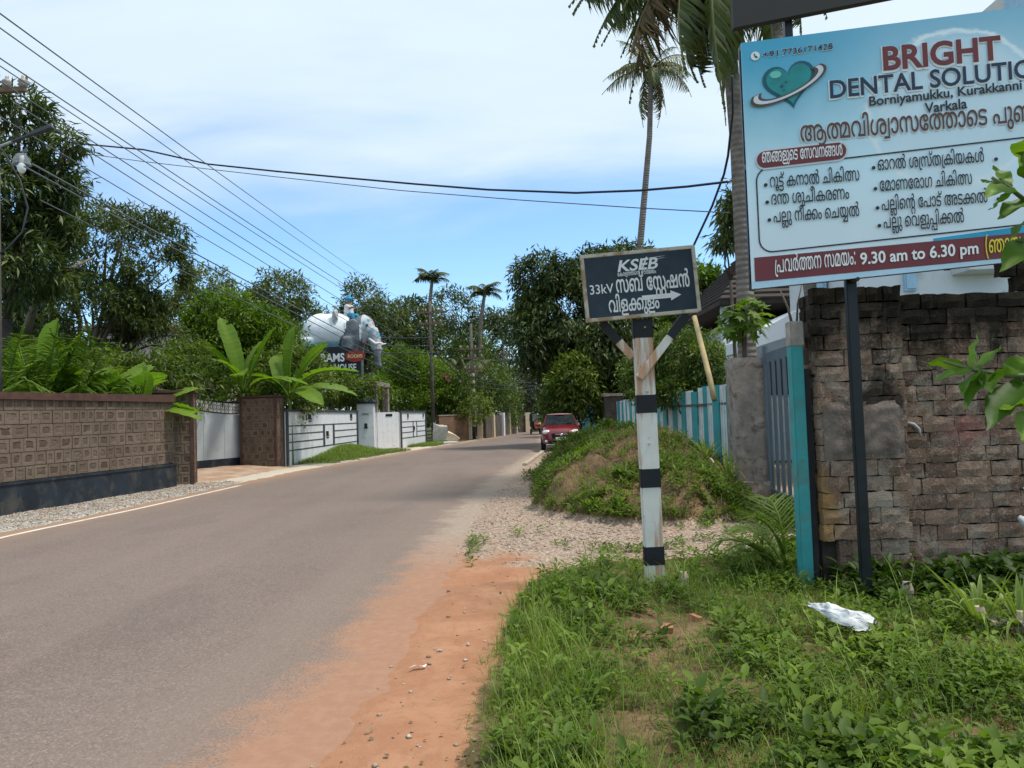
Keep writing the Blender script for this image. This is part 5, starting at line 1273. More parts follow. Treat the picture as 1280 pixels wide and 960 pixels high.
 163: '376|131,142 ~20,0 ~25,-19 ~13,-33 0,-20 ~0,-24 ~-14,-32 ~-26,-17 -18,0 ~-13,0 ~-22,9 -8,10 ~-8,9 ~-8,27 0,18 ~0,33 ~32,39|131,124 ~-19,0 ~-18,-27 0,-27 ~0,-19 ~8,-25 ~16,-12 12,0 ~12,0 ~17,12 ~9,25 0,19 ~0,18 ~-9,24 ~-16,12|54,-3 ~-22,0 ~-24,22 0,19 ~0,12 ~10,17 9,5 ~6,4 ~15,4 ~21,2 14,0 157,0 ~14,0 ~18,-3 ~12,-7 5,-4 ~5,-6 ~6,-15 0,-9 ~0,-19 ~-23,-22 -21,0 ~-14,0 ~-22,12 ~-12,24 0,18 ~0,5 ~0,11 1,5 ~0,1 ~1,3 0,1 ~3,15 ~15,24 ~22,17 ~26,9 15,0 ~19,0 ~29,-12 ~19,-19 ~9,-26 0,-15 ~0,-17 ~-11,-27 ~-18,-21 -12,-7 -12,16 ~8,4 ~14,16 ~8,20 0,14 ~0,16 ~-12,25 ~-24,15 -18,0 ~-14,0 ~-24,-12 ~-18,-21 -4,-15 ~0,-1 ~0,-3 0,-1 ~-1,-5 ~-1,-10 0,-4 ~0,-14 ~6,-16 ~13,-8 9,0 ~11,0 ~12,11 0,12 ~0,7 ~-4,9 -3,3 ~-5,5 ~-16,3 -15,0 -153,0 ~-18,0 ~-19,-2 -7,-5 ~-4,-3 ~-5,-9 0,-7 ~0,-8 ~6,-10 ~11,-6 8,0 ~8,0 ~16,6 9,6 12,-13 ~-7,-5 ~-15,-8 ~-15,-3',
 175: '390|120,124 ~-30,0 ~-40,-17 ~-20,-30 0,-19 ~0,-15 ~8,-19 ~14,-10 8,0 ~6,0 ~10,6 ~5,12 0,8 ~0,10 ~-11,14 -12,0 ~-10,0 ~-18,-10 -7,-8 -4,16 ~8,9 ~22,11 13,0 ~12,0 ~18,-10 ~10,-18 0,-13 ~0,-13 ~-10,-20 ~-20,-11 -13,0 ~-13,0 ~-22,13 ~-14,28 0,21 ~0,21 ~16,32 ~30,20 ~40,10 24,0 ~19,0 ~26,-5 13,-4 ~1,-1 ~3,-3 2,0 ~13,-4 ~16,-11 ~7,-14 0,-8 ~0,-6 ~-4,-10 ~-10,-9 -8,-4 0,1 ~12,-4 ~12,-15 0,-11 ~0,-10 ~-10,-17 ~-20,-10 -17,0 ~-19,0 ~-25,17 ~-13,28 0,17 ~0,14 ~9,25 ~17,22 15,9 ~1,1 ~2,1 2,1 ~9,4 ~22,6 14,0 ~17,0 ~22,-9 ~16,-14 6,-8 6,-55 0,-56 -22,0 0,70 ~0,19 ~-6,19 -6,6 ~-6,4 ~-16,7 -14,0 ~-7,0 ~-12,-2 -5,-1 ~-12,-4 ~-16,-14 ~-10,-18 ~-4,-18 0,-8 ~0,-22 ~18,-24 18,0 ~12,0 ~13,10 0,10 ~0,10 ~-14,10 -15,0 -5,0 0,18 3,0 ~16,0 ~12,11 0,9 ~0,12 ~-16,13 -16,3 ~-7,2 ~-15,1 ~-16,1|325,142 ~17,0 ~24,-11 ~12,-17 0,-11 ~0,-8 ~-6,-13 ~-11,-10 -9,-4 -1,2 ~15,-4 ~14,-18 0,-13 ~0,-17 ~-23,-21 -21,0 ~-8,0 ~-12,2 -5,1 5,17 ~5,-1 ~7,-1 5,0 ~13,0 ~13,9 0,12 ~0,5 ~-4,8 -4,3 ~-4,4 ~-12,4 -13,0 -6,0 0,18 6,0 ~9,0 ~15,3 4,4 ~3,3 ~3,8 0,5 ~0,11 ~-17,12 -14,0 ~-12,0 ~-18,-8 -6,-6 ~-4,-4 ~-6,-12 ~-3,-18 0,-15 0,-41 -19,0 0,41 8,49 ~5,9 ~17,14 ~23,9',
 178: '473|74,142 ~14,0 ~21,-6 ~17,-12 7,-10 -8,4 ~8,10 ~21,14 17,0 ~19,0 ~24,-14 ~11,-22 0,-12 ~0,-12 ~-8,-18 -8,-7 ~-6,-5 ~-17,-7 ~-23,-4 -16,0 -90,0 ~-8,0 ~-12,-2 ~-7,-5 0,-6 ~0,-6 ~10,-8 ~19,-2 15,0 4,0 ~30,0 ~46,5 ~38,13 17,13 ~11,8 ~22,26 8,14 13,-14 ~-7,-11 ~-13,-18 ~-13,-13 -7,-5 ~-13,-10 ~-28,-14 ~-34,-9 ~-44,-4 -28,0 ~-14,0 ~-21,2 ~-16,5 -5,5 ~-5,4 ~-5,11 0,8 ~0,7 ~6,13 6,4 ~5,3 ~15,3 14,0 87,0 ~14,0 ~19,2 ~14,5 4,4 ~5,4 ~4,13 0,7 ~0,7 ~-6,14 ~-15,10 -13,0 ~-8,0 ~-12,-5 -3,-4 ~-5,-5 ~-3,-17 0,-15 0,-13 -21,0 0,16 ~0,11 ~-5,18 -8,7 ~-4,3 ~-14,5 -12,0 ~-15,0 ~-18,-5 -7,-6 ~-1,-1 ~-1,-4 -1,-1 ~-1,-4 ~-1,-6 0,-3 ~0,-11 ~11,-9 8,0 ~8,0 ~7,5 ~3,8 0,4 ~0,7 ~-8,9 -10,0 ~-10,0 ~-16,-10 -4,-5 1,11 ~6,6 ~17,10 11,0 ~12,0 ~14,-8 ~7,-13 0,-7 ~0,-9 ~-8,-14 ~-16,-9 -13,0 ~-19,0 ~-19,19 0,17 ~0,13 ~14,21 ~29,12|313,142 ~14,0 ~21,-6 ~17,-12 7,-10 -8,4 ~8,10 ~20,14 18,0 ~19,0 ~23,-14 ~12,-22 0,-12 ~0,-10 ~-6,-15 ~-10,-11 -9,-4 -41,-9 -16,-2 ~-6,-1 ~-20,0 -7,0 -49,0 ~-10,0 ~-11,-2 -3,-1 ~-4,-2 ~-3,-5 0,-4 ~0,-6 ~7,-6 ~9,-2 4,0 ~11,0 ~22,5 ~19,7 9,4 ~6,3 ~10,5 ~12,4 ~10,4 6,1 ~6,2 ~7,4 ~6,3 ~5,1 5,0 ~9,0 ~16,-5 ~9,-13 0,-10 ~0,-15 ~-19,-17 -18,0 ~-14,0 ~-16,10 ~-7,15 0,8 ~0,7 ~9,10 6,3 14,4 ~-3,-1 ~-5,-6 ~-4,-9 0,-7 ~0,-10 ~12,-9 8,0 ~10,0 ~8,10 0,7 ~0,6 ~-6,7 ~-8,3 -4,0 ~-7,0 ~-11,-4 -5,-5 -1,3 ~-4,-3 ~-8,-7 ~-9,-6 -6,-3 ~-14,-7 ~-27,-10 ~-26,-6 -13,0 ~-11,0 ~-18,6 ~-12,13 0,12 ~0,7 ~6,13 7,4 ~5,3 ~16,3 13,0 87,0 ~14,0 ~19,2 ~13,5 5,4 ~5,4 ~4,13 0,7 ~0,7 ~-6,14 ~-15,10 -13,0 ~-8,0 ~-12,-5 -4,-4 ~-4,-5 ~-4,-17 0,-15 0,-13 -20,0 0,16 ~0,11 ~-5,18 -8,7 ~-4,3 ~-14,5 -13,0 ~-14,0 ~-18,-5 -7,-6 ~-1,-1 ~-2,-4 0,-1 ~-1,-4 ~-1,-6 0,-3 ~0,-11 ~11,-9 9,0 ~6,0 ~8,5 ~4,8 0,4 ~0,7 ~-10,9 -9,0 ~-10,0 ~-15,-10 -5,-5 1,11 ~6,6 ~18,10 10,0 ~12,0 ~14,-8 ~6,-13 0,-7 ~0,-9 ~-7,-14 ~-16,-9 -13,0 ~-18,0 ~-20,19 0,17 ~0,13 ~14,21 ~28,12',
 180: '409|60,-3 ~-13,0 ~-23,13 ~-14,28 0,22 ~0,27 ~22,36 ~36,19 22,0 ~20,0 ~26,-14 10,-13 3,-8 3,-44 0,-63 -22,0 0,76 ~0,16 ~-5,17 -5,5 ~-6,5 ~-13,5 -12,0 ~-18,0 ~-26,-17 ~-14,-29 0,-18 0,-3 ~0,-14 ~7,-19 ~14,-10 8,0 ~7,0 ~9,6 ~6,11 0,8 ~0,13 ~-13,12 -11,0 ~-10,0 ~-17,-10 -7,-8 -4,16 ~7,9 ~23,11 12,0 ~12,0 ~18,-10 ~10,-18 0,-13 ~0,-13 ~-10,-20 ~-19,-11|195,142 ~11,0 ~18,-4 8,-4 3,-4 ~16,-8 ~19,-29 0,-17 ~0,-14 ~-11,-19 ~-19,-10 -12,0 ~-12,0 ~-20,10 ~-11,19 0,14 ~0,16 ~20,30 17,8 2,3 ~10,5 ~18,4 8,0 ~18,0 ~26,-11 ~16,-19 ~8,-26 0,-14 ~0,-15 ~-8,-23 ~-12,-19 -8,-7 -26,3 ~9,5 ~14,18 ~9,23 0,14 ~0,15 ~-11,24 ~-21,14 -15,0 ~-3,0 ~-9,0 -6,-2 -6,-2 ~-8,-3 ~-13,-12 ~-7,-17 0,-11 ~0,-10 ~6,-12 ~9,-5 6,0 ~6,0 ~9,5 ~6,12 0,10 ~0,11 ~-7,17 ~-13,12 -7,3 -6,2 ~-4,1 ~-8,1 -6,0 ~-12,0 ~-17,-7 -5,-5 ~-6,-6 ~-6,-18 0,-18 0,-65 -16,0 0,65 3,44 ~6,8 ~16,12 ~21,8|392,138 0,-138 -208,0 0,18 186,0 0,120',
 184: '140|67,142 ~23,0 ~32,-10 12,-7 -12,-17 ~-10,7 ~-27,9 -18,0 ~-13,0 ~-16,-6 ~-8,-11 0,-6 ~0,-5 ~3,-6 3,-3 ~4,-5 ~21,-3 14,0 3,0 ~18,0 ~22,-7 6,-8 ~4,-5 ~4,-12 0,-8 ~0,-15 ~-16,-17 ~-26,-7 -14,0 -66,0 0,18 58,0 ~13,0 ~17,2 5,4 ~3,2 ~4,8 0,6 ~0,4 ~-3,8 -4,3 ~-4,3 ~-14,3 -12,0 -5,0 ~-18,0 ~-27,7 -7,9 ~-4,4 ~-3,12 0,7 ~0,12 ~12,19 ~26,11|72,-63 ~-13,0 ~-23,4 ~-21,8 -10,5 11,17 ~8,-4 ~18,-8 ~20,-4 11,0 ~14,0 ~16,6 ~8,11 0,6 ~0,8 ~-11,13 -10,4 9,14 ~11,-3 ~14,-11 ~8,-15 0,-10 ~0,-12 ~-13,-19 ~-27,-10',
 194: '374|88,142 ~12,0 ~21,-6 11,-6 5,-4 ~18,-10 ~23,-37 0,-24 ~0,-18 ~-12,-26 ~-22,-14 -17,0 ~-16,0 ~-23,14 ~-12,26 0,18 ~0,16 ~11,27 ~19,21 12,7 4,4 ~10,6 ~23,6 10,0 ~15,0 ~22,-8 ~15,-13 5,-11 2,-8 6,-32 0,-70 -21,0 0,68 ~0,19 ~-7,21 -8,7 ~-6,5 ~-14,4 -10,0 ~-5,0 ~-12,-1 -7,-3 -7,-3 ~-10,-5 ~-16,-17 ~-9,-25 0,-15 ~0,-16 ~8,-17 ~13,-8 8,0 ~8,0 ~13,7 ~8,18 0,16 ~0,14 ~-10,25 ~-16,19 -11,5 -5,3 ~-6,2 ~-11,1 -7,0 ~-19,0 ~-26,-14 ~-13,-26 0,-16 ~0,-13 ~8,-20 ~13,-16 9,-5 -12,-16 ~-11,6 ~-18,20 ~-11,28 0,17 ~0,16 ~10,26 ~20,19 ~29,12|282,142 ~20,0 ~28,-10 10,-8 ~7,-7 ~9,-16 ~4,-21 0,-14 0,-66 -148,0 0,86 ~4,16 ~16,26 ~28,14|271,124 ~-11,0 ~-16,-11 -5,-9 ~-4,-6 ~-5,-21 0,-15 0,-45 2,0 ~17,13 ~26,28 ~15,29 0,13 ~0,8 ~-4,10 ~-8,6|312,98 ~0,-14 ~-14,-29 ~-24,-29 -18,-15 0,5 ~7,1 ~14,1 7,0 54,0 0,44 ~0,19 ~-7,24 ~-17,15 -13,4 1,1 ~4,-5 ~6,-12',
 195: '411|88,142 ~12,0 ~21,-6 11,-6 5,-4 ~18,-10 ~23,-37 0,-24 ~0,-18 ~-12,-26 ~-22,-14 -17,0 ~-16,0 ~-23,14 ~-12,26 0,18 ~0,16 ~11,27 ~19,21 12,7 4,4 ~10,6 ~23,6 10,0 ~15,0 ~22,-8 ~16,-14 5,-10 1,-8 6,-32 0,-70 -21,0 0,68 ~0,19 ~-7,21 -8,7 ~-6,5 ~-14,4 -10,0 ~-5,0 ~-12,-1 -7,-3 -7,-3 ~-10,-5 ~-16,-17 ~-9,-25 0,-15 ~0,-16 ~8,-17 ~13,-8 8,0 ~8,0 ~13,7 ~8,18 0,16 ~0,14 ~-10,25 ~-16,19 -11,5 -5,3 ~-6,2 ~-11,1 -7,0 ~-19,0 ~-26,-14 ~-13,-26 0,-16 ~0,-13 ~8,-20 ~13,-16 9,-5 -12,-16 ~-11,6 ~-18,20 ~-11,28 0,17 ~0,16 ~10,26 ~20,19 ~29,12|263,142 ~11,0 ~18,-8 6,-7 ~4,-4 ~5,-11 ~4,-20 0,-16 0,-9 ~0,-13 ~3,-21 4,-7 ~3,-5 ~11,-6 11,0 ~11,0 ~17,13 ~9,23 0,15 ~0,15 ~-8,22 ~-13,17 -9,6 13,16 ~13,-10 ~17,-22 ~9,-27 0,-17 ~0,-22 ~-14,-31 ~-27,-16 -19,0 ~-14,0 ~-20,8 -6,8 ~-5,5 ~-5,14 ~-3,17 0,13 0,12 ~0,17 ~-4,19 -4,5 ~-3,4 ~-11,5 -7,0 ~-7,0 ~-11,-6 -3,-4 ~-5,-5 ~-4,-16 0,-16 0,-72 -18,0 0,68 5,42 ~7,15 ~24,12',
 196: '439|88,142 ~12,0 ~21,-6 11,-6 5,-4 ~18,-10 ~23,-37 0,-24 ~0,-18 ~-12,-26 ~-22,-14 -17,0 ~-16,0 ~-23,14 ~-12,26 0,18 ~0,16 ~11,27 ~19,21 12,7 4,4 ~10,6 ~23,6 10,0 ~15,0 ~22,-8 ~16,-14 5,-10 1,-8 6,-32 0,-70 -21,0 0,68 ~0,19 ~-7,21 -8,7 ~-6,5 ~-14,4 -10,0 ~-5,0 ~-12,-1 -7,-3 -7,-3 ~-10,-5 ~-16,-17 ~-9,-25 0,-15 ~0,-16 ~8,-17 ~13,-8 8,0 ~8,0 ~13,7 ~8,18 0,16 ~0,14 ~-10,25 ~-16,19 -11,5 -5,3 ~-6,2 ~-11,1 -7,0 ~-19,0 ~-26,-14 ~-13,-26 0,-16 ~0,-13 ~8,-20 ~13,-16 9,-5 -12,-16 ~-11,6 ~-18,20 ~-11,28 0,17 ~0,16 ~10,26 ~20,19 ~29,12|276,142 ~13,0 ~20,-5 10,-6 6,-5 ~17,-10 ~22,-37 0,-24 ~0,-18 ~-12,-26 ~-22,-14 -17,0 ~-16,0 ~-23,14 ~-12,26 0,18 ~0,16 ~11,27 ~19,21 12,7 4,4 ~11,6 ~23,6 14,0 ~18,0 ~28,-12 ~19,-19 ~9,-26 0,-15 ~0,-17 ~-10,-27 ~-18,-21 -12,-7 -13,16 ~9,4 ~13,15 ~9,21 0,14 ~0,16 ~-12,25 ~-25,15 -18,0 ~-7,0 ~-13,-1 -6,-3 -8,-3 ~-9,-5 ~-16,-17 ~-10,-25 0,-15 ~0,-16 ~8,-17 ~14,-8 7,0 ~8,0 ~13,8 ~8,17 0,16 ~0,15 ~-8,24 ~-16,18 -10,6 -6,2 ~-3,2 ~-7,1 ~-8,1 -6,0 ~-13,0 ~-17,-6 -5,-6 ~-6,-6 ~-7,-18 0,-16 0,-62 -19,0 0,42 6,62 ~7,8 ~15,12 ~22,8',
 205: '265|72,142 ~11,0 ~17,-6 ~13,-12 5,-10 7,-57 0,-57 -22,0 0,70 ~0,17 ~-2,17 -3,5 ~-5,7 ~-13,8 -9,0 ~-11,0 ~-18,-14 ~-10,-22 0,-15 ~0,-15 ~8,-22 ~14,-16 8,-6 -15,-16 ~-11,9 ~-16,21 ~-10,27 0,18 ~0,20 ~15,31 ~28,18|206,0 ~-16,0 ~-23,11 ~-11,24 0,19 ~0,15 ~9,25 ~16,22 11,9 7,8 ~7,7 ~10,14 0,9 ~0,7 ~-8,10 -11,0 ~-5,0 ~-10,-2 -4,-1 -4,17 ~4,2 ~14,2 8,0 ~15,0 ~17,-11 ~6,-14 0,-6 ~0,-13 ~-13,-20 -12,-11 -5,-7 ~-10,-9 ~-14,-20 ~-6,-22 0,-11 ~0,-16 ~8,-17 ~12,-7 8,0 ~13,0 ~15,20 0,20 ~0,13 ~-8,25 ~-16,20 -13,6 ~-5,3 ~-12,3 -8,0 ~-13,0 ~-16,-6 -5,-5 ~-4,-4 ~-6,-12 ~-3,-17 0,-14 0,-41 -19,0 0,48 6,40 ~6,9 ~17,13 ~23,7 13,0 ~11,0 ~18,-4 8,-5 ~2,0 ~2,-2 1,0 ~15,-9 ~19,-24 ~9,-29 0,-14 ~0,-19 ~-12,-24 ~-22,-12|201,12 ~19,0 ~24,-12 ~12,-22 0,-14 ~0,-17 ~-15,-23 -11,-8 -12,13 ~8,5 ~10,17 0,11 ~0,16 ~-18,20 -17,0 ~-17,0 ~-18,-20 0,-16 ~0,-11 ~9,-16 9,-6 -12,-13 ~-10,7 ~-16,23 0,17 ~0,14 ~13,22 ~24,13',
 206: '333|72,142 ~11,0 ~16,-6 ~13,-12 4,-8 8,-49 0,-67 -21,0 0,73 ~0,14 ~-2,17 -3,5 ~-5,7 ~-13,8 -9,0 ~-11,0 ~-18,-14 ~-10,-22 0,-15 ~0,-15 ~8,-22 ~14,-16 8,-6 -15,-16 ~-11,9 ~-16,21 ~-10,27 0,18 ~0,20 ~15,31 ~28,18|170,142 ~13,0 ~20,-5 10,-6 6,-5 ~17,-10 ~22,-37 0,-24 ~0,-18 ~-12,-26 ~-22,-14 -17,0 ~-16,0 ~-23,14 ~-12,26 0,18 ~0,16 ~11,27 ~19,21 12,7 4,4 ~11,6 ~23,6 14,0 ~18,0 ~28,-12 ~19,-19 ~9,-26 0,-15 ~0,-17 ~-10,-27 ~-18,-21 -12,-7 -13,16 ~9,4 ~13,15 ~9,21 0,14 ~0,16 ~-12,25 ~-25,15 -18,0 ~-7,0 ~-13,-1 -6,-3 -8,-3 ~-9,-5 ~-16,-17 ~-10,-25 0,-15 ~0,-16 ~8,-17 ~14,-8 7,0 ~8,0 ~13,8 ~8,17 0,16 ~0,15 ~-8,24 ~-16,18 -10,6 -6,2 ~-3,2 ~-7,1 ~-8,1 -6,0 ~-13,0 ~-17,-6 -5,-6 ~-6,-6 ~-7,-18 0,-16 0,-62 -19,0 0,42 6,62 ~7,8 ~15,12 ~22,8',
 208: '224|84,-14 ~13,0 ~17,-10 ~8,-14 0,-8 ~0,-6 ~-2,-10 -3,-3 -7,3 75,0 0,79 21,0 0,-97 -104,0 -5,14 ~3,3 ~4,7 0,7 ~0,8 ~-10,10 -10,0 ~-10,0 ~-11,-10 0,-7 ~0,-6 ~6,-10 5,-4 -11,-12 ~-8,6 ~-10,15 0,11 ~0,10 ~9,15 ~18,9|57,86 ~17,0 ~22,-12 ~11,-20 0,-11 ~0,-10 ~-7,-15 -4,-4 -7,4 96,0 0,120 21,0 0,-138 -124,0 -7,13 ~5,5 ~6,12 0,10 ~0,13 ~-15,16 -14,0 ~-9,0 ~-12,-8 ~-7,-12 0,-8 ~0,-9 ~7,-14 8,-5 -12,-15 ~-10,8 ~-14,21 0,15 ~0,13 ~12,20 ~22,11',
 219: '258|165,-2 ~-6,0 ~-15,1 ~-14,5 -7,3 ~-1,1 ~-5,2 -1,1 ~-14,9 ~-16,24 ~-8,26 0,14 ~0,10 ~5,18 4,6 2,3 ~5,7 ~13,9 ~16,5 8,0 ~25,0 ~28,-32 0,-27 ~0,-23 ~-20,-36 -16,-11 ~-2,-1 ~-4,-2 -2,-2 ~-10,-6 ~-24,-5 -12,0 ~-20,0 ~-31,13 ~-22,23 ~-11,32 0,19 ~0,17 ~13,26 ~25,15 16,0 ~14,0 ~20,-11 7,-9 -15,-14 ~-3,6 ~-13,10 -10,0 ~-9,0 ~-15,-9 ~-8,-18 0,-14 ~0,-18 ~14,-31 ~28,-20 22,0 ~5,0 ~11,1 5,1 ~3,2 ~6,2 2,0 ~9,5 ~15,17 ~10,25 0,16 ~0,15 ~-9,18 ~-14,8 -8,0 ~-9,0 ~-14,-10 ~-8,-18 0,-13 ~0,-13 ~8,-26 ~15,-19 11,-5 ~2,-2 ~4,0 2,-1 ~5,-1 ~12,-2 6,0 ~21,0 ~27,17 ~13,29 0,18 ~0,15 ~-9,26 -9,11 18,12 ~11,-14 ~11,-32 0,-18 ~0,-18 ~-10,-29 ~-22,-22 ~-31,-11|227,31 0,-99 -127,0 -10,18 48,34 ~8,6 ~24,14 10,5 20,-3 -59,-42 ~-6,-4 ~-13,-9 -6,-4 0,1 ~6,1 ~20,1 10,0 54,0 0,65',
 222: '214|76,142 ~15,0 ~23,-8 7,-7 ~8,-8 ~7,-23 0,-16 0,-24 -99,0 0,-38 139,0 0,120 21,0 0,-138 -65,0 ~-6,0 ~-14,0 -7,1 -57,0 ~-7,-1 ~-13,0 -6,0 -6,0 0,78 ~0,19 ~8,22 8,7 ~8,8 ~22,8|76,124 ~-20,0 ~-19,-21 0,-23 0,-7 77,0 0,7 ~0,24 ~-18,20|150,-84 ~-10,0 ~-16,5 -6,6 ~-5,5 ~-6,17 0,13 0,0 ~0,10 ~-4,15 -4,5 ~-4,4 ~-11,4 -9,0 ~-9,0 ~-16,-7 ~-10,-14 -2,-9 ~0,-2 ~0,-6 0,-3 ~0,-11 ~5,-12 ~9,-5 4,0 ~9,0 ~8,8 0,9 ~0,8 ~-9,8 -7,0 ~-8,0 ~-13,-8 -5,-5 -3,12 ~6,7 ~16,9 10,0 ~15,0 ~16,-18 0,-13 ~0,-14 ~-18,-18 -17,0 ~-17,0 ~-19,24 0,20 ~0,12 ~8,20 ~14,14 ~20,7 12,0 ~8,0 ~14,-2 ~11,-4 4,-3 ~5,-4 ~8,-11 ~3,-15 0,-10 0,-1 ~0,-8 ~2,-12 3,-3 ~3,-4 ~9,-4 6,0 ~13,0 ~15,16 0,14 ~0,13 ~-11,19 -8,7 11,13 ~12,-10 ~15,-24 0,-17 ~0,-14 ~-11,-21 ~-20,-12',
 231: '305|157,142 ~11,0 ~18,-8 6,-7 ~4,-4 ~5,-11 ~4,-20 0,-16 0,-9 ~0,-13 ~3,-21 4,-7 ~3,-5 ~11,-6 11,0 ~11,0 ~17,13 ~9,23 0,15 ~0,15 ~-8,22 ~-13,17 -9,6 13,16 ~13,-10 ~17,-22 ~9,-27 0,-17 ~0,-34 ~-32,-33 -28,0 ~-13,0 ~-21,7 -6,7 ~-5,6 ~-5,13 ~-3,17 0,13 0,12 ~0,17 ~-4,19 -4,5 ~-3,4 ~-11,5 -7,0 ~-7,0 ~-11,-6 -3,-4 ~-5,-5 ~-4,-16 0,-16 0,-77 -21,0 0,73 ~0,14 ~-2,17 -3,5 ~-5,7 ~-13,8 -9,0 ~-11,0 ~-18,-14 ~-10,-22 0,-15 ~0,-15 ~8,-22 ~14,-16 8,-6 -15,-16 ~-11,9 ~-16,21 ~-10,27 0,18 ~0,19 ~14,31 ~28,19 20,0 ~16,0 ~20,-13 7,-11 -1,0 ~6,12 ~22,12|114,15 ~18,0 ~24,-13 ~13,-23 0,-15 ~0,-17 ~-15,-23 -11,-8 -13,13 ~9,5 ~10,17 0,11 ~0,11 ~-8,16 ~-16,9 -11,0 ~-17,0 ~-18,-20 0,-16 ~0,-11 ~9,-16 9,-6 -13,-13 ~-9,7 ~-16,23 0,17 ~0,15 ~13,24 ~24,13|236,12 ~18,0 ~24,-12 ~12,-22 0,-14 ~0,-17 ~-14,-23 -11,-8 -13,13 ~8,5 ~10,17 0,11 ~0,16 ~-17,20 -17,0 ~-17,0 ~-18,-20 0,-16 ~0,-11 ~9,-16 9,-6 -13,-13 ~-10,7 ~-15,23 0,17 ~0,14 ~12,22 ~25,13',
 272: '75|10,71 ~0,24 ~8,46 ~17,41 12,18 21,0 ~-12,-18 ~-16,-43 ~-8,-45 0,-24 ~0,-23 ~8,-46 ~16,-43 12,-19 -21,0 ~-12,18 ~-17,43 ~-8,46',
 273: '75|65,68 ~0,-24 ~-8,-46 ~-16,-41 -13,-18 -20,0 ~11,19 ~16,42 ~8,45 0,23 ~0,24 ~-8,46 ~-15,43 -12,19 20,0 ~13,-18 ~16,-42 ~8,-47',
 290: '67|34,-3 ~-7,0 ~-9,8 0,9 ~0,10 ~9,7 7,0 ~6,0 ~9,-7 0,-10 ~0,-9 ~-9,-8|34,104 ~-7,0 ~-9,8 0,8 ~0,10 ~9,8 7,0 ~6,0 ~9,-8 0,-10 ~0,-8 ~-9,-8',
}
LINES = {
 'സബ് സ്റ്റേഷൻ': [58, 144, 3, 72, 231, 57, 117],
 'വിളക്കുളം': [55, 65, 53, 163, 67, 53, 6],
 'കേരളത്തിന്റെ ഊർജ്ജം': [72, 23, 50, 53, 196, 65, 71, 205, 3, 14, 118, 178, 6],
 'ആത്മവിശ്വാസത്തോടെ പുഞ്ചിരിക്കൂ': [10, 194, 55, 65, 56, 161, 64, 58, 72, 196, 64, 71, 33, 3, 44, 67, 180, 65, 50, 65, 163, 68],
 'ഞങ്ങളുടെ സേവനങ്ങൾ': [32, 175, 53, 67, 71, 33, 3, 72, 58, 55, 42, 175, 120],
 'റൂട്ട് കനാൽ ചികിത്സ': [51, 68, 184, 77, 3, 23, 42, 64, 119, 3, 28, 65, 23, 65, 195],
 'ദന്ത ശുചീകരണം': [40, 206, 3, 56, 67, 28, 66, 23, 50, 37, 6],
 'പല്ലു നീക്കം ചെയ്യൽ': [44, 222, 67, 3, 42, 66, 163, 6, 3, 71, 28, 219, 119],
 'ഓറൽ ശസ്ത്രക്രിയകൾ': [21, 51, 119, 3, 56, 162, 156, 38, 162, 23, 65, 49, 23, 120],
 'മോണരോഗ ചികിത്സ': [72, 48, 64, 37, 72, 50, 64, 25, 3, 28, 65, 23, 65, 195],
 'പല്ലിന്റെ പോട് അടക്കൽ': [44, 222, 65, 71, 205, 3, 72, 44, 64, 132, 3, 9, 33, 163, 119],
 'പല്ലു വെളുപ്പിക്കൽ': [44, 222, 67, 3, 71, 55, 53, 67, 208, 65, 163, 119],
 'പ്രവർത്തന സമയം:': [162, 44, 55, 118, 196, 42, 3, 58, 48, 49, 6, 290],
 '(ഞായർ അവധി)': [272, 32, 64, 49, 118, 3, 9, 55, 41, 65, 273],
}

def _flat(spec):
    adv, *cons = spec.split('|')
    res = []
    for c in cons:
        if not c.strip(): continue
        x = y = 0; pts = []
        for tok in c.split():
            on = not tok.startswith('~')
            dx, dy = tok.lstrip('~').split(',')
            x += int(dx); y += int(dy); pts.append((x, y, on))
        e = []
        for k in range(len(pts)):
            a, b = pts[k], pts[(k + 1) % len(pts)]
            e.append(a)
            if not a[2] and not b[2]: e.append(((a[0] + b[0]) / 2, (a[1] + b[1]) / 2, True))
        while not e[0][2]: e = e[1:] + e[:1]
        e.append(e[0]); out = []; k = 0
        while k < len(e) - 1:
            if e[k + 1][2]:
                out.append(e[k][:2]); k += 1
            else:
                p, q, r_ = e[k], e[k + 1], e[k + 2]
                for t_ in (0, .34, .67):
                    out.append(((1 - t_) ** 2 * p[0] + 2 * t_ * (1 - t_) * q[0] + t_ * t_ * r_[0],
                                (1 - t_) ** 2 * p[1] + 2 * t_ * (1 - t_) * q[1] + t_ * t_ * r_[1]))
                k += 2
        res.append(out)
    return int(adv), res

def _curve_to_arrays(cu):
    ob = bpy.data.objects.new('lettering_source', cu)
    COL.objects.link(ob)
    bpy.context.view_layer.update()
    dg = bpy.context.evaluated_depsgraph_get()
    me = bpy.data.meshes.new_from_object(ob.evaluated_get(dg))
    bpy.data.objects.remove(ob)
    V = [tuple(v.co) for v in me.vertices]; Fc = [tuple(p.vertices) for p in me.polygons]
    bpy.data.meshes.remove(me)
    return V, Fc

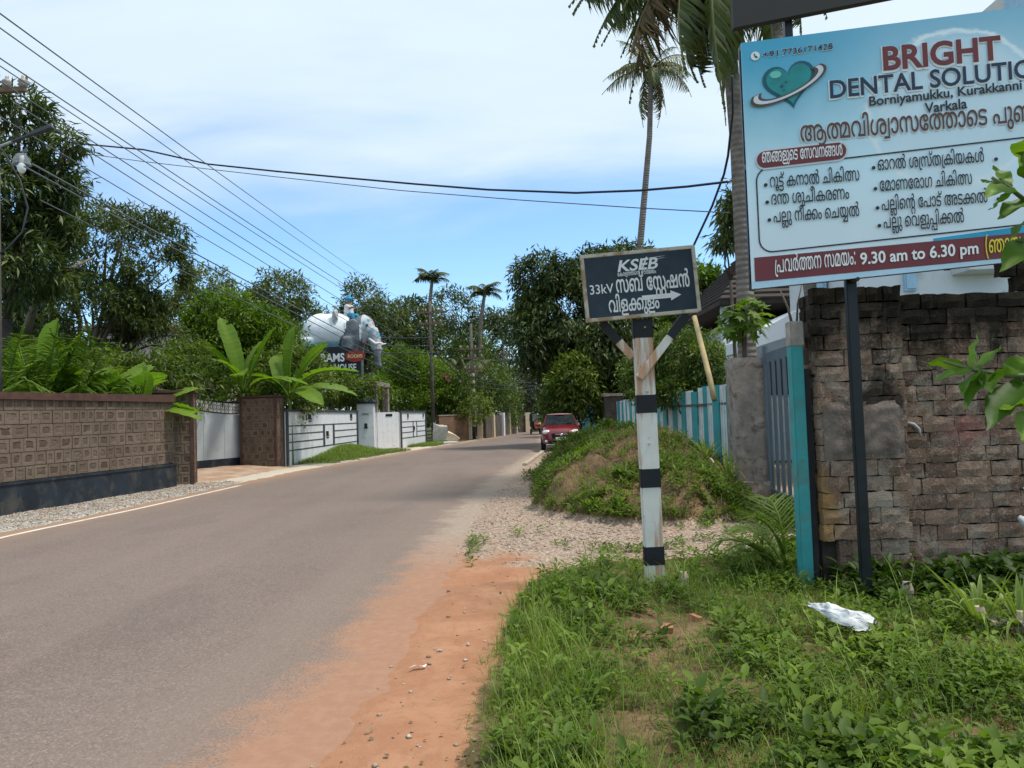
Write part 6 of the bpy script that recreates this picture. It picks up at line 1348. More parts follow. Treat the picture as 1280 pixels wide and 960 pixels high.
from mathutils.geometry import delaunay_2d_cdt
_GL = {}
def _glyph(gi):
    """triangulated glyph, filled by the non-zero winding rule"""
    if gi in _GL: return _GL[gi]
    adv, cons = _flat(GLYPH[gi])
    vs, es = [], []
    for c in cons:
        c = [p for k, p in enumerate(c) if (Vector(p) - Vector(c[k - 1])).length > .05]
        o = len(vs); vs += [Vector(p) for p in c]
        es += [(o + k, o + (k + 1) % len(c)) for k in range(len(c))]
    V, Fc = [], []
    if vs:
        rv, _, rf, _, _, _ = delaunay_2d_cdt(vs, es, [], 0, 1e-3)
        V = [tuple(p) for p in rv]
        E = [(vs[i], vs[j]) for i, j in es]
        for f in rf:
            cx = sum(V[q][0] for q in f) / len(f); cy = sum(V[q][1] for q in f) / len(f)
            wn_ = 0
            for p, q in E:
                if (p.y <= cy) != (q.y <= cy):
                    x = p.x + (cy - p.y) / (q.y - p.y) * (q.x - p.x)
                    if x > cx: wn_ += 1 if q.y > p.y else -1
            if wn_: Fc.append(tuple(f))
    _GL[gi] = (adv, V, Fc)
    return _GL[gi]

def mal_shape(s, bold):
    x, V, Fc = 0, [], []
    for gi in LINES[s]:
        adv, v, f = _glyph(gi)
        o = len(V)
        V += [((p[0] + x) / 250, p[1] / 250, 0) for p in v]
        Fc += [tuple(q + o for q in t_) for t_ in f]
        x += adv
    used = {q for f in Fc for q in f}
    xa = [V[q][0] for q in used]
    return V, Fc

def lat_shape(s, bold):
    cu = bpy.data.curves.new('outline', 'FONT')
    cu.body = s; cu.fill_mode = 'BOTH'; cu.offset = bold; cu.resolution_u = 4
    r_ = _curve_to_arrays(cu)
    bpy.data.curves.remove(cu)
    return r_
_hv = lat_shape('H', 0)[0]
CAP = max(v[1] for v in _hv)

def lettering(name, s, mat, parent, u0, v0, u1, h, y, bold=.0, slant=0.0, shear=0.0, rise=0.0):
    """flat letters on the local xz plane at depth y: from u0 to u1, baseline v0, body height h"""
    mal = s in LINES
    V, Fc = (mal_shape if mal else lat_shape)(s, bold)
    xs_ = [v[0] for v in V]
    k = (u1 - u0) / (max(xs_) - min(xs_))
    ky = h / (.345 if mal else CAP)
    mb = MB()
    # Malayalam strokes are thickened by laying shifted copies a hair apart
    cop = [(bold * .6 * a, bold * .6 * b, q * .0002) for q, (a, b) in enumerate(((-1, -1), (1, -1), (1, 1), (-1, 1), (0, 0)))] if mal and bold else [(0, 0, 0)]
    for ax, az, dy in cop:
        mb.add([(u0 + (x + ax - min(xs_)) * k + slant * z * ky, y - dy, v0 + (z + az) * ky + shear * (u0 + (x - min(xs_)) * k) + rise * (x - min(xs_)) * k) for x, z, _ in V], Fc)
    me = bpy.data.meshes.new(name)
    me.from_pydata(mb.v, [], mb.f); me.materials.append(mat); me.update()
    return link(name, me, parent)

# ------------------------------------------------------------------ substation direction sign
t = NT('weathered_white_post')
n1_ = t.noise(3, 7, .6); st = t.noise(5, 6, .65, vec=t.scalevec((2.4, 2.4, .22)))
z_ = t.xyz()[2]
c = t.mix(t.rng(n1_, .3, .7), (.60, .57, .50), (.70, .68, .62))
c = t.mix(t.rng(t.math('ADD', st, t.math('MULTIPLY', t.rng(z_, 1.3, 2.2), .10)), .50, .66, 0, .85), c, (.46, .22, .10))
c = t.mix(t.rng(t.noise(9, 6, .7), .6, .72, 0, .5), c, (.30, .22, .15))
c = t.mix(t.rng(st, .64, .74, 0, .7), c, (.33, .17, .08))
M_post = t.pbr(c, .8, t.bump(st, .4, .01), spec=.2)
t = NT('faded_sign_blue_black')
n1_ = t.noise(2.6, 7, .65); n2_ = t.noise(22, 5, .7)
c = t.mix(t.rng(n1_, .3, .75), (.008, .016, .026), (.020, .036, .052))
c = t.mix(t.rng(n2_, .68, .74, 0, .35), c, (.12, .10, .08))
M_signface = t.pbr(c, .5, spec=.35)
t = NT('worn_sign_white')
n2_ = t.noise(30, 5, .7); n1_ = t.noise(6, 6, .65)
M_signwhite = t.pbr(t.mix(t.rng(t.math('ADD', n2_, t.math('MULTIPLY', n1_, .5)), .88, 1.06), (.66, .67, .66), (.20, .20, .20)), .7, spec=.2)
t = NT('rusted_sign_frame')
n1_ = t.noise(5, 7, .68); n2_ = t.noise(2, 5)
c = t.mix(t.rng(n1_, .45, .6), (.46, .42, .34), (.27, .20, .13))
c = t.mix(t.rng(n2_, .55, .7, 0, .8), c, (.42, .25, .12))
M_frame = t.pbr(c, .85, t.bump(n1_, .5, .008), spec=.2)
M_blackp = plain('black_band_paint', (.010, .011, .013), .6, .3, 6, .1)

ks = empty('direction_sign', (1.235, 6.8, 0))
tag(ks, 'blue-black substation direction sign with an arrow on a black and white banded post', 'sign')
ks.rotation_euler = (0, radians(-.6), 0)
mb = MB(); mb.box((0, 0, 1.2), (.172, .10, 2.46)); mb.build('post', M_post, ks, bevel=.008)
for z0, z1 in ((2.26, 2.436), (1.575, 1.75), (.90, 1.08), (.205, .38)):
    mb = MB(); mb.box((0, 0, (z0 + z1) / 2), (.180, .108, z1 - z0)); mb.build('black_band', M_blackp, ks, bevel=.006)
for x, z in ((.015, 2.36), (.0, 1.30), (.01, 1.77)):
    mb = MB(); mb.tube([(x, -.062, z), (x, -.050, z)], .010, 8); mb.build('bolt', M_frame, ks)
b = MB(); b.bar((-.065, -.075, 1.90), (.245, -.075, 2.27), .075, .035, up=(0, 1, 0)); br1 = b.build('brace', M_post, ks, bevel=.005)
b = MB(); b.bar((.232, -.075, 2.256), (.40, -.075, 2.46), .08, .04, up=(0, 1, 0)); b.build('painted_end', M_blackp, br1, bevel=.004)
b = MB(); b.bar((-.09, .045, 2.10), (-.225, .045, 2.262), .075, .035, up=(0, 1, 0)); br2 = b.build('brace', M_post, ks, bevel=.005)
b = MB(); b.bar((-.212, .045, 2.245), (-.36, .045, 2.43), .08, .04, up=(0, 1, 0)); b.build('painted_end', M_blackp, br2, bevel=.004)
sp_ = MB(); sp_.box((0, 0, 0), (1.00, .022, .56))
panel = sp_.build('sign_panel', M_signface, ks)
panel.location = (-.012, -.085, 2.755); panel.rotation_euler = (0, radians(-2.8), 0)
mb = MB()
for a, b_, w_ in (((-.523, 0, .29), (.523, 0, .29), .034), ((-.523, 0, -.293), (.50, 0, -.293), .034)):
    mb.bar(a, b_, .034, w_, up=(0, 0, 1))
for x in (-.507, .507): mb.box((x, 0, 0), (.034, .036, .60))
mb.build('frame', M_frame, panel, bevel=.004)
yy = -.0145
lettering('heading_text', 'KSEB', M_signwhite, panel, -.195, .125, .165, .098, yy, .022, .28)
mb = MB()
for z in (.205, .222): mb.add([(.02, yy - .001, z), (.26, yy - .001, z + .012), (.20, yy - .001, z + .006)], [(0, 1, 2)])
mb.add([(.015, yy - .003, .12), (.03, yy - .003, .12), (.085, yy - .003, .235), (.07, yy - .003, .235)], [(0, 1, 2, 3)])
mb.build('logo_stroke', M_signwhite, panel)
lettering('slogan_text', "കേരളത്തിന്റെ ഊർജ്ജം", M_signwhite, panel, -.20, .082, .15, .020, yy, .012)
lettering('voltage_text', '33kV', M_signwhite, panel, -.463, -.060, -.248, .082, yy, .006)
lettering('place_text', "സബ് സ്റ്റേഷൻ", M_signwhite, panel, -.222, -.066, .443, .072, yy, .022)
lettering('area_text', "വിളക്കുളം", M_signwhite, panel, -.305, -.238, .150, .066, yy, .022)
mb = MB(); mb.add([(.0, yy, -.155), (.262, yy, -.155), (.262, yy, -.18), (.358, yy, -.134), (.262, yy, -.088), (.262, yy, -.113), (.0, yy, -.113)], [(0, 1, 5, 6), (1, 2, 3), (1, 3, 5), (3, 4, 5)])
mb.build('arrow', M_signwhite, panel)

# ------------------------------------------------------------------ dental billboard
BW_, BH_, SH = 3.08, 2.0, .062
t = NT('billboard_print')
o_ = t.xyz()
u_, v_ = o_[0], t.math('SUBTRACT', o_[2], t.math('MULTIPLY', o_[0], SH))
n1_ = t.noise(1.6, 5); n2_ = t.noise(5, 6, .6, vec=t.scalevec((1, 1, 2.2)))
g1 = t.rng(t.math('ADD', v_, t.math('MULTIPLY', t.math('SUBTRACT', n1_, .5), .5)), .55, 2.05)
g2 = t.rng(u_, .2, 1.6, 1, .35)
c = t.mix(t.math('MULTIPLY', g1, g2), (.68, .86, .92), (.06, .40, .56))
c = t.mix(t.rng(t.math('ADD', v_, t.math('MULTIPLY', n1_, .15)), 1.5, 2.2, 0, .6), c, (.06, .35, .55))
# big pale tooth printed behind the heading
dx_ = t.math('DIVIDE', t.math('SUBTRACT', u_, 1.62), .66); dz_ = t.math('DIVIDE', t.math('SUBTRACT', v_, 1.26), .62)
dd_ = t.math('SQRT', t.math('ADD', t.math('MULTIPLY', dx_, dx_), t.math('MULTIPLY', dz_, dz_)))
dd_ = t.math('ADD', dd_, t.math('MULTIPLY', t.math('SUBTRACT', n2_, .5), .22))
c = t.mix(t.rng(dd_, .80, 1.04, .85, 0), c, (.66, .79, .85))
c = t.mix(t.math('MULTIPLY', t.rng(dd_, .93, .99), t.rng(dd_, .99, 1.05, 1, 0)), c, (.80, .88, .90))
c = t.mix(t.rng(v_, .30, .95, .75, 0), c, (.72, .78, .81))
M_board = t.pbr(c, .42, spec=.35)
M_cyan = plain('print_cyan', (.02, .33, .52), .4, .15, 3)
M_pale = plain('print_pale_blue', (.50, .68, .80), .4, .06, 3)
M_maroon = plain('print_maroon', (.17, .030, .032), .42, .05, 2)
M_navy = plain('print_navy', (.014, .032, .070), .42, .05)
M_pblack = plain('print_black', (.018, .020, .024), .42, .05)
M_brown = plain('print_brown', (.11, .055, .040), .42, .05)
M_pwhite = plain('print_white', (.80, .80, .78), .42, .03)
M_pyell = plain('print_yellow', (.72, .60, .03), .42, .03)
M_pgrey = plain('print_grey', (.62, .66, .68), .42, .03)
M_teal1 = plain('print_teal', (.015, .25, .245), .42, .2, 4)
M_teal2 = plain('print_deep_teal', (.006, .10, .14), .42, .1)
bd = empty('billboard', (1.94, 5.9, 2.54), -math.atan(.075))
tag(bd, 'large blue and white dental clinic billboard on black poles above the brick wall', 'billboard')
def sheared(pts): return [(x, y, z + SH * x) for x, y, z in pts]
mb = MB(); mb.add(sheared([(0, -.012, 0), (BW_, -.012, 0), (BW_, -.012, BH_), (0, -.012, BH_), (0, .012, 0), (BW_, .012, 0), (BW_, .012, BH_), (0, .012, BH_)]),
                  [(0, 1, 2, 3), (7, 6, 5, 4), (0, 4, 5, 1), (1, 5, 6, 2), (2, 6, 7, 3), (3, 7, 4, 0)])
pn = mb.build('printed_panel', M_board, bd)
mb = MB()
for a, b_ in (((0, .035, .02), (BW_, .035, .02)), ((0, .035, BH_ - .02), (BW_, .035, BH_ - .02)), ((0, .035, 1.0), (BW_, .035, 1.0))):
    mb.bar(*sheared([a, b_]), .04, .04)
for x in (.02, BW_ / 2, BW_ - .02): mb.bar(*sheared([(x, .077, 0), (x, .077, BH_)]), .04, .04, up=(0, 1, 0))
mb.build('back_frame', M_black, bd)
def sheet(name, poly, m, y=-.0155):
    mb = MB(); mb.add(sheared([(u, y, v) for u, v in poly]), [tuple(range(len(poly)))]); return mb.build(name, m, pn)
def rrect(u0, v0, u1, v1, r_, n=6):
    out = []
    for cx, cz, a0 in ((u1 - r_, v0 + r_, -pi / 2), (u1 - r_, v1 - r_, 0), (u0 + r_, v1 - r_, pi / 2), (u0 + r_, v0 + r_, pi)):
        for k in range(n + 1):
            a = a0 + pi / 2 * k / n
            out.append((cx + r_ * cos(a), cz + r_ * sin(a)))
    return out
def outline(name, poly, w_, m, y):
    mb = MB(); n_ = len(poly)
    cx, cz = sum(p[0] for p in poly) / n_, sum(p[1] for p in poly) / n_
    V = []
    for k in range(n_):
        a, b_, c_ = poly[k - 1], poly[k], poly[(k + 1) % n_]
        tx, tz = c_[0] - a[0], c_[1] - a[1]
        l_ = math.hypot(tx, tz) or 1
        V.append((b_[0], y, b_[1])); V.append((b_[0] - tz / l_ * w_, y, b_[1] + tx / l_ * w_))
    mb.add(sheared(V), [(2 * k, 2 * ((k + 1) % n_), 2 * ((k + 1) % n_) + 1, 2 * k + 1) for k in range(n_)])
    return mb.build(name, m, pn)
sheet('colour_band', [(.022, .055), (BW_ - .02, .02), (BW_ - .02, .20), (.022, .247)], M_maroon, -.0185)
sheet('cyan_strip', [(1.40, .205), (BW_ - .02, .205), (BW_ - .02, .30), (1.40, .246)], M_cyan, -.0165)
sheet('pale_strip', [(.0, .0), (BW_, .0), (BW_, .06), (.0, .06)], M_pale, -.016)
outline('service_frame', rrect(.074, .285, BW_ - .08, .955, .10), -.011, M_pblack, -.019)
sheet('service_pill_border', rrect(.066, .942, .786, 1.108, .08), M_pgrey, -.0195)
sheet('service_pill', rrect(.078, .958, .774, 1.092, .066), M_maroon, -.023)
LX_ = dict(shear=SH, y=-.027)
lettering('services_text', "ഞങ്ങളുടെ സേവനങ്ങൾ", M_pwhite, pn, .118, 1.000, .742, .050, bold=.016, rise=-.02, **LX_)
# handset badge and number
sheet('handset_badge', [(.105 + .036 * cos(2 * pi * k / 20), 1.875 + .036 * sin(2 * pi * k / 20)) for k in range(20)], M_pwhite, -.0195)
sheet('handset_mark', [(.092, 1.893), (.101, 1.896), (.104, 1.882), (.110, 1.873), (.121, 1.868), (.124, 1.860), (.112, 1.854), (.098, 1.866)], M_teal2, -.023)
for s_, u0, u1 in (('+91', .162, .285), ('7736171428', .318, .712)):
    lettering('phone_text', s_, M_pwhite, pn, u0 - .003, 1.848, u1 + .003, .054, y=-.0195, bold=.020, shear=SH)
    lettering('phone_text', s_, M_pblack, pn, u0, 1.851, u1, .049, y=-.0235, bold=.004, shear=SH)
for nm, s, m, u0, v0, u1, h, bo in (('clinic_name_text', 'BRIGHT', M_maroon, 1.092, 1.630, 1.990, .180, .055),):
    lettering(nm, s, M_pwhite, pn, u0 - .010, v0 - .012, u1 + .012, h + .010, y=-.0195, bold=.048, shear=SH, rise=-.03)
    lettering(nm, s, m, pn, u0, v0, u1, h, y=-.0235, bold=.028, shear=SH, rise=-.03)
lettering('clinic_type_text', 'DENTAL SOLUTIONS', M_pwhite, pn, .662, 1.447, 2.470, .147, y=-.0195, bold=.036, shear=SH, rise=-.018)
lettering('clinic_type_text', 'DENTAL SOLUTIONS', M_navy, pn, .672, 1.456, 2.462, .138, y=-.0235, bold=.018, shear=SH, rise=-.018)
lettering('address_text', 'Borniyamukku, Kurakkanni', M_pblack, pn, .967, 1.354, 2.125, .072, bold=.022, rise=-.011, **LX_)
lettering('address_text', 'Varkala', M_pblack, pn, 1.386, 1.243, 1.708, .078, bold=.022, **LX_)
lettering('motto_text', "ആത്മവിശ്വാസത്തോടെ പുഞ്ചിരിക്കൂ", M_pwhite, pn, .422, 1.128, 2.640, .082, y=-.0195, bold=.030, shear=SH, rise=-.028)
lettering('motto_text', "ആത്മവിശ്വാസത്തോടെ പുഞ്ചിരിക്കൂ", M_brown, pn, .427, 1.134, 2.635, .078, y=-.0235, bold=.012, shear=SH, rise=-.028)
rows_ = [("റൂട്ട് കനാൽ ചികിത്സ", .125, .800, .862), ("ദന്ത ശുചീകരണം", .130, .660, .776), ("പല്ലു നീക്കം ചെയ്യൽ", .140, .516, .846),
         ("ഓറൽ ശസ്ത്രക്രിയകൾ", .962, .838, 1.810), ("മോണരോഗ ചികിത്സ", .968, .670, 1.711), ("പല്ലിന്റെ പോട് അടക്കൽ", .975, .516, 1.817), ("പല്ലു വെളുപ്പിക്കൽ", .982, .374, 1.634)]
for s, u0, v0, u1 in rows_:
    lettering('service_text', s, M_pblack, pn, u0 + .045, v0 - .005, u1, .050, bold=.010, rise=-.035, **LX_)
    sheet('bullet', [(u0 + .012 + .015 * cos(2 * pi * k / 12), v0 + .018 + .015 * sin(2 * pi * k / 12)) for k in range(12)], M_pblack, -.027)
for v0 in (.803, .626, .488):
    sheet('bullet', [(1.90 + .015 * cos(2 * pi * k / 12), v0 + .010 + .015 * sin(2 * pi * k / 12)) for k in range(12)], M_pblack, -.027)
lettering('hours_label_text', "പ്രവർത്തന സമയം:", M_pwhite, pn, .178, .108, .798, .062, bold=.012, **LX_)
lettering('hours_text', '9.30 am to 6.30 pm', M_pwhite, pn, .835, .102, 1.728, .088, bold=.022, rise=-.012, **LX_)
lettering('closed_text', "(ഞായർ അവധി)", M_pyell, pn, 1.782, .085, 2.46, .062, bold=.012, **LX_)
# logo: a heart-shaped tooth ringed like a planet
def heart(k, n=40):
    a = 2 * pi * k / n
    x = 16 * sin(a) ** 3; z = 13 * cos(a) - 5 * cos(2 * a) - 2 * cos(3 * a) - cos(4 * a)
    return x / 16, z / 16
def hp(cx, cz, s, rot=0.12):
    out = []
    for k in range(40):
        x, z = heart(k); out.append((cx + s * (x * cos(rot) - z * sin(rot)), cz + s * (x * sin(rot) + z * cos(rot))))
    return out
sheet('logo_heart_edge', hp(.362, 1.625, .206), M_teal2, -.0195)
sheet('logo_heart', hp(.362, 1.625, .178), M_teal1, -.0225)
sheet('logo_highlight', [(.255 + .045 * cos(a), 1.70 + .03 * sin(a)) for a in [2 * pi * k / 16 for k in range(16)]], plain('print_mint', (.14, .52, .42), .42, .1), -.0255)
for cx, cz, s in ((.30, 1.60, .022), (.335, 1.63, .014), (.315, 1.565, .012)):
    sheet('logo_sparkle', [(cx, cz + s), (cx + s * .25, cz + s * .25), (cx + s, cz), (cx + s * .25, cz - s * .25), (cx, cz - s), (cx - s * .25, cz - s * .25), (cx - s, cz), (cx - s * .25, cz + s * .25)], M_teal2, -.0285)
def ring(a0, a1, rx_, rz_, w_, m, y, rot=.36):
    mb = MB(); V = []; N = 30
    for k in range(N + 1):
        a = a0 + (a1 - a0) * k / N
        for q in (1 - w_ * .5, 1 + w_ * .5):
            x, z = rx_ * q * cos(a), rz_ * q * sin(a) - (q - 1) * .03
            V.append((.348 + x * cos(rot) - z * sin(rot), y, 1.605 + x * sin(rot) + z * cos(rot)))
    mb.add(sheared(V), [(2 * k, 2 * k + 2, 2 * k + 3, 2 * k + 1) for k in range(N)])
    return mb.build('logo_ring', m, pn)
ring(pi * .86, pi * 2.14, .275, .085, .34, M_brown, -.0315)
ring(pi * .88, pi * 2.12, .275, .085, .15, M_pgrey, -.0345)
# poles
for x, z0 in ((.81, -2.62), (2.55, -2.62)):
    mb = MB(); mb.box((x, .135, (z0 + 2.08) / 2), (.082, .06, 2.08 - z0)); mb.build('pole', M_black, bd, bevel=.006)
for x in (.81, 2.55):
    mb = MB(); mb.tube([(x - .06, .06, .02 + SH * x), (x + .06, .06, .04 + SH * x)], .022, 6); mb.tube([(x, -.03, -.01 + SH * x), (x, .15, -.01 + SH * x)], .016, 6); mb.build('clamp', M_black, bd)
# blank dark hoarding board mounted above
hb = empty('hoarding_board', (1.90, 5.95, 4.66), -math.atan(.075))
tag(hb, 'blank dark grey hoarding board mounted above the dental billboard at the top of the picture', 'hoarding')
mb = MB(); mb.add([(0, -.02, .03), (2.05, -.02, .30), (2.05, -.02, 1.9), (0, -.02, 1.9), (0, .05, .03), (2.05, .05, .30), (2.05, .05, 1.9), (0, .05, 1.9)],
                  [(0, 1, 2, 3), (7, 6, 5, 4), (0, 4, 5, 1), (1, 5, 6, 2), (2, 6, 7, 3), (3, 7, 4, 0)])
mb.build('board', plain('dull_dark_board', (.050, .046, .042), .8, .1, 2), hb)
mb = MB(); mb.box((.46, .085, .45), (.062, .06, 1.9)); mb.build('support_post', M_black, hb)

# ------------------------------------------------------------------ elephant statue over the guest house, and its name board
def blob(name, build, voxel, mat, parent=None, smooth=4, keep=None):
    mb = MB(); build(mb)
    src = link('blob_source', mb.mesh('blob_source', mat))
    md = src.modifiers.new('r', 'REMESH'); md.mode = 'VOXEL'; md.voxel_size = voxel
    if smooth:
        ms = src.modifiers.new('s', 'SMOOTH'); ms.iterations = smooth; ms.factor = .5
    bpy.context.view_layer.update()
    dg = bpy.context.evaluated_depsgraph_get()
    me = bpy.data.meshes.new_from_object(src.evaluated_get(dg))
    bpy.data.objects.remove(src)
    me.name = name
    me.materials.clear(); me.materials.append(mat)
    me.polygons.foreach_set('use_smooth', [True] * len(me.polygons))
    return link(name, me, parent)
ELO = P(425, 480, 40)
el = empty('elephant_statue', ELO, -.10)
tag(el, 'big painted elephant statue draped in white cloth above the dark name board and trees', 'statue')
t = NT('painted_elephant_grey')
n1_ = t.noise(2.2, 7); n2_ = t.noise(9, 6, .65)
M_ele = t.pbr(t.mix(t.rng(n1_, .35, .7), (.10, .115, .13), (.24, .26, .28)), .75, t.bump(n2_, .6, .05))
def ele(mb):
    mb.ball((-.25, 0, 2.72), (1.55, 1.02, 1.02), 20, 12)
    mb.ball((-.95, 0, 2.75), (.95, .95, 1.02), 20, 12)
    mb.ball((1.35, 0, 2.95), (.62, .58, .72), 16, 10)
    mb.ball((1.05, 0, 2.75), (.6, .7, .8), 16, 10)
    mb.tube([(1.75, 0, 2.8), (1.98, 0, 2.3), (2.08, 0, 1.7), (2.1, 0, 1.1), (2.25, 0, .75)], [.40, .32, .25, .19, .14], 12)
    for x, y in ((-1.35, -.55), (-1.35, .55), (.75, -.55), (.75, .55)):
        mb.tube([(x, y, 2.4), (x, y, 1.2), (x, y, .0)], [.48, .40, .40], 12)
    for sg in (-1, 1):
        mb.ball((1.02, sg * .78, 2.62), (.52, .10, .85), 14, 8)
    mb.tube([(-1.9, 0, 3.0), (-2.05, 0, 2.4), (-2.0, 0, 1.8)], [.10, .08, .07], 8)
ebody = blob('body', ele, .075, M_ele, el, 3)
# cloth: a shell lifted off the back
t = NT('white_draped_cloth')
o_ = t.xyz(); n1_ = t.noise(3, 6, .6); n2_ = t.noise(8, 5, .6, vec=t.scalevec((3, 1, .5)))
c = t.mix(t.rng(n1_, .35, .7), (.66, .70, .73), (.76, .79, .80))
hem = t.math('ADD', o_[2], t.math('MULTIPLY', t.math('SUBTRACT', n2_, .5), .5))
c = t.mix(t.math('MULTIPLY', t.rng(hem, 1.9, 2.02), t.rng(hem, 2.1, 2.3, 1, 0)), c, (.22, .52, .66))
M_cloth = t.pbr(c, .8, t.bump(n2_, .6, .06))
bm = bmesh.new(); bm.from_mesh(ebody.data)
kill = [f for f in bm.faces if not (f.calc_center_median().x < .72 - .55 * max(0, (2.9 - f.calc_center_median().z)) and f.calc_center_median().z > 1.98 and f.calc_center_median().x > -2.2)]
bmesh.ops.delete(bm, geom=kill, context='FACES')
bm.normal_update()
for v in bm.verts: v.co += v.normal * .07
me = bpy.data.meshes.new('saddle_cloth'); bm.to_mesh(me); bm.free()
me.materials.append(M_cloth); me.polygons.foreach_set('use_smooth', [True] * len(me.polygons))
cl = link('saddle_cloth', me, el); sm = cl.modifiers.new('thick', 'SOLIDIFY'); sm.thickness = .04; sm.offset = 0
# painted forehead ornament, harness bands, tusk, eye
bm = bmesh.new(); bm.from_mesh(ebody.data)
kill = [f for f in bm.faces if not (f.calc_center_median().x > 1.38 and f.calc_center_median().z > 1.75)]
bmesh.ops.delete(bm, geom=kill, context='FACES'); bm.normal_update()
for v in bm.verts: v.co += v.normal * .03
t = NT('painted_forehead')
v1 = t.vor(3.4, out='Color'); s3 = t.n.new('ShaderNodeSeparateColor'); t.l.new(v1, s3.inputs[0])
M_fore = t.pbr(t.ramp(s3.outputs[0], [(0, (.50, .52, .54)), (.45, (.42, .48, .52)), (.6, (.05, .30, .42)), (.78, (.46, .47, .47)), (.9, (.34, .11, .09)), (1, (.55, .56, .56))]), .7)
me = bpy.data.meshes.new('forehead_ornament'); bm.to_mesh(me); bm.free(); me.materials.append(M_fore)
link('forehead_ornament', me, el)
for sg in (-1, 1):
    mb = MB(); mb.tube([(1.75, sg * .28, 2.35), (2.1, sg * .33, 2.05), (2.5, sg * .33, 2.1)], [.10, .08, .03], 8); mb.build('tusk', M_pwhite, el, smooth=True)
for sg in (-1, 1):
    mb = MB(); mb.ball((1.72, sg * .50, 3.05), .07); mb.build('eye', M_pblack, el, smooth=True)
# platform carrying the statue
pf = empty('statue_platform', ELO, -.10); tag(pf, 'grey concrete platform under the elephant statue, mostly behind shrubs', 'platform')
mb = MB(); mb.box((.1, 0, -.12), (4.6, 2.6, .24)); mb.build('deck', M_conc, pf, bevel=.02)
for x in (-2.0, 2.2):
    for y in (-1.1, 1.1):
        mb = MB(); mb.box((x, y, -ELO.z / 2), (.3, .3, ELO.z)); mb.build('column', M_conc, pf)
# name board
nb = empty('name_board', (ELO.x + .22, ELO.y - 1.55, ELO.z), -.02)
tag(nb, 'black arched guest house name board with white letters under the elephant statue', 'sign')
arch = [(-1.15, .15), (1.25, .15), (1.25, 1.15)] + [(.05 + 1.2 * cos(pi * k / 14), 1.15 + .72 * sin(pi * k / 14)) for k in range(1, 14)] + [(-1.15, 1.15)]
mb = MB(); mb.prism(arch, -.04, .04); nbp = mb.build('arched_panel', M_pblack, nb)
lettering('name_text', 'RAMS', M_pwhite, nbp, -.82, 1.10, .42, .40, -.045, .03)
lettering('name_text', 'HOUSE', M_pwhite, nbp, -.10, .58, 1.02, .36, -.045, .02)
mb = MB(); mb.prism([(.98 + .52 * cos(2 * pi * k / 24), 1.33 + .30 * sin(2 * pi * k / 24)) for k in range(24)], -.10, -.046); ov = mb.build('oval_badge', plain('badge_red', (.28, .035, .03), .5), nb)
outline_ = [(.98 + .46 * cos(2 * pi * k / 24), 1.33 + .25 * sin(2 * pi * k / 24)) for k in range(24)]
lettering('badge_text', 'ROOMS', plain('badge_gold', (.72, .48, .20), .5), ov, .60, 1.25, 1.37, .17, -.105, .03)
mb = MB()
for x in (-1.0, 1.1): mb.box((x, .10, -.3), (.07, .07, 1.4))
mb.build('bracket', M_black, nb)

# rider statue and the small figure on the back
rd = empty('rider_statue', ELO + Vector((.62, -.15, 3.62)), -.3)
tag(rd, 'small seated rider statue in white with a bright blue turban on top of the elephant', 'statue')
M_rwhite = plain('statue_white', (.66, .66, .64), .7); M_rblue = plain('statue_blue', (.015, .25, .42), .6); M_rskin = plain('statue_skin', (.26, .12, .08), .7)
def rider(mb):
    mb.tube([(0, 0, .02), (-.02, 0, .3), (0, 0, .58), (.02, 0, .70)], [.24, .22, .20, .08], 12)
    mb.ball((.03, 0, .80), (.11, .10, .13))
    for sg in (-1, 1):
        mb.tube([(0, sg * .2, .56), (.18, sg * .24, .40), (.42, sg * .18, .46)], [.075, .06, .05], 8)
        mb.tube([(0, sg * .12, .06), (.34, sg * .25, .02), (.40, sg * .26, -.36)], [.12, .10, .07], 8)
blob('body', rider, .03, M_rskin, rd, 2)
def shirt(mb):
    mb.tube([(-.01, 0, .0), (-.03, 0, .3), (-.01, 0, .58), (.02, 0, .66)], [.28, .26, .235, .12], 12)
    for sg in (-1, 1): mb.tube([(0, sg * .2, .57), (.16, sg * .245, .42)], [.10, .085], 8)
blob('shirt', shirt, .03, M_rwhite, rd, 2)
def trous(mb):
    for sg in (-1, 1): mb.tube([(0, sg * .12, .06), (.34, sg * .25, .03), (.39, sg * .26, -.22)], [.15, .125, .10], 8)
blob('trousers', trous, .03, M_rblue, rd, 2)
mb = MB(); mb.ball((.01, 0, .94), (.18, .18, .14)); mb.ball((-.02, 0, 1.04), (.12, .12, .12)); mb.build('turban', M_rblue, rd, smooth=True)
mb = MB(); mb.tube([(.42, -.18, .46), (.72, -.2, .62)], [.03, .05], 8); mb.build('goad', M_rblue, rd)
fg = empty('figure_statue', ELO + Vector((.02, -.85, 3.1)), .1)
tag(fg, 'small grey-white figure standing against the flank of the elephant statue', 'statue')
def fig(mb):
    mb.tube([(0, 0, 0), (0, 0, .45), (.02, 0, .72), (.02, 0, .84)], [.16, .17, .15, .06], 10)
    mb.ball((.03, 0, .94), (.11, .10, .13))
    for sg in (-1, 1):
        mb.tube([(0, sg * .15, .70), (.06, sg * .2, .45), (.14, sg * .16, .30)], [.06, .05, .045], 8)
        mb.tube([(0, sg * .09, .05), (0, sg * .1, -.45)], [.09, .06], 8)
blob('body', fig, .03, plain('statue_stone', (.42, .42, .40), .8, .2, 6), fg, 2)

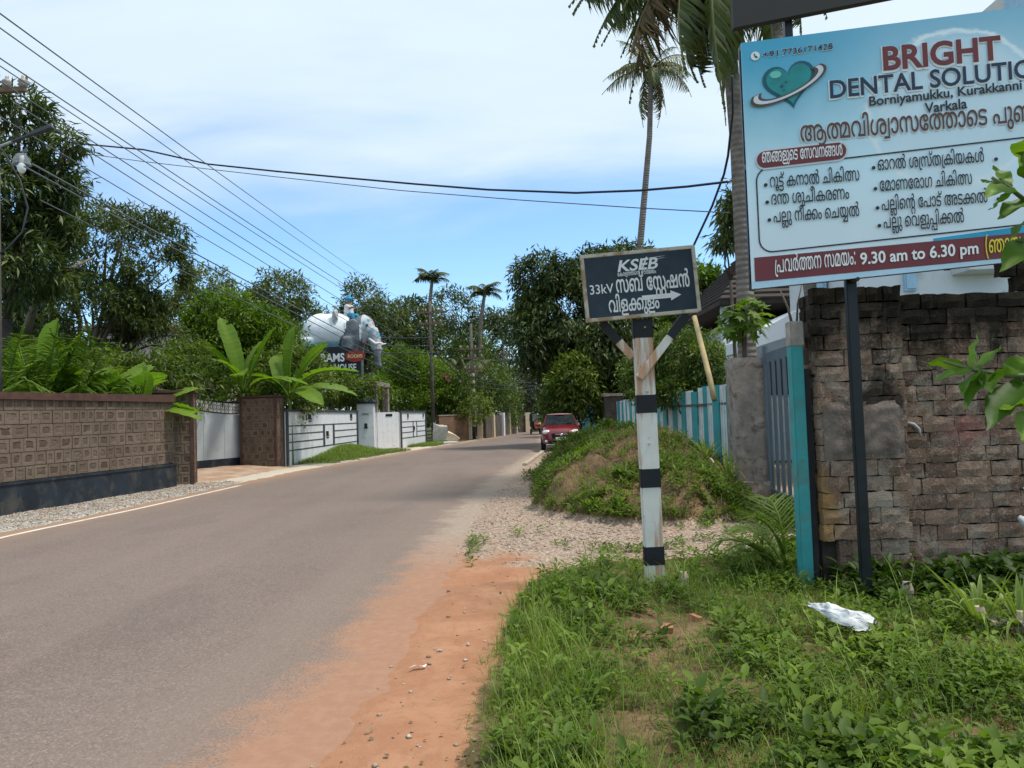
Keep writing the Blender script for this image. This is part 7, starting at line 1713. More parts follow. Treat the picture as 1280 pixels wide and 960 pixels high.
# ------------------------------------------------------------------ red hatchback parked on the right shoulder
M_red = plain('red_car_paint', (.16, .009, .013), .28, .05, 2, spec=.5, coat=.6)
M_tyre = plain('tyre_rubber', (.012, .012, .012), .9)
M_rim = plain('wheel_alloy', (.32, .33, .34), .4, .1, metal=.6)
M_lens = plain('headlight_lens', (.62, .64, .64), .15, .1, spec=.6)
M_chrome = plain('chrome_trim', (.55, .56, .57), .25, .05, metal=.8)
M_wind = plain('windscreen_glass', (.020, .026, .030), .08, .2, 3, spec=.7)
cz = .06
car = empty('parked_car', (2.06, 33.1, cz), radians(-2))
tag(car, 'red hatchback car facing us, parked at the right edge of the road behind the mound', 'car')
ST = [(-1.93, .50, .34, .66, .50), (-1.86, .66, .24, .78, .52), (-1.68, .78, .20, .90, .60), (-1.40, .845, .20, .965, .68), (-.90, .86, .20, 1.03, .72),
      (-.3, .86, .20, 1.05, .74), (.8, .86, .20, 1.06, .74), (1.45, .845, .22, 1.06, .74), (1.75, .80, .26, 1.02, .72), (1.9, .66, .36, .92, .6)]
mb = MB(); V = []; n_ = 0
for y, hw, zb, zt, zk in ST:
    sec = [(0, zb), (hw * .8, zb), (hw * .97, zb + .12), (hw, zk * .75), (hw * .985, zk), (hw * .93, zt - .06), (hw * .80, zt), (hw * .4, zt + .035), (0, zt + .045)]
    sec = sec + [(-x, z) for x, z in sec[-2:0:-1]]
    n_ = len(sec); V += [(x, y, z) for x, z in sec]
Fc = [(i * n_ + k, i * n_ + (k + 1) % n_, (i + 1) * n_ + (k + 1) % n_, (i + 1) * n_ + k) for i in range(len(ST) - 1) for k in range(n_)]
Fc += [tuple(range(n_)), tuple(range(len(ST) * n_ - 1, (len(ST) - 1) * n_ - 1, -1))]
mb.add(V, Fc); cb = mb.build('body', M_red, car, smooth=True)
W0, W1, Rf, Rb = (-.98, .74, 1.03), (-.98, -.74, 1.03), (-.22, .60, 1.50), (-.22, -.60, 1.50)
base = [(.76, -.98, 1.04), (.76, 1.72, 1.04), (-.76, 1.72, 1.04), (-.76, -.98, 1.04)]
top = [(.60, -.20, 1.505), (.56, 1.40, 1.50), (-.56, 1.40, 1.50), (-.60, -.20, 1.505)]
def quad(a, b, c, d, name, m, k=.06, push=.0):
    a, b, c, d = map(Vector, (a, b, c, d)); ctr = (a + b + c + d) / 4
    nrm = (b - a).cross(c - a).normalized()
    if nrm.dot(ctr - Vector((0, .4, 1.1))) < 0: nrm = -nrm
    pts = [p + (ctr - p) * k + nrm * push for p in (a, b, c, d)]
    mb = MB(); mb.add(pts + [p - nrm * .02 for p in pts], [(0, 1, 2, 3), (7, 6, 5, 4), (0, 4, 5, 1), (1, 5, 6, 2), (2, 6, 7, 3), (3, 7, 4, 0)])
    return mb.build(name, m, car)
mb = MB(); mb.add(base + top, [(4, 5, 6, 7), (0, 1, 5, 4), (1, 2, 6, 5), (2, 3, 7, 6), (3, 0, 4, 7)]); mb.build('cabin_shell', M_red, car, bevel=.05)
quad(base[3], base[0], top[0], top[3], 'windscreen', M_wind, .07, .012)
quad(base[1], base[2], top[2], top[1], 'rear_window', M_wind, .1, .012)
for a, b, c, d in ((base[0], base[1], top[1], top[0]), (base[2], base[3], top[3], top[2])): quad(a, b, c, d, 'side_window', M_wind, .12, .012)
mb = MB(); mb.ball((0, .55, 1.505), (.60, .92, .05), 20, 8); mb.build('roof', plain('sky_sheen_roof', (.40, .22, .20), .3, .05), car, smooth=True)  # red roof paled in its colour to stand for reflected sky
for sg in (-1, 1):
    mb = MB(); mb.ball((sg * .60, -1.735, .77), (.20, .12, .10), 14, 8); mb.build('headlight', M_lens, car, smooth=True)
    mb = MB(); mb.ball((sg * .62, -1.84, .40), (.085, .06, .06), 10, 6); mb.build('fog_lamp', M_lens, car, smooth=True)
    mb = MB(); mb.ball((sg * .98, -.72, 1.08), (.11, .07, .08), 10, 6); mb.tube([(sg * .84, -.72, 1.03), (sg * .96, -.72, 1.06)], .025, 6); mb.build('wing_mirror', M_black if sg > 0 else M_red, car, smooth=True)
mb = MB(); mb.box((0, -1.915, .60), (.86, .08, .24)); mb.build('grille', M_tyre, car, bevel=.03)
mb = MB(); mb.box((0, -1.945, .68), (.52, .03, .03)); mb.ball((0, -1.955, .66), (.06, .02, .05)); mb.build('grille_trim', M_chrome, car)
mb = MB(); mb.box((0, -1.93, .34), (1.05, .06, .13)); mb.build('lower_intake', M_tyre, car, bevel=.03)
mb = MB(); mb.box((.02, -1.975, .50), (.52, .02, .12)); mb.build('number_plate', M_pwhite, car)
mb = MB(); mb.box((0, -1.88, .26), (1.3, .12, .05)); mb.build('bumper_trim', M_chrome, car, bevel=.01)
for sg in (-1, 1):
    mb = MB(); mb.bar((sg * .02, -1.01, 1.09), (sg * .02 + .5, -.86, 1.14), .02, .02); mb.build('wiper', M_tyre, car)
for sx in (-1, 1):
    for y in (-1.22, 1.22):
        mb = MB(); q = Matrix.Translation((sx * .76, y, .29)) @ Matrix.Rotation(pi / 2, 4, 'Y')
        L_ = MB(); L_.lathe((0, 0, 0), [(.20, -.1), (.27, -.1), (.29, -.07), (.29, .07), (.27, .1), (.20, .1)], 22)
        L_.v = [tuple(q @ Vector(p)) for p in L_.v]; w_ = L_.build('wheel', M_tyre, car, smooth=False)
        L_ = MB(); L_.lathe((0, 0, 0), [(.195, -.105), (.195, .105)], 18); L_.v = [tuple(q @ Vector(p)) for p in L_.v]; L_.build('rim', M_rim, w_)

# auto rickshaw further down the road
ar = empty('auto_rickshaw', (2.02, 60.0, 0), radians(4))
tag(ar, 'small dark three-wheeled auto rickshaw coming up the road behind the red car', 'auto rickshaw')
M_ark = plain('rickshaw_black', (.014, .016, .015), .5); M_ary = plain('rickshaw_orange', (.42, .16, .05), .5)
mb = MB()
pr = [(-.42, .35), (.42, .35), (.60, .62), (.62, 1.05), (-.62, 1.05), (-.60, .62)]
mb.prism(pr, -.75, 1.0); mb.build('body', M_ark, ar, bevel=.05)
mb = MB(); mb.prism([(-.36, .42), (.36, .42), (.46, .95), (.30, 1.08), (-.30, 1.08), (-.46, .95)], -1.0, -.74); mb.build('front_panel', M_ary, ar, bevel=.05)
mb = MB(); mb.prism([(-.64, 1.05), (-.60, 1.62), (-.45, 1.76), (.45, 1.76), (.60, 1.62), (.64, 1.05), (.56, 1.05), (.53, 1.58), (.4, 1.68), (-.4, 1.68), (-.53, 1.58), (-.56, 1.05)], -.72, 1.1); mb.build('canopy', M_ark, ar)
mb = MB(); mb.prism([(-.52, 1.07), (.52, 1.07), (.50, 1.60), (-.50, 1.60)], -.80, -.77); mb.build('windscreen', plain('rickshaw_glass', (.20, .23, .24), .1, .3, 2), ar)
mb = MB(); mb.ball((0, -1.02, .86), (.10, .06, .10)); mb.build('headlight', M_lens, ar, smooth=True)
mb = MB(); mb.ball((0, -.98, .46), (.16, .34, .13)); mb.build('mudguard', M_ark, ar, smooth=True)
for x, y in ((0, -.98), (-.55, .75), (.55, .75)):
    q = Matrix.Translation((x, y, .22)) @ Matrix.Rotation(pi / 2, 4, 'Y')
    L_ = MB(); L_.lathe((0, 0, 0), [(.1, -.06), (.2, -.06), (.22, -.03), (.22, .03), (.2, .06), (.1, .06)], 16); L_.v = [tuple(q @ Vector(p)) for p in L_.v]; L_.build('wheel', M_tyre, ar)

# ------------------------------------------------------------------ utility poles, street lamps
M_ins = plain('porcelain_insulator', (.30, .24, .20), .3, .1)
M_arm = plain('rusty_crossarm', (.17, .11, .075), .85, .3, 6, .4)
M_gal = plain('galvanised_pipe', (.26, .27, .28), .5, .2, 5)
np_ = P(-5, 300, 15.5)
up = empty('utility_pole', (np_.x, 15.5, 0)); tag(up, 'tall dark utility pole with a rusty crossarm at the left edge of the picture', 'utility pole')
zt = P(3, 72, 15.5).z
mb = MB(); mb.tube([(-.02, 0, -.2), (-.02, 0, zt)], [.13, .085], 10); mb.build('shaft', M_wood_pole, up, smooth=True)
za = P(3, 117, 15.5).z
mb = MB(); mb.bar((-.75, -.12, za), (.72, -.12, za + .02), .09, .11); mb.build('crossarm', M_arm, up, bevel=.008)
for x in (-.60, .32, .66):
    mb = MB(); mb.lathe((x, -.12, za + .05), [(.03, 0), (.05, .02), (.10, .06), (.075, .10), (.10, .13), (.08, .17), (.03, .21), (.025, .26)], 10); mb.build('insulator', M_ins, up, smooth=True)
sl = empty('street_lamp', (np_.x, 15.38, 0)); tag(sl, 'tube street lamp on a slanting pipe arm fixed to the left utility pole', 'street lamp')
a0, a1 = P(-40, 198, 14.6), P(66, 158, 14.6)
mb = MB(); mb.tube([Vector((0, 0, a0.z - .05)), a0 - sl.location, a0.lerp(a1, .55) - sl.location], .028, 8); mb.build('arm', M_gal, sl, smooth=True)
mb = MB(); mb.bar(a0.lerp(a1, .52) - sl.location, a0.lerp(a1, .76) - sl.location, .07, .05); mb.bar(a0.lerp(a1, .76) - sl.location, a1 - sl.location, .12, .085); mb.build('lamp_head', plain('lamp_housing', (.06, .065, .07), .5), sl, bevel=.01)
ld = empty('dome_lamp', P(27, 205, 14.2)); tag(ld, 'hanging lamp with a glass dome and white bulb below the slanting street lamp arm', 'street lamp')
t = NT('dusty_clear_dome')
p_ = t.n.new('ShaderNodeBsdfPrincipled'); p_.inputs['Base Color'].default_value = (.30, .32, .33, 1); p_.inputs['Roughness'].default_value = .3
tr_ = t.n.new('ShaderNodeBsdfTransparent'); mx_ = t.n.new('ShaderNodeMixShader'); mx_.inputs[0].default_value = .45
t.l.new(tr_.outputs[0], mx_.inputs[1]); t.l.new(p_.outputs[0], mx_.inputs[2]); t.l.new(mx_.outputs[0], t.out.inputs['Surface'])
mb = MB()
prof = [(.02, .20), (.08, .19), (.13, .12), (.15, .03), (.16, -.02)]
nseg = 18; V = [(r_ * cos(2 * pi * k / nseg), r_ * sin(2 * pi * k / nseg), z) for r_, z in prof for k in range(nseg)]
mb.add(V, [(i * nseg + k, i * nseg + (k + 1) % nseg, (i + 1) * nseg + (k + 1) % nseg, (i + 1) * nseg + k) for i in range(len(prof) - 1) for k in range(nseg)])
mb.build('dome', t.mat, ld, smooth=True)
mb = MB(); mb.ball((0, 0, -.08), (.075, .075, .11)); mb.tube([(0, 0, .0), (0, 0, .16)], .035, 8); mb.build('bulb', plain('white_bulb', (.8, .8, .78), .3), ld, smooth=True)
mb = MB(); mb.tube([(0, 0, .19), (-.1, .3, .42), (-.6, .9, .42)], .022, 6); mb.build('bracket', M_black, ld)

def far_pole(loc, h, label, signs=False, arms=((.9, .92), (.75, .84))):
    o = empty('utility_pole', loc); tag(o, label, 'utility pole', 'utility poles far down the left side')
    mb = MB(); mb.tube([(0, 0, -.1), (0, 0, h)], [.13, .085], 10); mb.build('shaft', M_wood_pole, o, smooth=True)
    for half, f in arms:
        mb = MB(); mb.bar((-half, -.1, h * f), (half, -.1, h * f), .08, .10); ca = mb.build('crossarm', M_arm, o)
        for x in (-half * .85, -half * .3, half * .3, half * .85):
            mb = MB(); mb.lathe((x, -.1, h * f + .05), [(.03, 0), (.07, .05), (.05, .09), (.07, .12), (.02, .2)], 8); mb.build('insulator', M_ins, ca, smooth=True)
    if signs:
        mb = MB(); mb.box((0, -.20, 2.75), (.42, .03, .36)); mb.build('number_board', M_pwhite, o)
        mb = MB(); mb.tube([(0, 0, .9), (0, 0, 2.35)], [.185, .18], 10); mb.build('painted_band', M_slab, o)
        for z in (3.3, 3.9, 4.4):
            mb = MB(); mb.tube([(0, 0, z), (0, 0, z + .22)], [.175, .172], 10); mb.build('yellow_band', M_cream, o)
    return o
far_pole((-4.98, 46.4, 0), 8.9, 'dark utility pole beside the heap of pale slabs, the nearer of the two far poles')
far_pole((-2.75, 52.0, 0), 8.1, 'utility pole with a white number board between the cream posts', True, ((.9, .78), (.8, .70), (.6, .60)))
far_pole((-.62, 64.5, 0), 7.5, 'slim pole among the trees at the bend of the road')

# ------------------------------------------------------------------ overhead wires
def sag(a, b, s, n=22):
    return [a.lerp(b, k / n) - Vector((0, 0, s * 4 * (k / n) * (1 - k / n))) for k in range(n + 1)]
M_wire = plain('wire_black', (.022, .025, .030), .6); M_wire2 = plain('wire_aluminium', (.10, .115, .13), .5)
def wire(pts, r_, label, m=None, grp='power lines sloping from the left pole to the far poles', name='power_line'):
    mb = MB(); mb.tube(pts, r_, 5); tag(mb.build(name, m or M_wire2, smooth=True), label, 'wire', grp)
W_ = [((-60, -27, 4.6), (500, 373, 46), .013, 'highest of the power lines, crossing the top edge left of centre'),
      ((-60, -8, 5.2), (502, 385, 46), .013, 'second highest power line, entering near the top left corner'),
      ((-55, 36, 13), (503, 400, 46), .014, 'power line passing over the top of the left utility pole'),
      ((-55, 46, 13), (505, 408, 46), .012, 'power line just below the one over the pole top'),
      ((-45, 72, 13.5), (508, 424, 46), .013, 'power line leaving the left crossarm by its end insulator'),
      ((20, 130, 13.5), (508, 436, 46), .012, 'power line from the middle of the left crossarm'),
      ((-30, 128, 13.5), (520, 448, 46), .012, 'power line crossing behind the lamp arm on the left'),
      ((40, 205, 14), (520, 460, 46), .018, 'thick service cable starting beside the dome lamp'),
      ((30, 208, 14), (524, 470, 46), .016, 'second thick service cable, directly under the first one'),
      ((50, 250, 14.5), (524, 478, 46), .012, 'lowest of the power lines, passing in front of the left tree crown')]
for (a, b, r_, lab) in W_:
    wire(sag(P(*a), P(*b), .12), r_ * (.45 if a[2] < 8 else 1.0), lab)
c0, c1 = P(90, 180, 20), P(903, 228, 12)
pts = [P(x, y, 20 - 8 * (x - 90) / 813) for x, y in ((40, 168), (95, 179), (180, 187), (260, 205), (345, 214), (430, 222), (520, 230), (610, 237), (720, 241), (800, 238), (860, 233), (910, 227))]
wire(pts, .022, 'thick black cable running level across the sky to the near palm trunk', M_wire, 'cables crossing the sky', 'cable')
pts = [P(x, y, 20 - 8 * (x - 90) / 813) for x, y in ((40, 183), (180, 202), (345, 221), (500, 238), (650, 250), (800, 260), (912, 266))]
wire(pts, .010, 'thin cable just below the thick one, running level across the sky', M_wire2, 'cables crossing the sky', 'cable')
pts = [P(x, y, 11.4 + k * .5) for k, (x, y) in enumerate(((915, 95), (916, 140), (910, 195), (905, 218), (890, 258), (868, 305), (850, 340)))]
wire(pts, .022, 'slack black drop cable hanging beside the near palm trunk', M_wire, None, 'cable')
pts = [P(x, y, 15 - .1 * k) for k, (x, y) in enumerate(((-20, 165), (5, 190), (25, 225), (35, 260), (28, 290), (10, 310), (-20, 330)))]
wire(pts, .02, 'loop of black cable hanging from the left utility pole below the lamp', M_wire, None, 'cable')
for k, (y0_, y1_, lab) in enumerate(((422, 430, 'upper'), (432, 437, 'middle'), (441, 443, 'lower'))):
    wire(sag(P(420, y0_ - 3, 44), P(545, y0_, 46.3), .1, 8) + sag(P(545, y0_, 46.3), P(592, y1_ + 40, 52), .15, 8)[1:], .03, lab + ' dark cable strung between the two far poles on the left', M_wire, 'cables between the far poles', 'cable')
for k in range(3):
    wire(sag(P(592, 470 + k * 6, 52), P(672, 478 + k * 4, 66), .2, 10), .03, ('top', 'middle', 'bottom')[k] + ' cable from the signed pole towards the bend of the road', M_wire, 'cables beyond the signed pole', 'cable')

# ------------------------------------------------------------------ small things on the near verge
t = NT('crumpled_white_plastic')
n1_ = t.noise(12, 6, .65); st = t.noise(22, 5, .6, vec=t.scalevec((.3, 3, 1)))
c = t.mix(t.rng(n1_, .35, .7), (.52, .52, .50), (.76, .76, .74))
c = t.mix(t.rng(st, .53, .58, 0, .75), c, (.22, .24, .27))
M_bag = t.pbr(c, .4, t.bump(n1_, .8, .01), spec=.4)
bg0, bg1 = P(1012, 778, 5.05), P(1088, 822, 4.72)
bm = bmesh.new(); nx_, ny_ = 26, 10; vv = {}
L_ = (bg1 - bg0).length
for side in (0, 1):
    for i in range(nx_ + 1):
        for j in range(ny_ + 1):
            u, v = i / nx_, j / ny_ * 2 - 1
            w_ = .012 + .072 * min(1, (u * 1.5)) ** .7 * (1 if u < .96 else .75)
            e = (1 - abs(v) ** 2.2)
            th = (.05 * e * min(1, u * 2.2) * (1.05 - .55 * u ** 6)) * (1 if side == 0 else -.35)
            cr = (vnoise([u * 9], [v * 4 + 3], [side * 5.0], seed=4)[0] - .5) * .045 * (.25 + e)
            vv[side, i, j] = bm.verts.new((u * L_, v * w_ + (vnoise([u * 6], [side * 3.0], seed=7)[0] - .5) * .035, th + cr))
for side in (0, 1):
    for i in range(nx_):
        for j in range(ny_):
            q = (vv[side, i, j], vv[side, i + 1, j], vv[side, i + 1, j + 1], vv[side, i, j + 1])
            bm.faces.new(q if side == 0 else q[::-1])
me = bpy.data.meshes.new('plastic_bag'); bm.to_mesh(me); bm.free(); me.materials.append(M_bag)
me.polygons.foreach_set('use_smooth', [True] * len(me.polygons))
bag = link('plastic_bag', me); d_ = bg1 - bg0
bag.location = (bg0.x, bg0.y, float(verge_z(np.array([bg0.x]), np.array([bg0.y]))[0]) + .19)
bag.rotation_euler = (radians(18), math.atan2(.06, L_), math.atan2(d_.y, d_.x))
tag(bag, 'crumpled white printed plastic bag lying on the weeds in front of the brick wall', 'bag')
# scrap of white paper on the red earth
mb = MB(); q = P(522, 846, 4.72)
mb.add([(-.055, -.02, .03), (-.02, .015, .035), (.03, .012, .03), (.06, .02, .04), (.05, -.01, .03), (.0, -.012, .045)], [(0, 5, 1), (5, 4, 2), (5, 2, 1), (4, 3, 2)])
o = mb.build('paper_scrap', M_pwhite); o.location = (q.x, q.y, .02); tag(o, 'torn white paper scrap lying on the orange earth path', 'scrap')
# brick lumps in the bare patch in front of the sign
M_lump = plain('broken_brick_lump', (.36, .165, .095), .95, .25, 9, .6)
for k, (px, py, s, lab) in enumerate(((832, 800, .05, 'pinkish broken brick lump, left one in the bare patch by the sign post'), (868, 782, .06, 'pale pink brick lump at the back of the bare patch by the sign post'), (836, 812, .035, 'smallest brick lump in the bare patch by the sign post'), (948, 826, .03, 'small reddish stone in the weeds left of the plastic bag'))):
    Y_ = 1.6 * 930 / (py - 512)
    q = P(px, py, Y_)
    o = rough_box('brick_lump', (q.x, q.y, float(verge_z(np.array([q.x]), np.array([q.y]))[0]) + s * .4), (s * 1.7, s * 1.2, s), k + 3, M_lump, None, s * .3, 3)
    o.rotation_euler = (.3, .2 * k, k); tag(o, lab, 'stone', 'brick lumps in the verge')

# ------------------------------------------------------------------ foliage materials
ML_mango = leaf_mat('mango_leaves', (0.027, 0.043, 0.015), (0.077, 0.112, 0.030), (0.205, 0.227, 0.065), .18, .45)
ML_dark = leaf_mat('dark_leaves', (0.035, 0.051, 0.019), (0.097, 0.131, 0.038), (0.242, 0.244, 0.078), .22, .5)
ML_mid = leaf_mat('mid_green_leaves', (0.038, 0.065, 0.013), (0.105, 0.154, 0.026), (0.228, 0.268, 0.049), .32, .5)
ML_bright = leaf_mat('bright_green_leaves', (0.048, 0.088, 0.009), (0.115, 0.187, 0.015), (0.218, 0.297, 0.033), .38, .5)
ML_far = leaf_mat('far_leaves', (0.035, 0.052, 0.023), (0.086, 0.107, 0.042), (0.170, 0.186, 0.074), .25, .6)
ML_grey = leaf_mat('grey_green_leaves', (.045, .055, .040), (.085, .098, .070), (.150, .160, .120), .25, .6)
ML_palm = leaf_mat('palm_leaflets', (0.034, 0.050, 0.010), (0.079, 0.098, 0.020), (0.197, 0.188, 0.050), .22, .45)
ML_palm2 = leaf_mat('yellowing_palm_leaflets', (.06, .065, .012), (.14, .130, .028), (.26, .21, .06), .25, .5)
ML_young = leaf_mat('young_palm_leaflets', (.075, .130, .014), (.150, .240, .026), (.280, .360, .050), .38, .5)
ML_dead = leaf_mat('dead_palm_leaflets', (.05, .032, .016), (.12, .075, .035), (.20, .14, .07), .2, .7)
ML_banana = leaf_mat('banana_leaf', (0.079, 0.144, 0.014), (0.145, 0.247, 0.021), (0.251, 0.345, 0.046), .42, .45, .3, 2.2, .5)
ML_grass = leaf_mat('grass_blades', (0.072, 0.110, 0.013), (0.149, 0.220, 0.024), (0.286, 0.352, 0.066), .35, .5)
ML_dry = leaf_mat('dry_grass_blades', (.12, .085, .045), (.22, .155, .085), (.36, .28, .17), .25, .8)
ML_weed = leaf_mat('weed_leaves', (0.046, 0.078, 0.011), (0.106, 0.167, 0.021), (0.207, 0.282, 0.046), .35, .55, .2)
ML_weed2 = leaf_mat('wall_weed_leaves', (.024, .048, .009), (.055, .100, .014), (.130, .195, .028), .3, .5, .2)
ML_strap = leaf_mat('strap_leaves', (.09, .15, .02), (.20, .27, .05), (.40, .43, .14), .3, .45)
ML_shrub = leaf_mat('roadside_shrub_leaves', (.030, .070, .008), (.085, .170, .012), (.200, .300, .030), .35, .5, .25, 16, .4)
M_bark = plain('grey_bark', (.16, .13, .10), .95, .35, 2.5, .6)
M_bark2 = plain('dark_bark', (.07, .055, .042), .95, .35, 2.5, .6)
t = NT('palm_bark')
z_ = t.xyz()[2]
w_ = t.n.new('ShaderNodeTexWave'); w_.wave_type = 'BANDS'; w_.bands_direction = 'Z'; w_.inputs['Scale'].default_value = 2.6; w_.inputs['Distortion'].default_value = 2.5; w_.inputs['Detail'].default_value = 3
t.l.new(t.tc.outputs['Object'], w_.inputs['Vector'])
n1_ = t.noise(4, 7, .65)
c = t.mix(t.rng(n1_, .3, .7), (.15, .12, .10), (.26, .22, .19))
c = t.mix(t.rng(w_.outputs['Fac'], .0, .18, .32, 0), c, (.09, .07, .058))
M_pbark = t.pbr(t.mix(t.rng(n1_, .5, .7, 0, .5), c, (.20, .17, .145)), .95, t.bump(t.math('ADD', w_.outputs['Fac'], n1_), .6, .03), spec=.1)

LEAF2 = (np.array([(0, 0, 0), (.5, .42, .10), (0, 1, 0), (-.5, .42, .10)], float), np.array([(0, 1, 2), (0, 2, 3)]))
LEAF4 = (np.array([(0, 0, 0), (.42, .30, .08), (.40, .65, .05), (0, 1, -.14), (-.40, .65, .05), (-.42, .30, .08), (0, .5, -.02)], float),
         np.array([(0, 1, 6), (1, 2, 6), (2, 3, 6), (3, 4, 6), (4, 5, 6), (5, 0, 6)]))

def rand_dirs(r, n):
    v = r.normal(size=(n, 3)); return v / np.linalg.norm(v, axis=1, keepdims=True)

def crown_np(lobes, n_cl, n_lf, ll, lw, seed, clump=.35, droop=.35, gap=.42, gfreq=.8, shell=.42, tvar=.17, tmpl=LEAF2, tone=.5):
    r = rng(seed)
    lobes = np.array(lobes, float)
    w = (lobes[:, 3] * lobes[:, 4] * lobes[:, 5]) ** .67
    out_p, out_d = [], []
    pick = r.choice(len(lobes), size=n_cl * 3, p=w / w.sum())
    d = rand_dirs(r, n_cl * 3)
    rad = 1 - shell * r.random(n_cl * 3) ** 1.5
    p = lobes[pick, :3] + d * lobes[pick, 3:] * rad[:, None]
    keep = vnoise(p[:, 0] * gfreq, p[:, 1] * gfreq, p[:, 2] * gfreq, seed) + .25 * vnoise(p[:, 0] * gfreq * 3, p[:, 1] * gfreq * 3, p[:, 2] * gfreq * 3, seed + 1) > gap
    keep &= (d[:, 2] > -.75) | (r.random(len(d)) < .4)
    p, d = p[keep][:n_cl], d[keep][:n_cl]
    k = len(p)
    ct = tone + r.normal(0, tvar, k) + (vnoise(p[:, 0] * .6, p[:, 1] * .6, p[:, 2] * .6, seed + 5) - .5) * .5
    csz = clump * r.uniform(.6, 1.35, k)
    P_ = np.repeat(p, n_lf, 0) + rand_dirs(r, k * n_lf) * (np.repeat(csz, n_lf) * r.random(k * n_lf) ** .5)[:, None] * np.array([1, 1, .75])
    D_ = np.repeat(d, n_lf, 0) * .55 + rand_dirs(r, k * n_lf) * .8 + np.array([0, 0, -droop])
    U_ = rand_dirs(r, k * n_lf) * .55 + np.array([0, 0, 1.0])
    s = ll * r.uniform(.65, 1.25, k * n_lf)
    M = frames(D_, U_)
    M = M * np.stack([s * lw / ll, s, s], 1)[:, None, :]
    tint = np.clip(np.repeat(ct, n_lf) + r.normal(0, .10, k * n_lf), 0, 1)
    return inst(tmpl[0], tmpl[1], M, P_, tint)

def pxl(lst, depth=None):
    """surveyed crown lobes (px, py, rx, ry, distance) -> world ellipsoids"""
    o = []
    for px, py, rx, ry, Y in lst:
        c = P(px, py, Y); k = Y / 930
        dy = depth if depth else max(rx, ry) * k
        o.append((c.x, c.y, c.z, rx * k, dy, ry * k))
    return o

def tree(label, base, lobes, mat, n_cl, n_lf, ll, lw, seed, trunk_r=.22, bark=None, group=None, name='tree', cat='tree', fork=.35, limbs=True, **kw):
    bx, by = base
    o = empty(name, (bx, by, 0)); tag(o, label, cat, group)
    V, Fc, t_ = crown_np(lobes, n_cl, n_lf, ll, lw, seed, **kw)
    link('crown', np_mesh('crown', V - np.array([bx, by, 0]), Fc, mat, t_), o)
    r = random.Random(seed)
    L = [Vector(l[:3]) - Vector((bx, by, 0)) for l in lobes]
    zmin = min(l[2] - l[5] for l in lobes)
    top = sum(L, Vector()) / len(L)
    fk = Vector((top.x * .3 + r.uniform(-.2, .2), top.y * .3, max(.6, zmin * .75 + top.z * .12)))
    mb = MB()
    mb.tube([(0, 0, -.15), Vector((0, 0, .4)).lerp(fk, .25), Vector((fk.x * .4, fk.y * .4, fk.z * .55)), fk], [trunk_r * 1.35, trunk_r, trunk_r * .85, trunk_r * .7], 9)
    for k, l in enumerate(L):
        mid = fk.lerp(l, .5) + Vector((r.uniform(-.3, .3), r.uniform(-.3, .3), r.uniform(-.1, .35)))
        tr_ = trunk_r * r.uniform(.35, .55)
        mb.tube([fk, fk.lerp(mid, .5) + Vector((r.uniform(-.1, .1), 0, .05)), mid, l], [tr_, tr_ * .8, tr_ * .6, tr_ * .25], 6)
        for q in range(3):
            e = l + Vector((r.uniform(-1, 1) * lobes[k][3], r.uniform(-1, 1) * lobes[k][4], r.uniform(-.3, .9) * lobes[k][5])) * .75
            mb.tube([mid, mid.lerp(e, .5) + Vector((0, 0, .12)), e], [tr_ * .5, tr_ * .35, tr_ * .1], 5)
    mb.build('trunk', bark or M_bark, o, smooth=True)
    return o

# ---- left side trees
LB = [(22, 148, 40, 38, 20), (62, 232, 38, 40, 20.5), (12, 245, 48, 65, 20), (20, 330, 60, 55, 20), (85, 178, 16, 14, 20), (75, 285, 24, 26, 20.5)]
tree('tall dark long-leaved tree behind the left utility pole at the picture edge', (-14.1, 20.5), pxl(LB), ML_mango, 620, 20, .30, .062, 1, .2, M_bark2, clump=.34, droop=.55, gap=.50, gfreq=1.2)
LB = [(150, 300, 80, 38, 27), (72, 325, 55, 50, 27.5), (195, 345, 40, 45, 27), (105, 395, 100, 55, 27), (30, 420, 60, 55, 28), (185, 420, 55, 55, 28)]
tree('wide dark-crowned tree with a pale leaning limb behind the stone-block wall', (-16.6, 27.5), pxl(LB), ML_dark, 1900, 20, .24, .065, 2, .26, M_bark, clump=.36, droop=.4, gap=.56, gfreq=.85)
mb = MB(); mb.tube([P(28, 430, 23.0), P(45, 378, 22.8), P(62, 352, 22.7), P(88, 336, 22.8), P(116, 322, 23.6)], [.15, .12, .10, .07, .02], 8)
mb.tube([P(45, 378, 22.8), P(66, 366, 22.8), P(92, 358, 23.4)], [.12, .09, .04], 7)
tr_o = bpy.data.objects['tree.001']; lm = mb.build('leaning_limb', M_bark, tr_o, smooth=True); lm.location = -tr_o.location
tree('bright green bushy tree behind the grey gate', (-10.6, 31), pxl([(285, 405, 50, 42, 31), (330, 425, 45, 40, 31.5), (265, 440, 50, 40, 31), (350, 455, 40, 35, 31)]), ML_bright, 1250, 16, .22, .085, 3, .16, gap=.40, clump=.40)
tree('dark rounded tree left of the elephant statue, behind the bright bushy tree', (-13.0, 42), pxl([(350, 372, 38, 34, 42), (318, 400, 50, 35, 43), (378, 405, 30, 30, 42), (258, 370, 40, 40, 43), (225, 400, 40, 45, 43)]), ML_dark, 1100, 14, .30, .10, 4, .25, gap=.46, clump=.5)
tree('dark tree rising directly behind the elephant statue', (-12.0, 58), pxl([(452, 382, 26, 34, 58), (480, 420, 45, 42, 58), (515, 415, 38, 42, 60), (430, 430, 40, 40, 58)]), ML_dark, 1200, 14, .38, .13, 5, .3, gap=.42, clump=.65)
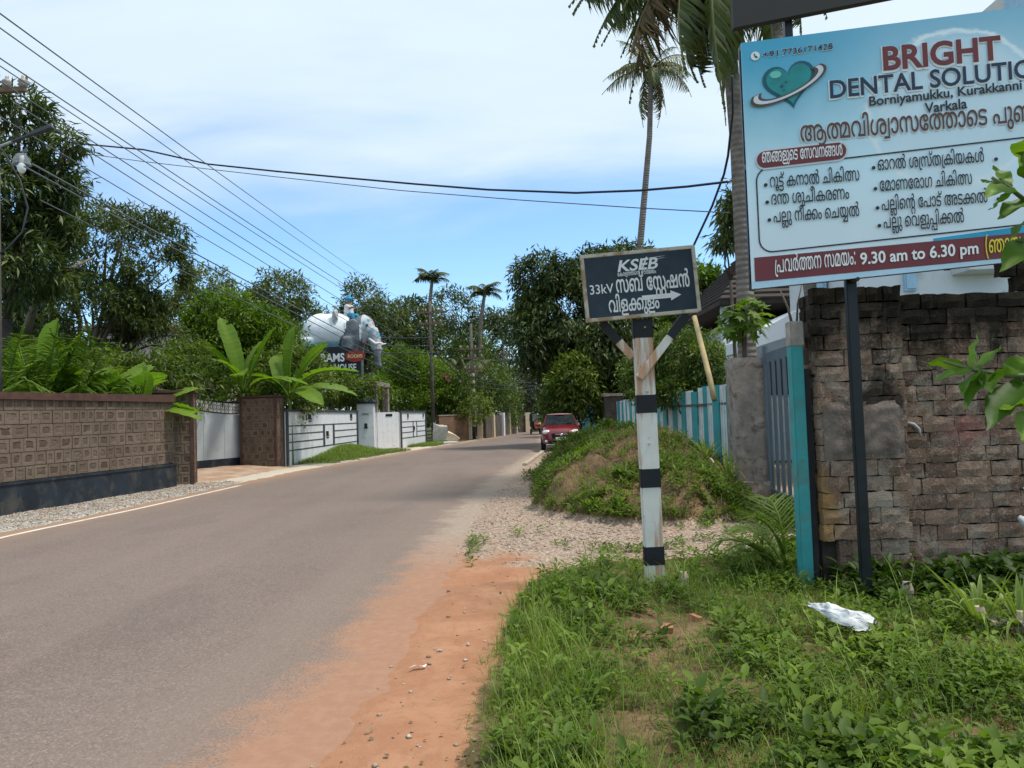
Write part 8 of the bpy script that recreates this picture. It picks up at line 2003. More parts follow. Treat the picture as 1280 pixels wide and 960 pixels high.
tree('tall hazy tree behind the two small coconut palms', (-5.5, 74), pxl([(565, 392, 36, 32, 74), (545, 440, 55, 42, 74), (608, 425, 34, 40, 75), (590, 470, 50, 40, 74), (628, 405, 18, 20, 75)]), ML_far, 1300, 14, .45, .15, 6, .35, gap=.36, clump=.8)
tree('feathery mid-green tree at the bend of the road, left of the gap', (-3.2, 62), pxl([(600, 480, 40, 38, 62), (565, 500, 45, 32, 60), (628, 505, 24, 38, 64), (590, 445, 30, 30, 63)]), ML_mid, 1000, 14, .34, .10, 7, .22, gap=.40, clump=.7, tone=.40)
tree('pale grey-green leafless-looking tree closing the gap at the end of the road', (1.0, 78), pxl([(655, 505, 26, 30, 78), (640, 480, 20, 25, 79), (672, 490, 22, 30, 78)]), ML_grey, 500, 14, .40, .10, 8, .2, gap=.46, clump=.8)
# ---- shrubs behind the left walls
SG = 'shrubs behind the left walls'
tree('leafy shrub with white flowers between the banana plants and the white wall', (-9.1, 37.2), pxl([(415, 484, 40, 22, 37.5), (442, 490, 32, 20, 38.5), (390, 488, 28, 20, 35)]), ML_mid, 620, 16, .20, .085, 11, .09, None, SG, 'shrub', 'shrub', gap=.30, clump=.36, tone=.48)
tree('bright yellow-green shrub spilling over the white gate', (-6.9, 48), pxl([(498, 462, 30, 30, 48), (525, 474, 36, 34, 49.5), (470, 490, 26, 22, 45), (500, 496, 40, 18, 48), (552, 500, 26, 26, 51.5)]), ML_bright, 1250, 16, .22, .10, 12, .1, None, SG, 'shrub', 'shrub', gap=.30, clump=.42)
tree('green shrub with magenta flowers behind the brown brick garden wall', (-4.6, 51), pxl([(560, 490, 30, 30, 51), (585, 510, 28, 20, 51), (545, 470, 24, 22, 51)]), ML_mid, 520, 15, .24, .09, 13, .1, None, SG, 'shrub', 'shrub', gap=.30, clump=.45, tone=.55)
tree('dark low shrub behind the long stone wall, below the wide tree', (-14.5, 22.5), pxl([(120, 478, 60, 40, 22.5), (30, 480, 60, 45, 22), (200, 478, 45, 36, 23.5), (240, 470, 40, 45, 25)]), ML_mid, 850, 16, .22, .07, 14, .1, None, SG, 'shrub', 'shrub', gap=.30, clump=.4)
tree('dense dark shrub behind the far stone pillar', (-9.9, 29.6), pxl([(330, 480, 40, 40, 29.5), (375, 470, 35, 40, 30), (360, 500, 40, 30, 29)]), ML_mid, 560, 15, .20, .08, 15, .1, None, SG, 'shrub', 'shrub', gap=.28, clump=.38, tone=.55)
# ---- right side trees
LB = [(765, 345, 68, 38, 38), (705, 390, 58, 55, 37), (845, 375, 50, 45, 39), (760, 430, 85, 58, 38), (676, 348, 34, 34, 37.5), (662, 420, 26, 46, 37), (870, 440, 45, 60, 39), (700, 450, 40, 40, 38), (800, 490, 60, 45, 39)]
tree('huge dark mango tree overhanging the road behind the substation sign', (4.9, 39), pxl(LB), ML_mango, 3300, 18, .36, .095, 21, .45, M_bark2, clump=.55, droop=.7, gap=.40, gfreq=.6, tone=.52, tvar=.19)
tree('light green young tree over the parked car, in front of the mango tree', (3.6, 41), pxl([(716, 478, 30, 38, 35.2), (698, 508, 24, 26, 35.6), (735, 500, 26, 28, 36)]), ML_mid, 700, 14, .26, .09, 22, .12, None, None, gap=.36, clump=.42, tone=.58)
tree('yellow-green tree top showing at the right edge of the substation sign', (7.9, 29), pxl([(868, 345, 26, 22, 29), (888, 372, 18, 36, 29), (855, 400, 26, 30, 29), (880, 425, 24, 30, 29)]), ML_bright, 520, 15, .24, .10, 23, .16, None, None, gap=.38, clump=.38, tone=.42)
tree('feathery-leaved shrub over the teal fence behind the sign post', (5.7, 21.5), pxl([(850, 445, 46, 40, 21.5), (815, 470, 40, 32, 22), (885, 460, 22, 36, 20.5), (850, 490, 60, 18, 21)]), ML_mid, 900, 18, .16, .05, 24, .07, M_bark2, None, 'shrub', 'shrub', gap=.36, clump=.28, droop=.5, tone=.36)
tree('branch-thin tree with drooping long leaves beside the near palm trunk', (5.0, 16.5), pxl([(912, 268, 12, 26, 15.6), (905, 300, 14, 12, 15.6), (922, 240, 9, 14, 15.6)]), ML_mango, 70, 14, .24, .055, 25, .05, M_bark2, None, gap=.2, clump=.2, droop=.9, tone=.6)
for k, (px_, Y_, sc_) in enumerate(((775, 52, 1), (930, 34, 1), (1100, 30, 1.2))):
    tree(('dark backing tree behind the blue fence', 'dark tree behind the tiled house', 'dark tree far behind the billboard')[k], (P(px_, 520, Y_).x, Y_), pxl([(px_, 440, 75 * sc_, 55 * sc_, Y_), (px_ - 40, 480, 50, 45, Y_), (px_ + 45, 470, 50, 50, Y_)]), ML_dark, 900, 14, .40, .13, 31 + k, .3, gap=.30, clump=.7)

# distant wood closing the horizon
lob = []
r = random.Random(5)
for k in range(34):
    x = -75 + k * 4.4 + r.uniform(-1, 1); y = 92 + r.uniform(-6, 16)
    h = r.uniform(6.5, 10.5) if -10 < x < 20 else r.uniform(8, 13)
    lob.append((x, y, h * .55, 4.6, 4.0, h * .55))
V, Fc, t_ = crown_np(lob, 5200, 10, .75, .34, 41, clump=1.2, gap=.25, gfreq=.3)
dw = link('distant_wood', np_mesh('distant_wood', V, Fc, ML_far, t_)); dw['kind'] = 'stuff'

# ---- flowers on the shrubs
def flowers(name, label, pts, mat, r0):
    mb = MB(); r = random.Random(len(pts))
    for p in pts:
        for k in range(5):
            a = 2 * pi * k / 5 + r.random()
            q = p + Vector((cos(a), -.6, sin(a))) * r0
            mb.add([p, p + Vector((cos(a - .5), -.3, sin(a - .5))) * r0 * .8, q, p + Vector((cos(a + .5), -.3, sin(a + .5))) * r0 * .8], [(0, 1, 2, 3)])
    return mb
fl = flowers('flowers', '', [P(x, y, 33.9) for x, y in ((380, 482), (383, 487), (398, 480), (394, 474), (405, 488))], M_pwhite, .13)
o = fl.build('blossom', M_pwhite, bpy.data.objects['shrub']); o.location = -bpy.data.objects['shrub'].location
fl = flowers('flowers', '', [P(x, y, 49.4) for x, y in ((554, 467), (557, 469), (552, 470), (560, 473))], None, .16)
o = fl.build('blossom', plain('magenta_petal', (.42, .05, .20), .7), bpy.data.objects['shrub.002']); o.location = -bpy.data.objects['shrub.002'].location

# ------------------------------------------------------------------ palms
def frond_mesh(name, L, elev, droop, n, ll, lw, seed, hang=.35, mat=None, width_pow=.6, start=.12):
    """one palm frond growing along +X, up = +Z: rachis with two rows of leaflets"""
    r = rng(seed)
    s = np.linspace(0, 1, 26)
    px = L * s * cos(elev) * (1 - .12 * s * droop); pz = L * (s * sin(elev) - droop * s ** 2)
    mb = MB()
    mb.tube([(px[k], 0, pz[k]) for k in range(0, 26, 3)] + [(px[-1], 0, pz[-1])], [.035 * L / 3.5 * (1 - .85 * k / 9) + .003 for k in range(10)], 5)
    RV = np.array(mb.v); 
    RF = []
    for f in mb.f:
        for q in range(1, len(f) - 1): RF.append((f[0], f[q], f[q + 1]))
    parts = [(RV, np.array(RF), np.full(len(RV), .75))]
    u = np.linspace(start, .995, n)
    for sg in (-1, 1):
        uu = np.clip(u + r.uniform(-.3, .3, n) / n, 0, 1)
        bx, bz = np.interp(uu, s, px), np.interp(uu, s, pz)
        tx, tz = np.interp(uu, s, np.gradient(px, s)), np.interp(uu, s, np.gradient(pz, s))
        tn = np.stack([tx, 0 * tx, tz], 1); tn /= np.linalg.norm(tn, axis=1, keepdims=True)
        ln = ll * np.sin(np.clip(uu * 1.02 + .10, 0, 1) * pi) ** width_pow * r.uniform(.85, 1.1, n) + .06 * ll
        d = tn * (.55 + .5 * uu[:, None]) + np.array([0, sg * 1.0, 0]) + np.stack([0 * uu, 0 * uu, .25 - hang + r.normal(0, .12, n)], 1)
        d /= np.linalg.norm(d, axis=1, keepdims=True)
        M = frames(d, np.tile(np.array([0, 0, 1.0]), (n, 1)) + rand_dirs(r, n) * .25)
        M = M * np.stack([np.full(n, lw), ln, ln], 1)[:, None, :]
        T = np.stack([bx, 0 * bx, bz], 1)
        h = hang
        LT = np.array([(-.5, 0, 0), (.5, 0, 0), (.5, .4, .02 - h * .10), (-.5, .4, .02 - h * .10), (.3, .75, -h * .38), (-.3, .75, -h * .38), (0, 1, -h * .75)])
        LF = np.array([(0, 1, 2), (0, 2, 3), (3, 2, 4), (3, 4, 5), (5, 4, 6)])
        parts.append(inst(LT, LF, M, T, np.clip(r.normal(.5, .13, n), 0, 1)))
    V, Fc, t_ = merge(parts)
    return np_mesh(name, V, Fc, mat, t_)

def palm(label, trunk_pts, radii, fronds, mats, group=None, nuts=0, seed=0, trunk_mat=None):
    """fronds: (mesh, azimuth, pitch, roll, scale)"""
    b = Vector(trunk_pts[0]); o = empty('coconut_palm', (b.x, b.y, 0)); tag(o, label, 'palm', group)
    mb = MB(); pts = [Vector(p) - Vector((b.x, b.y, 0)) for p in trunk_pts]
    # smooth the trunk line
    fine = []
    for k in range(len(pts) - 1):
        for q in range(5):
            fine.append(pts[k].lerp(pts[k + 1], q / 5))
    fine.append(pts[-1])
    rr_ = np.interp(np.linspace(0, 1, len(fine)), np.linspace(0, 1, len(radii)), radii)
    mb.tube(fine, list(rr_), 12); mb.build('trunk', trunk_mat or M_pbark, o, smooth=True)
    top = pts[-1]
    for me, az, pitch, roll, sc in fronds:
        f = link('frond', me, o)
        f.matrix_local = Matrix.Translation(top) @ Matrix.Rotation(az, 4, 'Z') @ Matrix.Rotation(-pitch, 4, 'Y') @ Matrix.Rotation(roll, 4, 'X') @ Matrix.Scale(sc, 4)
    r = random.Random(seed)
    for k in range(nuts):
        a = r.random() * 2 * pi
        mb = MB(); c = top + Vector((cos(a) * .28, sin(a) * .28, -.25 - r.random() * .25)); mb.ball(c, (.12, .12, .15), 10, 7)
        mb.build('coconut', plain('coconut_husk', (.16, .13, .04), .7, .2) if 'coconut_husk' not in bpy.data.materials else bpy.data.materials['coconut_husk'], o, smooth=True)
    return o
FA = frond_mesh('frond', 3.6, .55, .55, 56, .88, .052, 1, .9, ML_palm)
FB = frond_mesh('frond', 3.8, .35, .62, 56, .95, .052, 2, 1.1, ML_palm)
FD = frond_mesh('frond', 3.4, .1, .75, 40, .75, .045, 3, 1.4, ML_dead)
FC = frond_mesh('frond', 3.4, .5, .55, 40, .72, .040, 21, .8, ML_palm)
FC2 = frond_mesh('frond', 3.5, .65, .70, 40, .75, .040, 22, .9, ML_palm2)
FS = frond_mesh('frond', 2.4, .7, .40, 30, .60, .05, 4, .6, ML_palm)
r = random.Random(12)
fr = []
for k in range(15):
    az = 2 * pi * k / 15 + r.uniform(-.15, .15)
    fr.append((r.choice((FC, FC2)), az, r.uniform(-.7, .35), r.uniform(-.3, .3), r.uniform(.85, 1.1)))
fr.append((FD, 2.6, -.9, 0, .75)); fr.append((FD, .4, -.8, .2, .75)); fr.append((FD, -1.2, -.7, .2, .7)); fr.append((FS, 1, 1.0, 0, .8)); fr.append((FS, 4, .9, 0, .8))
palm('tall slim coconut palm standing alone against the sky behind the substation sign', [P(790, 520, 36).to_3d() * 1.0, P(798, 330, 36), P(806, 240, 36), P(812, 170, 36), P(814, 86, 36)], [.22, .17, .15, .135, .12], fr, None, nuts=5, seed=1)
# near palm beside the billboard
top = P(905, -75, 14.6)
fr = []
for (tx, ty, me, roll) in ((700, 25, FA, 0), (735, 60, FB, .1), (786, 92, FD, .3), (808, 88, FD, -.2), (842, 100, FB, .2), (868, 118, FA, -.1), (895, 140, FB, .1), (915, 130, FA, 0), (770, 20, FB, .2), (880, 125, FA, .3), (905, 120, FD, 0), (800, 40, FB, -.1), (1010, 60, FA, 0), (1040, 20, FB, 0), (960, 80, FB, .2)):
    d = P(tx, ty, 14.6 - r.uniform(-.8, 1.2)) - top
    az = math.atan2(d.y, d.x); el_ = math.atan2(d.z, math.hypot(d.x, d.y))
    nat = math.atan2(3.6 * (sin(.55) - .55), 3.6 * cos(.55)) if me is FA else (math.atan2(3.8 * (sin(.35) - .62), 3.8 * cos(.35)) if me is FB else math.atan2(3.4 * (sin(.1) - .75), 3.4 * cos(.1)))
    Lm = {FA: 3.1, FB: 3.55, FD: 3.3}[me]
    fr.append((me, az, el_ - nat, roll, min(1.25, max(.8, d.length / Lm))))
for k in range(9):
    fr.append((r.choice((FA, FB)), r.uniform(-.3, pi + .3), r.uniform(-.2, .9), 0, r.uniform(.9, 1.1)))
palm('near coconut palm with a thick grey trunk directly left of the billboard', [P(938, 560, 14.6), P(930, 330, 14.6), P(922, 180, 14.6), P(910, 40, 14.6), top], [.20, .165, .15, .14, .13], fr, None, nuts=4, seed=2)
# second trunk behind the board
top = P(948, -90, 17.5); fr = []
for k in range(12): fr.append((r.choice((FA, FB)), 2 * pi * k / 12, r.uniform(-.5, .5), r.uniform(-.2, .2), .9))
fr.append((FA, -.05, -.55, 0, .8)); fr.append((FS, -.4, -1.2, 0, .9)) 
palm('leaning coconut palm behind the billboard, its trunk showing above and below the board', [P(1030, 520, 17.5), P(1020, 365, 17.5), P(1000, 240, 17.5), P(966, 40, 17.5), top], [.30, .27, .24, .23, .2], fr, None, seed=3)
# two small palms far away and a low one
FT = frond_mesh('frond', 2.7, .75, .62, 26, .65, .09, 6, .6, ML_palm)
for k, (px_, py_, Y_, lab, n_, pit) in enumerate(((540, 352, 60, 'small distant coconut palm with upswept fronds, left of the far pair', 13, .25), (606, 366, 62, 'small distant coconut palm with drooping fronds, right of the far pair', 15, -.1))):
    fr = [(FT, 2 * pi * q / n_ + r.uniform(-.2, .2), pit + r.uniform(-.5, .5), 0, r.uniform(.75, 1.0)) for q in range(n_)]
    palm(lab, [P(px_ - 6, 535, Y_), P(px_ - 7, 440, Y_), P(px_ - 5, 400, Y_), P(px_, py_, Y_)], [.20, .17, .16, .13], fr, None, 'far coconut palms', seed=4 + k)
fr = [(FA, 2 * pi * q / 9 + r.uniform(-.2, .2), .25 + r.uniform(-.3, .4), 0, r.uniform(.8, 1.0)) for q in range(9)]
palm('low grey-green coconut palm with arching fronds between the two far poles', [P(578, 540, 56), P(578, 470, 56)], [.2, .18], fr, None, seed=8)

# young coconut palms behind the stone wall
FY = frond_mesh('frond', 3.4, 1.30, .22, 48, .80, .055, 9, .55, ML_young, .5, .22)
FY2 = frond_mesh('frond', 3.2, 1.12, .36, 48, .78, .055, 10, .7, ML_young, .5, .22)
for k, (px_, Y_, sc_, lab) in enumerate(((-8, 17.6, 1.0, 'young coconut palm behind the stone wall at the very left edge'), (48, 18.0, 1.05, 'young coconut palm behind the stone wall, second from the left edge'), (92, 18.6, .95, 'young coconut palm behind the stone wall, left of the small banana plant'), (20, 19.0, .9, 'young coconut palm set slightly back between the two leftmost young palms'), (132, 19.2, .7, 'smallest young coconut palm, next to the small banana plant'))):
    b = P(px_, 505, Y_)
    o = empty('young_coconut_palm', (b.x, b.y, 0)); tag(o, lab, 'palm', 'young coconut palms behind the stone wall')
    mb = MB(); mb.tube([(0, 0, -.1), (0, 0, .8), (0, 0, 1.7)], [.16, .14, .10], 9); mb.build('stem', M_pbark, o, smooth=True)
    for q in range(11):
        f = link('frond', (FY, FY2)[q % 2], o)
        f.matrix_local = Matrix.Translation((0, 0, 1.5)) @ Matrix.Rotation(2 * pi * q / 11 + r.uniform(-.25, .25), 4, 'Z') @ Matrix.Rotation(-r.uniform(-.42, .12), 4, 'Y') @ Matrix.Scale(sc_ * r.uniform(.8, 1.08), 4)

# ------------------------------------------------------------------ banana plants
def banana_leaf(L, W, arch, seed, fold=.25):
    r = random.Random(seed); n = 26; mb = MB(); pet = .18
    V, Fc, T = [], [], []
    # petiole + midrib
    def line(s):
        return Vector((L * (s * cos(.3 * arch) - .0), 0, L * (.55 * s - arch * s * s * .75)))
    for k in range(n + 1):
        s = pet + (1 - pet) * k / n
        c = line(s); dn = (line(min(1, s + .02)) - line(s - .02)).normalized()
        nrm = Vector((-dn.z, 0, dn.x))
        q = (s - pet) / (1 - pet)
        w = W * (.15 + .85 * math.sin(min(1, q * 1.9 + .06) * pi / 2) ** .8) * (1 - max(0, (q - .72) / .28) ** 2.2)
        for j, e in enumerate((-1, -.5, 0, .5, 1)):
            tear = r.uniform(-.04, .02) * W if abs(e) == 1 else 0
            V.append(c + Vector((dn.x * abs(e) * .06 * W, e * (w + tear) * .5 * cos(fold), 0)) + nrm * (abs(e) * w * .5 * sin(fold) + (r.uniform(-.03, .03) * W if abs(e) == 1 else 0)))
            T.append(.5 + .16 * ((k % 2) - .5) + r.uniform(-.06, .06) + (.22 if e == 0 else 0))
    tears = {r.randrange(6, n) * 2 + r.randrange(2) for _ in range(2)}
    for k in range(n):
        for j in range(4):
            if (k * 2 + (j > 1)) in tears and j in (0, 3): continue
            a = k * 5 + j
            Fc.append((a, a + 1, a + 6, a + 5))
    mb.add(V, Fc); mb.t = [min(1, max(0, x)) for x in T]
    mb.tint = .6
    rib = [line(k / 12) - Vector((0, 0, .012)) for k in range(13)]
    mb.tube(rib, [.035 * (1 - .85 * k / 12) for k in range(13)], 6)
    return mb
BL = [banana_leaf(2.15, .62, a, s, f).mesh('banana_leaf', ML_banana, smooth=True) for a, s, f in ((.55, 1, .22), (.95, 2, .12), (1.25, 3, .1), (.22, 4, .40))]
M_bstem = plain('banana_stem', (.13, .17, .05), .6, .25, 4, .2)
def banana(label, base, h, leaves, lean=0):
    """leaves: (mesh index, azimuth, pitch, scale)"""
    o = empty('banana_plant', base); o.location.z = 0; tag(o, label, 'banana plant', 'banana plants behind the walls')
    mb = MB(); mb.tube([(0, 0, -.1), (lean * .4, 0, h * .5), (lean, 0, h)], [.13, .10, .06], 10); mb.build('stem', M_bstem, o, smooth=True)
    for k, (m, az, pit, sc) in enumerate(leaves):
        f = link('leaf', BL[m], o)
        f.matrix_local = Matrix.Translation((lean, 0, h - .08 * (k % 3))) @ Matrix.Rotation(az, 4, 'Z') @ Matrix.Rotation(-pit, 4, 'Y') @ Matrix.Rotation(r.uniform(-.5, .5), 4, 'X') @ Matrix.Scale(sc, 4)
R_ = radians
banana('upright tall banana leaf plant among the young coconut palms on the left', P(58, 505, 18.6), 2.2, [(3, R_(90), .85, 1.1), (0, R_(200), .7, .9), (0, R_(330), .5, .8), (1, R_(270), .4, .7)])
banana('small banana plant behind the middle of the stone wall, with rounded upright leaves', P(172, 505, 19.6), 1.75, [(3, R_(95), .75, .80), (0, R_(250), .85, .75), (0, R_(20), .45, .85), (1, R_(350), .15, .85), (0, R_(160), .4, .7), (3, R_(300), .8, .7), (1, R_(200), .25, .75), (2, R_(10), .5, .8), (2, R_(180), .6, .8)])
banana('banana plant with long arching leaves just left of the grey gate', P(196, 505, 24.6), 2.4, [(2, R_(180), .75, 1.1), (0, R_(30), .95, .9), (1, R_(100), .6, .9), (1, R_(160), .5, .9), (0, R_(215), .9, .8), (3, R_(80), .9, .9)])
for px_, Y_, lab in ((150, 21.2, 'banana plant behind the stone wall, set back beside the small rounded one'), (335, 30.5, 'banana plant half hidden behind the far stone gate pillar'), (112, 19.4, 'banana plant between the young coconut palms and the small banana plant'), (262, 30.0, 'banana plant with drooping leaves directly behind the grey gate')):
    banana(lab, P(px_, 505, Y_), 1.9, [(q % 3, R_(60 + 52 * q + r.uniform(-15, 15)), r.uniform(.3, .95), r.uniform(.75, 1.05)) for q in range(7)])
banana('tallest banana plant with broad bright leaves behind the grey gate', P(305, 505, 26.8), 2.7, [(3, R_(160), .95, 1.25), (0, R_(190), .75, 1.2), (0, R_(60), .95, 1.2), (3, R_(10), .75, 1.15), (1, R_(340), .35, 1.0), (1, R_(215), .4, 1.1), (2, R_(280), .6, 1.0), (2, R_(195), .5, 1.2), (2, R_(355), .55, 1.1), (1, R_(250), .75, 1.0)])
banana('banana plant with a bent tattered leaf hanging over the white wall', P(362, 510, 27.6), 2.5, [(3, R_(60), 1.0, 1.25), (0, R_(15), .85, 1.2), (2, R_(350), .75, 1.35), (2, R_(310), .2, 1.0), (1, R_(180), .6, .9), (0, R_(120), .8, 1.1), (2, R_(190), .7, 1.1), (1, R_(20), .2, 1.2)])

# ------------------------------------------------------------------ broad-leaved plant in front of the palm trunk (papaya-like)
def lobed_leaf(seed, s=1.0):
    r = random.Random(seed); pts = []
    for k in range(7):
        a = radians(-150 + 50 * k); 
        pts.append((a - .18, .42)); pts.append((a, r.uniform(.85, 1.0)))
    V = [(0, 0, 0)] + [(s * q * sin(a), s * (q * cos(a)) + .1, -.18 * q * q * s + r.uniform(-.05, .05) * s) for a, q in pts]
    return np.array(V), np.array([(0, k, k + 1) for k in range(1, len(V) - 1)])
LLV, LLF = lobed_leaf(3)
b = P(934, 600, 13.7); pp = empty('papaya_plant', (b.x, b.y, 0)); tag(pp, 'small bushy papaya-like plant with big lobed leaves in front of the near palm trunk', 'plant')
rn = rng(8); n_ = 74
c = P(930, 398, 13.4) - Vector((b.x, b.y, 0))
pos = np.array([c.x, c.y, c.z]) + rand_dirs(rn, n_) * np.array([.52, .4, .36]) * rn.random((n_, 1)) ** .4
dr = (pos - np.array([c.x, c.y, c.z])) * 1.2 + rand_dirs(rn, n_) * .25 + np.array([0, 0, -.35])
M = frames(dr, np.tile([0, -.35, 1.0], (n_, 1)) + rand_dirs(rn, n_) * .4) * (.20 * rn.uniform(.7, 1.2, n_))[:, None, None]
V, Fc, t_ = inst(LLV, LLF, M, pos, np.clip(rn.normal(.5, .18, n_), 0, 1))
link('leaves', np_mesh('leaves', V, Fc, ML_bright, t_), pp)
mb = MB(); mb.tube([(0, 0, 0), (.02, 0, 1.5), (c.x, c.y, c.z - .1), (c.x, c.y, c.z + .2)], [.06, .05, .04, .02], 7)
for k in range(0, n_, 3):
    mb.tube([(c.x, c.y, c.z - .05), (c.x + (pos[k][0] - c.x) * .5, c.y + (pos[k][1] - c.y) * .5, c.z + .15), tuple(pos[k])], [.012, .010, .006], 4)
mb.build('stem', M_bark2, pp, smooth=True)
# bare twigs behind the teal post
mb = MB(); mb.tube([P(990, 405, 7.2), P(985, 385, 7.25), P(975, 362, 7.3)], [.016, .012, .007], 6); mb.tube([P(996, 405, 7.2), P(997, 380, 7.2), P(1003, 352, 7.2)], [.012, .009, .005], 6)
mb.tube([P(993, 470, 7.2), P(992, 405, 7.2)], [.02, .016], 6)
tag(mb.build('bare_twig', M_bark, smooth=True), 'bare forked twig rising behind the teal post', 'twig')

# ------------------------------------------------------------------ grass and weeds (uncountable ground cover)
BLADE = (np.array([(-.5, 0, 0), (.5, 0, 0), (-.42, .4, .06), (.42, .4, .06), (-.26, .75, .22), (.26, .75, .22), (0, 1, .48)]),
         np.array([(0, 1, 3), (0, 3, 2), (2, 3, 5), (2, 5, 4), (4, 5, 6)]))
def blades(r, P_, h, w, lean=.45, tint=None):
    n = len(P_)
    a = r.uniform(0, 2 * pi, n); ln = np.abs(r.normal(0, lean, n))
    D = np.stack([np.cos(a) * ln, np.sin(a) * ln, np.ones(n)], 1)
    M = frames(D, np.stack([-np.cos(a), -np.sin(a), ln + .01], 1) + 1e-3)
    # the blade bends along its own normal, so flip it to bend outwards
    M = M * np.stack([w, h, -h * .9], 1)[:, None, :]
    t_ = np.clip(r.normal(.5, .17, n), 0, 1) if tint is None else tint
    return inst(BLADE[0], BLADE[1], M, P_, t_)
def scatter(r, n, x0, x1, y0, y1, dens):
    # more points close to the camera: sample in 1/y
    y = 1 / r.uniform(1 / y1, 1 / y0, n); x = r.uniform(x0, x1, n)
    k = r.random(n) < dens(x, y)
    x, y = x[k], y[k]
    return np.stack([x, y, verge_z(x, y)], 1)
bare = lambda x, y: np.clip(np.exp(-(((x - .98) / .34) ** 2 + ((y - 5.35) / .42) ** 2)) * 1.25 + np.exp(-(((x - .55) / .25) ** 2 + ((y - 4.75) / .2) ** 2)) * .8
                            + np.exp(-(((x - 1.75) / .28) ** 2 + ((y - 4.7) / .22) ** 2)) + np.exp(-(((x - 2.05) / .28) ** 2 + ((y - 3.45) / .22) ** 2)) * 1.1
                            + np.exp(-(((x - .55) / .2) ** 2 + ((y - 3.75) / .16) ** 2)) * .8 + np.exp(-(((x - .14) / .10) ** 2 + ((y - 4.35) / .08) ** 2)) * 1.0, 0, 1)
infront = lambda x, y: ((x < 2.66) | (y < 6.45))
r1 = rng(101)
def d_short(x, y):
    g = grass_in(x, y)
    return sstep(.0, .25, g + (fbm(x * 3, y * 3, 31) - .5) * .35) * (1 - .93 * bare(x, y)) * (.45 + .55 * sstep(.32, .58, fbm(x * 1.9, y * 1.9, 33))) * infront(x, y)
pts = scatter(r1, 110000, -.4, 4.6, 2.3, 8.4, d_short)
h = r1.uniform(.03, .11, len(pts)) * (.7 + .6 * fbm(pts[:, 0] * 2, pts[:, 1] * 2, 35))
parts = [blades(r1, pts, h, r1.uniform(.0025, .0050, len(pts)), .75)]
def d_tall(x, y):
    g = grass_in(x, y)
    strip = np.exp(-((x - .12 - .02 * y) / .26) ** 2) * sstep(3.9, 4.4, y) * (1 - sstep(6.2, 6.9, y))
    strip2 = np.exp(-((x - .15) / .25) ** 2) * .35
    post = .5 * np.exp(-(((x - 1.3) / .55) ** 2 + ((y - 6.55) / .3) ** 2)) + .8 * np.exp(-(((x - 1.9) / .5) ** 2 + ((y - 6.9) / .5) ** 2))
    tuft = .5 * sstep(.63, .72, fbm(x * 2.7, y * 2.7, 37))
    return np.clip(strip + strip2 + post + tuft, 0, 1) * sstep(.02, .14, g) * (1 - bare(x, y)) * infront(x, y)
pts = scatter(r1, 52000, -.4, 4.2, 2.4, 8.2, d_tall)
h = r1.uniform(.10, .26, len(pts)) * (.75 + .5 * fbm(pts[:, 0] * 3, pts[:, 1] * 3, 39))
parts.append(blades(r1, pts, h, r1.uniform(.0035, .0065, len(pts)), .40, np.clip(r1.normal(.58, .16, len(pts)), 0, 1)))
# a few long seeding blades
def d_long(x, y): return (np.exp(-(((x - 1.25) / .4) ** 2 + ((y - 6.5) / .3) ** 2)) + .15) * (grass_in(x, y) > .1) * infront(x, y)
pts = scatter(r1, 900, .0, 4.2, 3.5, 7.4, d_long)
parts.append(blades(r1, pts, r1.uniform(.28, .52, len(pts)), r1.uniform(.006, .010, len(pts)), .35, np.clip(r1.normal(.62, .15, len(pts)), 0, 1)))
V, Fc, t_ = merge(parts)
gr = link('verge_grass', np_mesh('verge_grass', V, Fc, ML_grass, t_)); gr['kind'] = 'stuff'
# dead stalks and straw
def d_dry(x, y): return np.clip(bare(x, y) * 1.2 + .22, 0, 1) * (grass_in(x, y) > -.05) * infront(x, y)
pts = scatter(r1, 6500, -.3, 4.4, 2.4, 8.0, d_dry); pts[:, 2] += .01
V, Fc, t_ = blades(r1, pts, r1.uniform(.04, .13, len(pts)), r1.uniform(.002, .004, len(pts)), 2.2)
dg_ = link('dry_straw', np_mesh('dry_straw', V, Fc, ML_dry, t_)); dg_['kind'] = 'stuff'

def weed_np(r, P_, size, n_lf, ll, lw, tmpl=LEAF4, flat=.35):
    """small leafy plants: whorls of oval leaves on a short stem"""
    k = len(P_)
    az = (np.arange(n_lf) * 2.4)[None] + r.uniform(0, 6.3, (k, 1)) + r.normal(0, .3, (k, n_lf))
    lev = np.linspace(.25, 1, n_lf)[None] * np.ones((k, 1))
    el_ = flat + .5 * (lev - .5) + r.normal(0, .25, (k, n_lf))
    D = np.stack([np.cos(az) * np.cos(el_), np.sin(az) * np.cos(el_), np.sin(el_)], 2).reshape(-1, 3)
    tiltx, tilty = r.normal(0, .25, (k, 1)), r.normal(0, .25, (k, 1))
    hs_ = size[:, None] * lev
    T = np.stack([P_[:, :1] + tiltx * hs_ + .2 * ll * np.cos(az), P_[:, 1:2] + tilty * hs_ + .2 * ll * np.sin(az), P_[:, 2:3] + hs_], 2).reshape(-1, 3)
    s = ll * r.uniform(.6, 1.25, k * n_lf) * np.repeat(np.clip(size / size.mean(), .7, 1.4), n_lf)
    M = frames(D, np.tile([0, 0, 1.0], (k * n_lf, 1)) + rand_dirs(r, k * n_lf) * .25) * np.stack([s * lw / ll, s, s], 1)[:, None, :]
    t_ = np.clip(np.repeat(r.normal(.5, .15, k) + (fbm(P_[:, 0] * 1.1, P_[:, 1] * 1.1, 91) - .5) * .9, n_lf) + r.normal(0, .13, k * n_lf), 0, 1)
    return inst(tmpl[0], tmpl[1], M, T, t_)
r2 = rng(202)
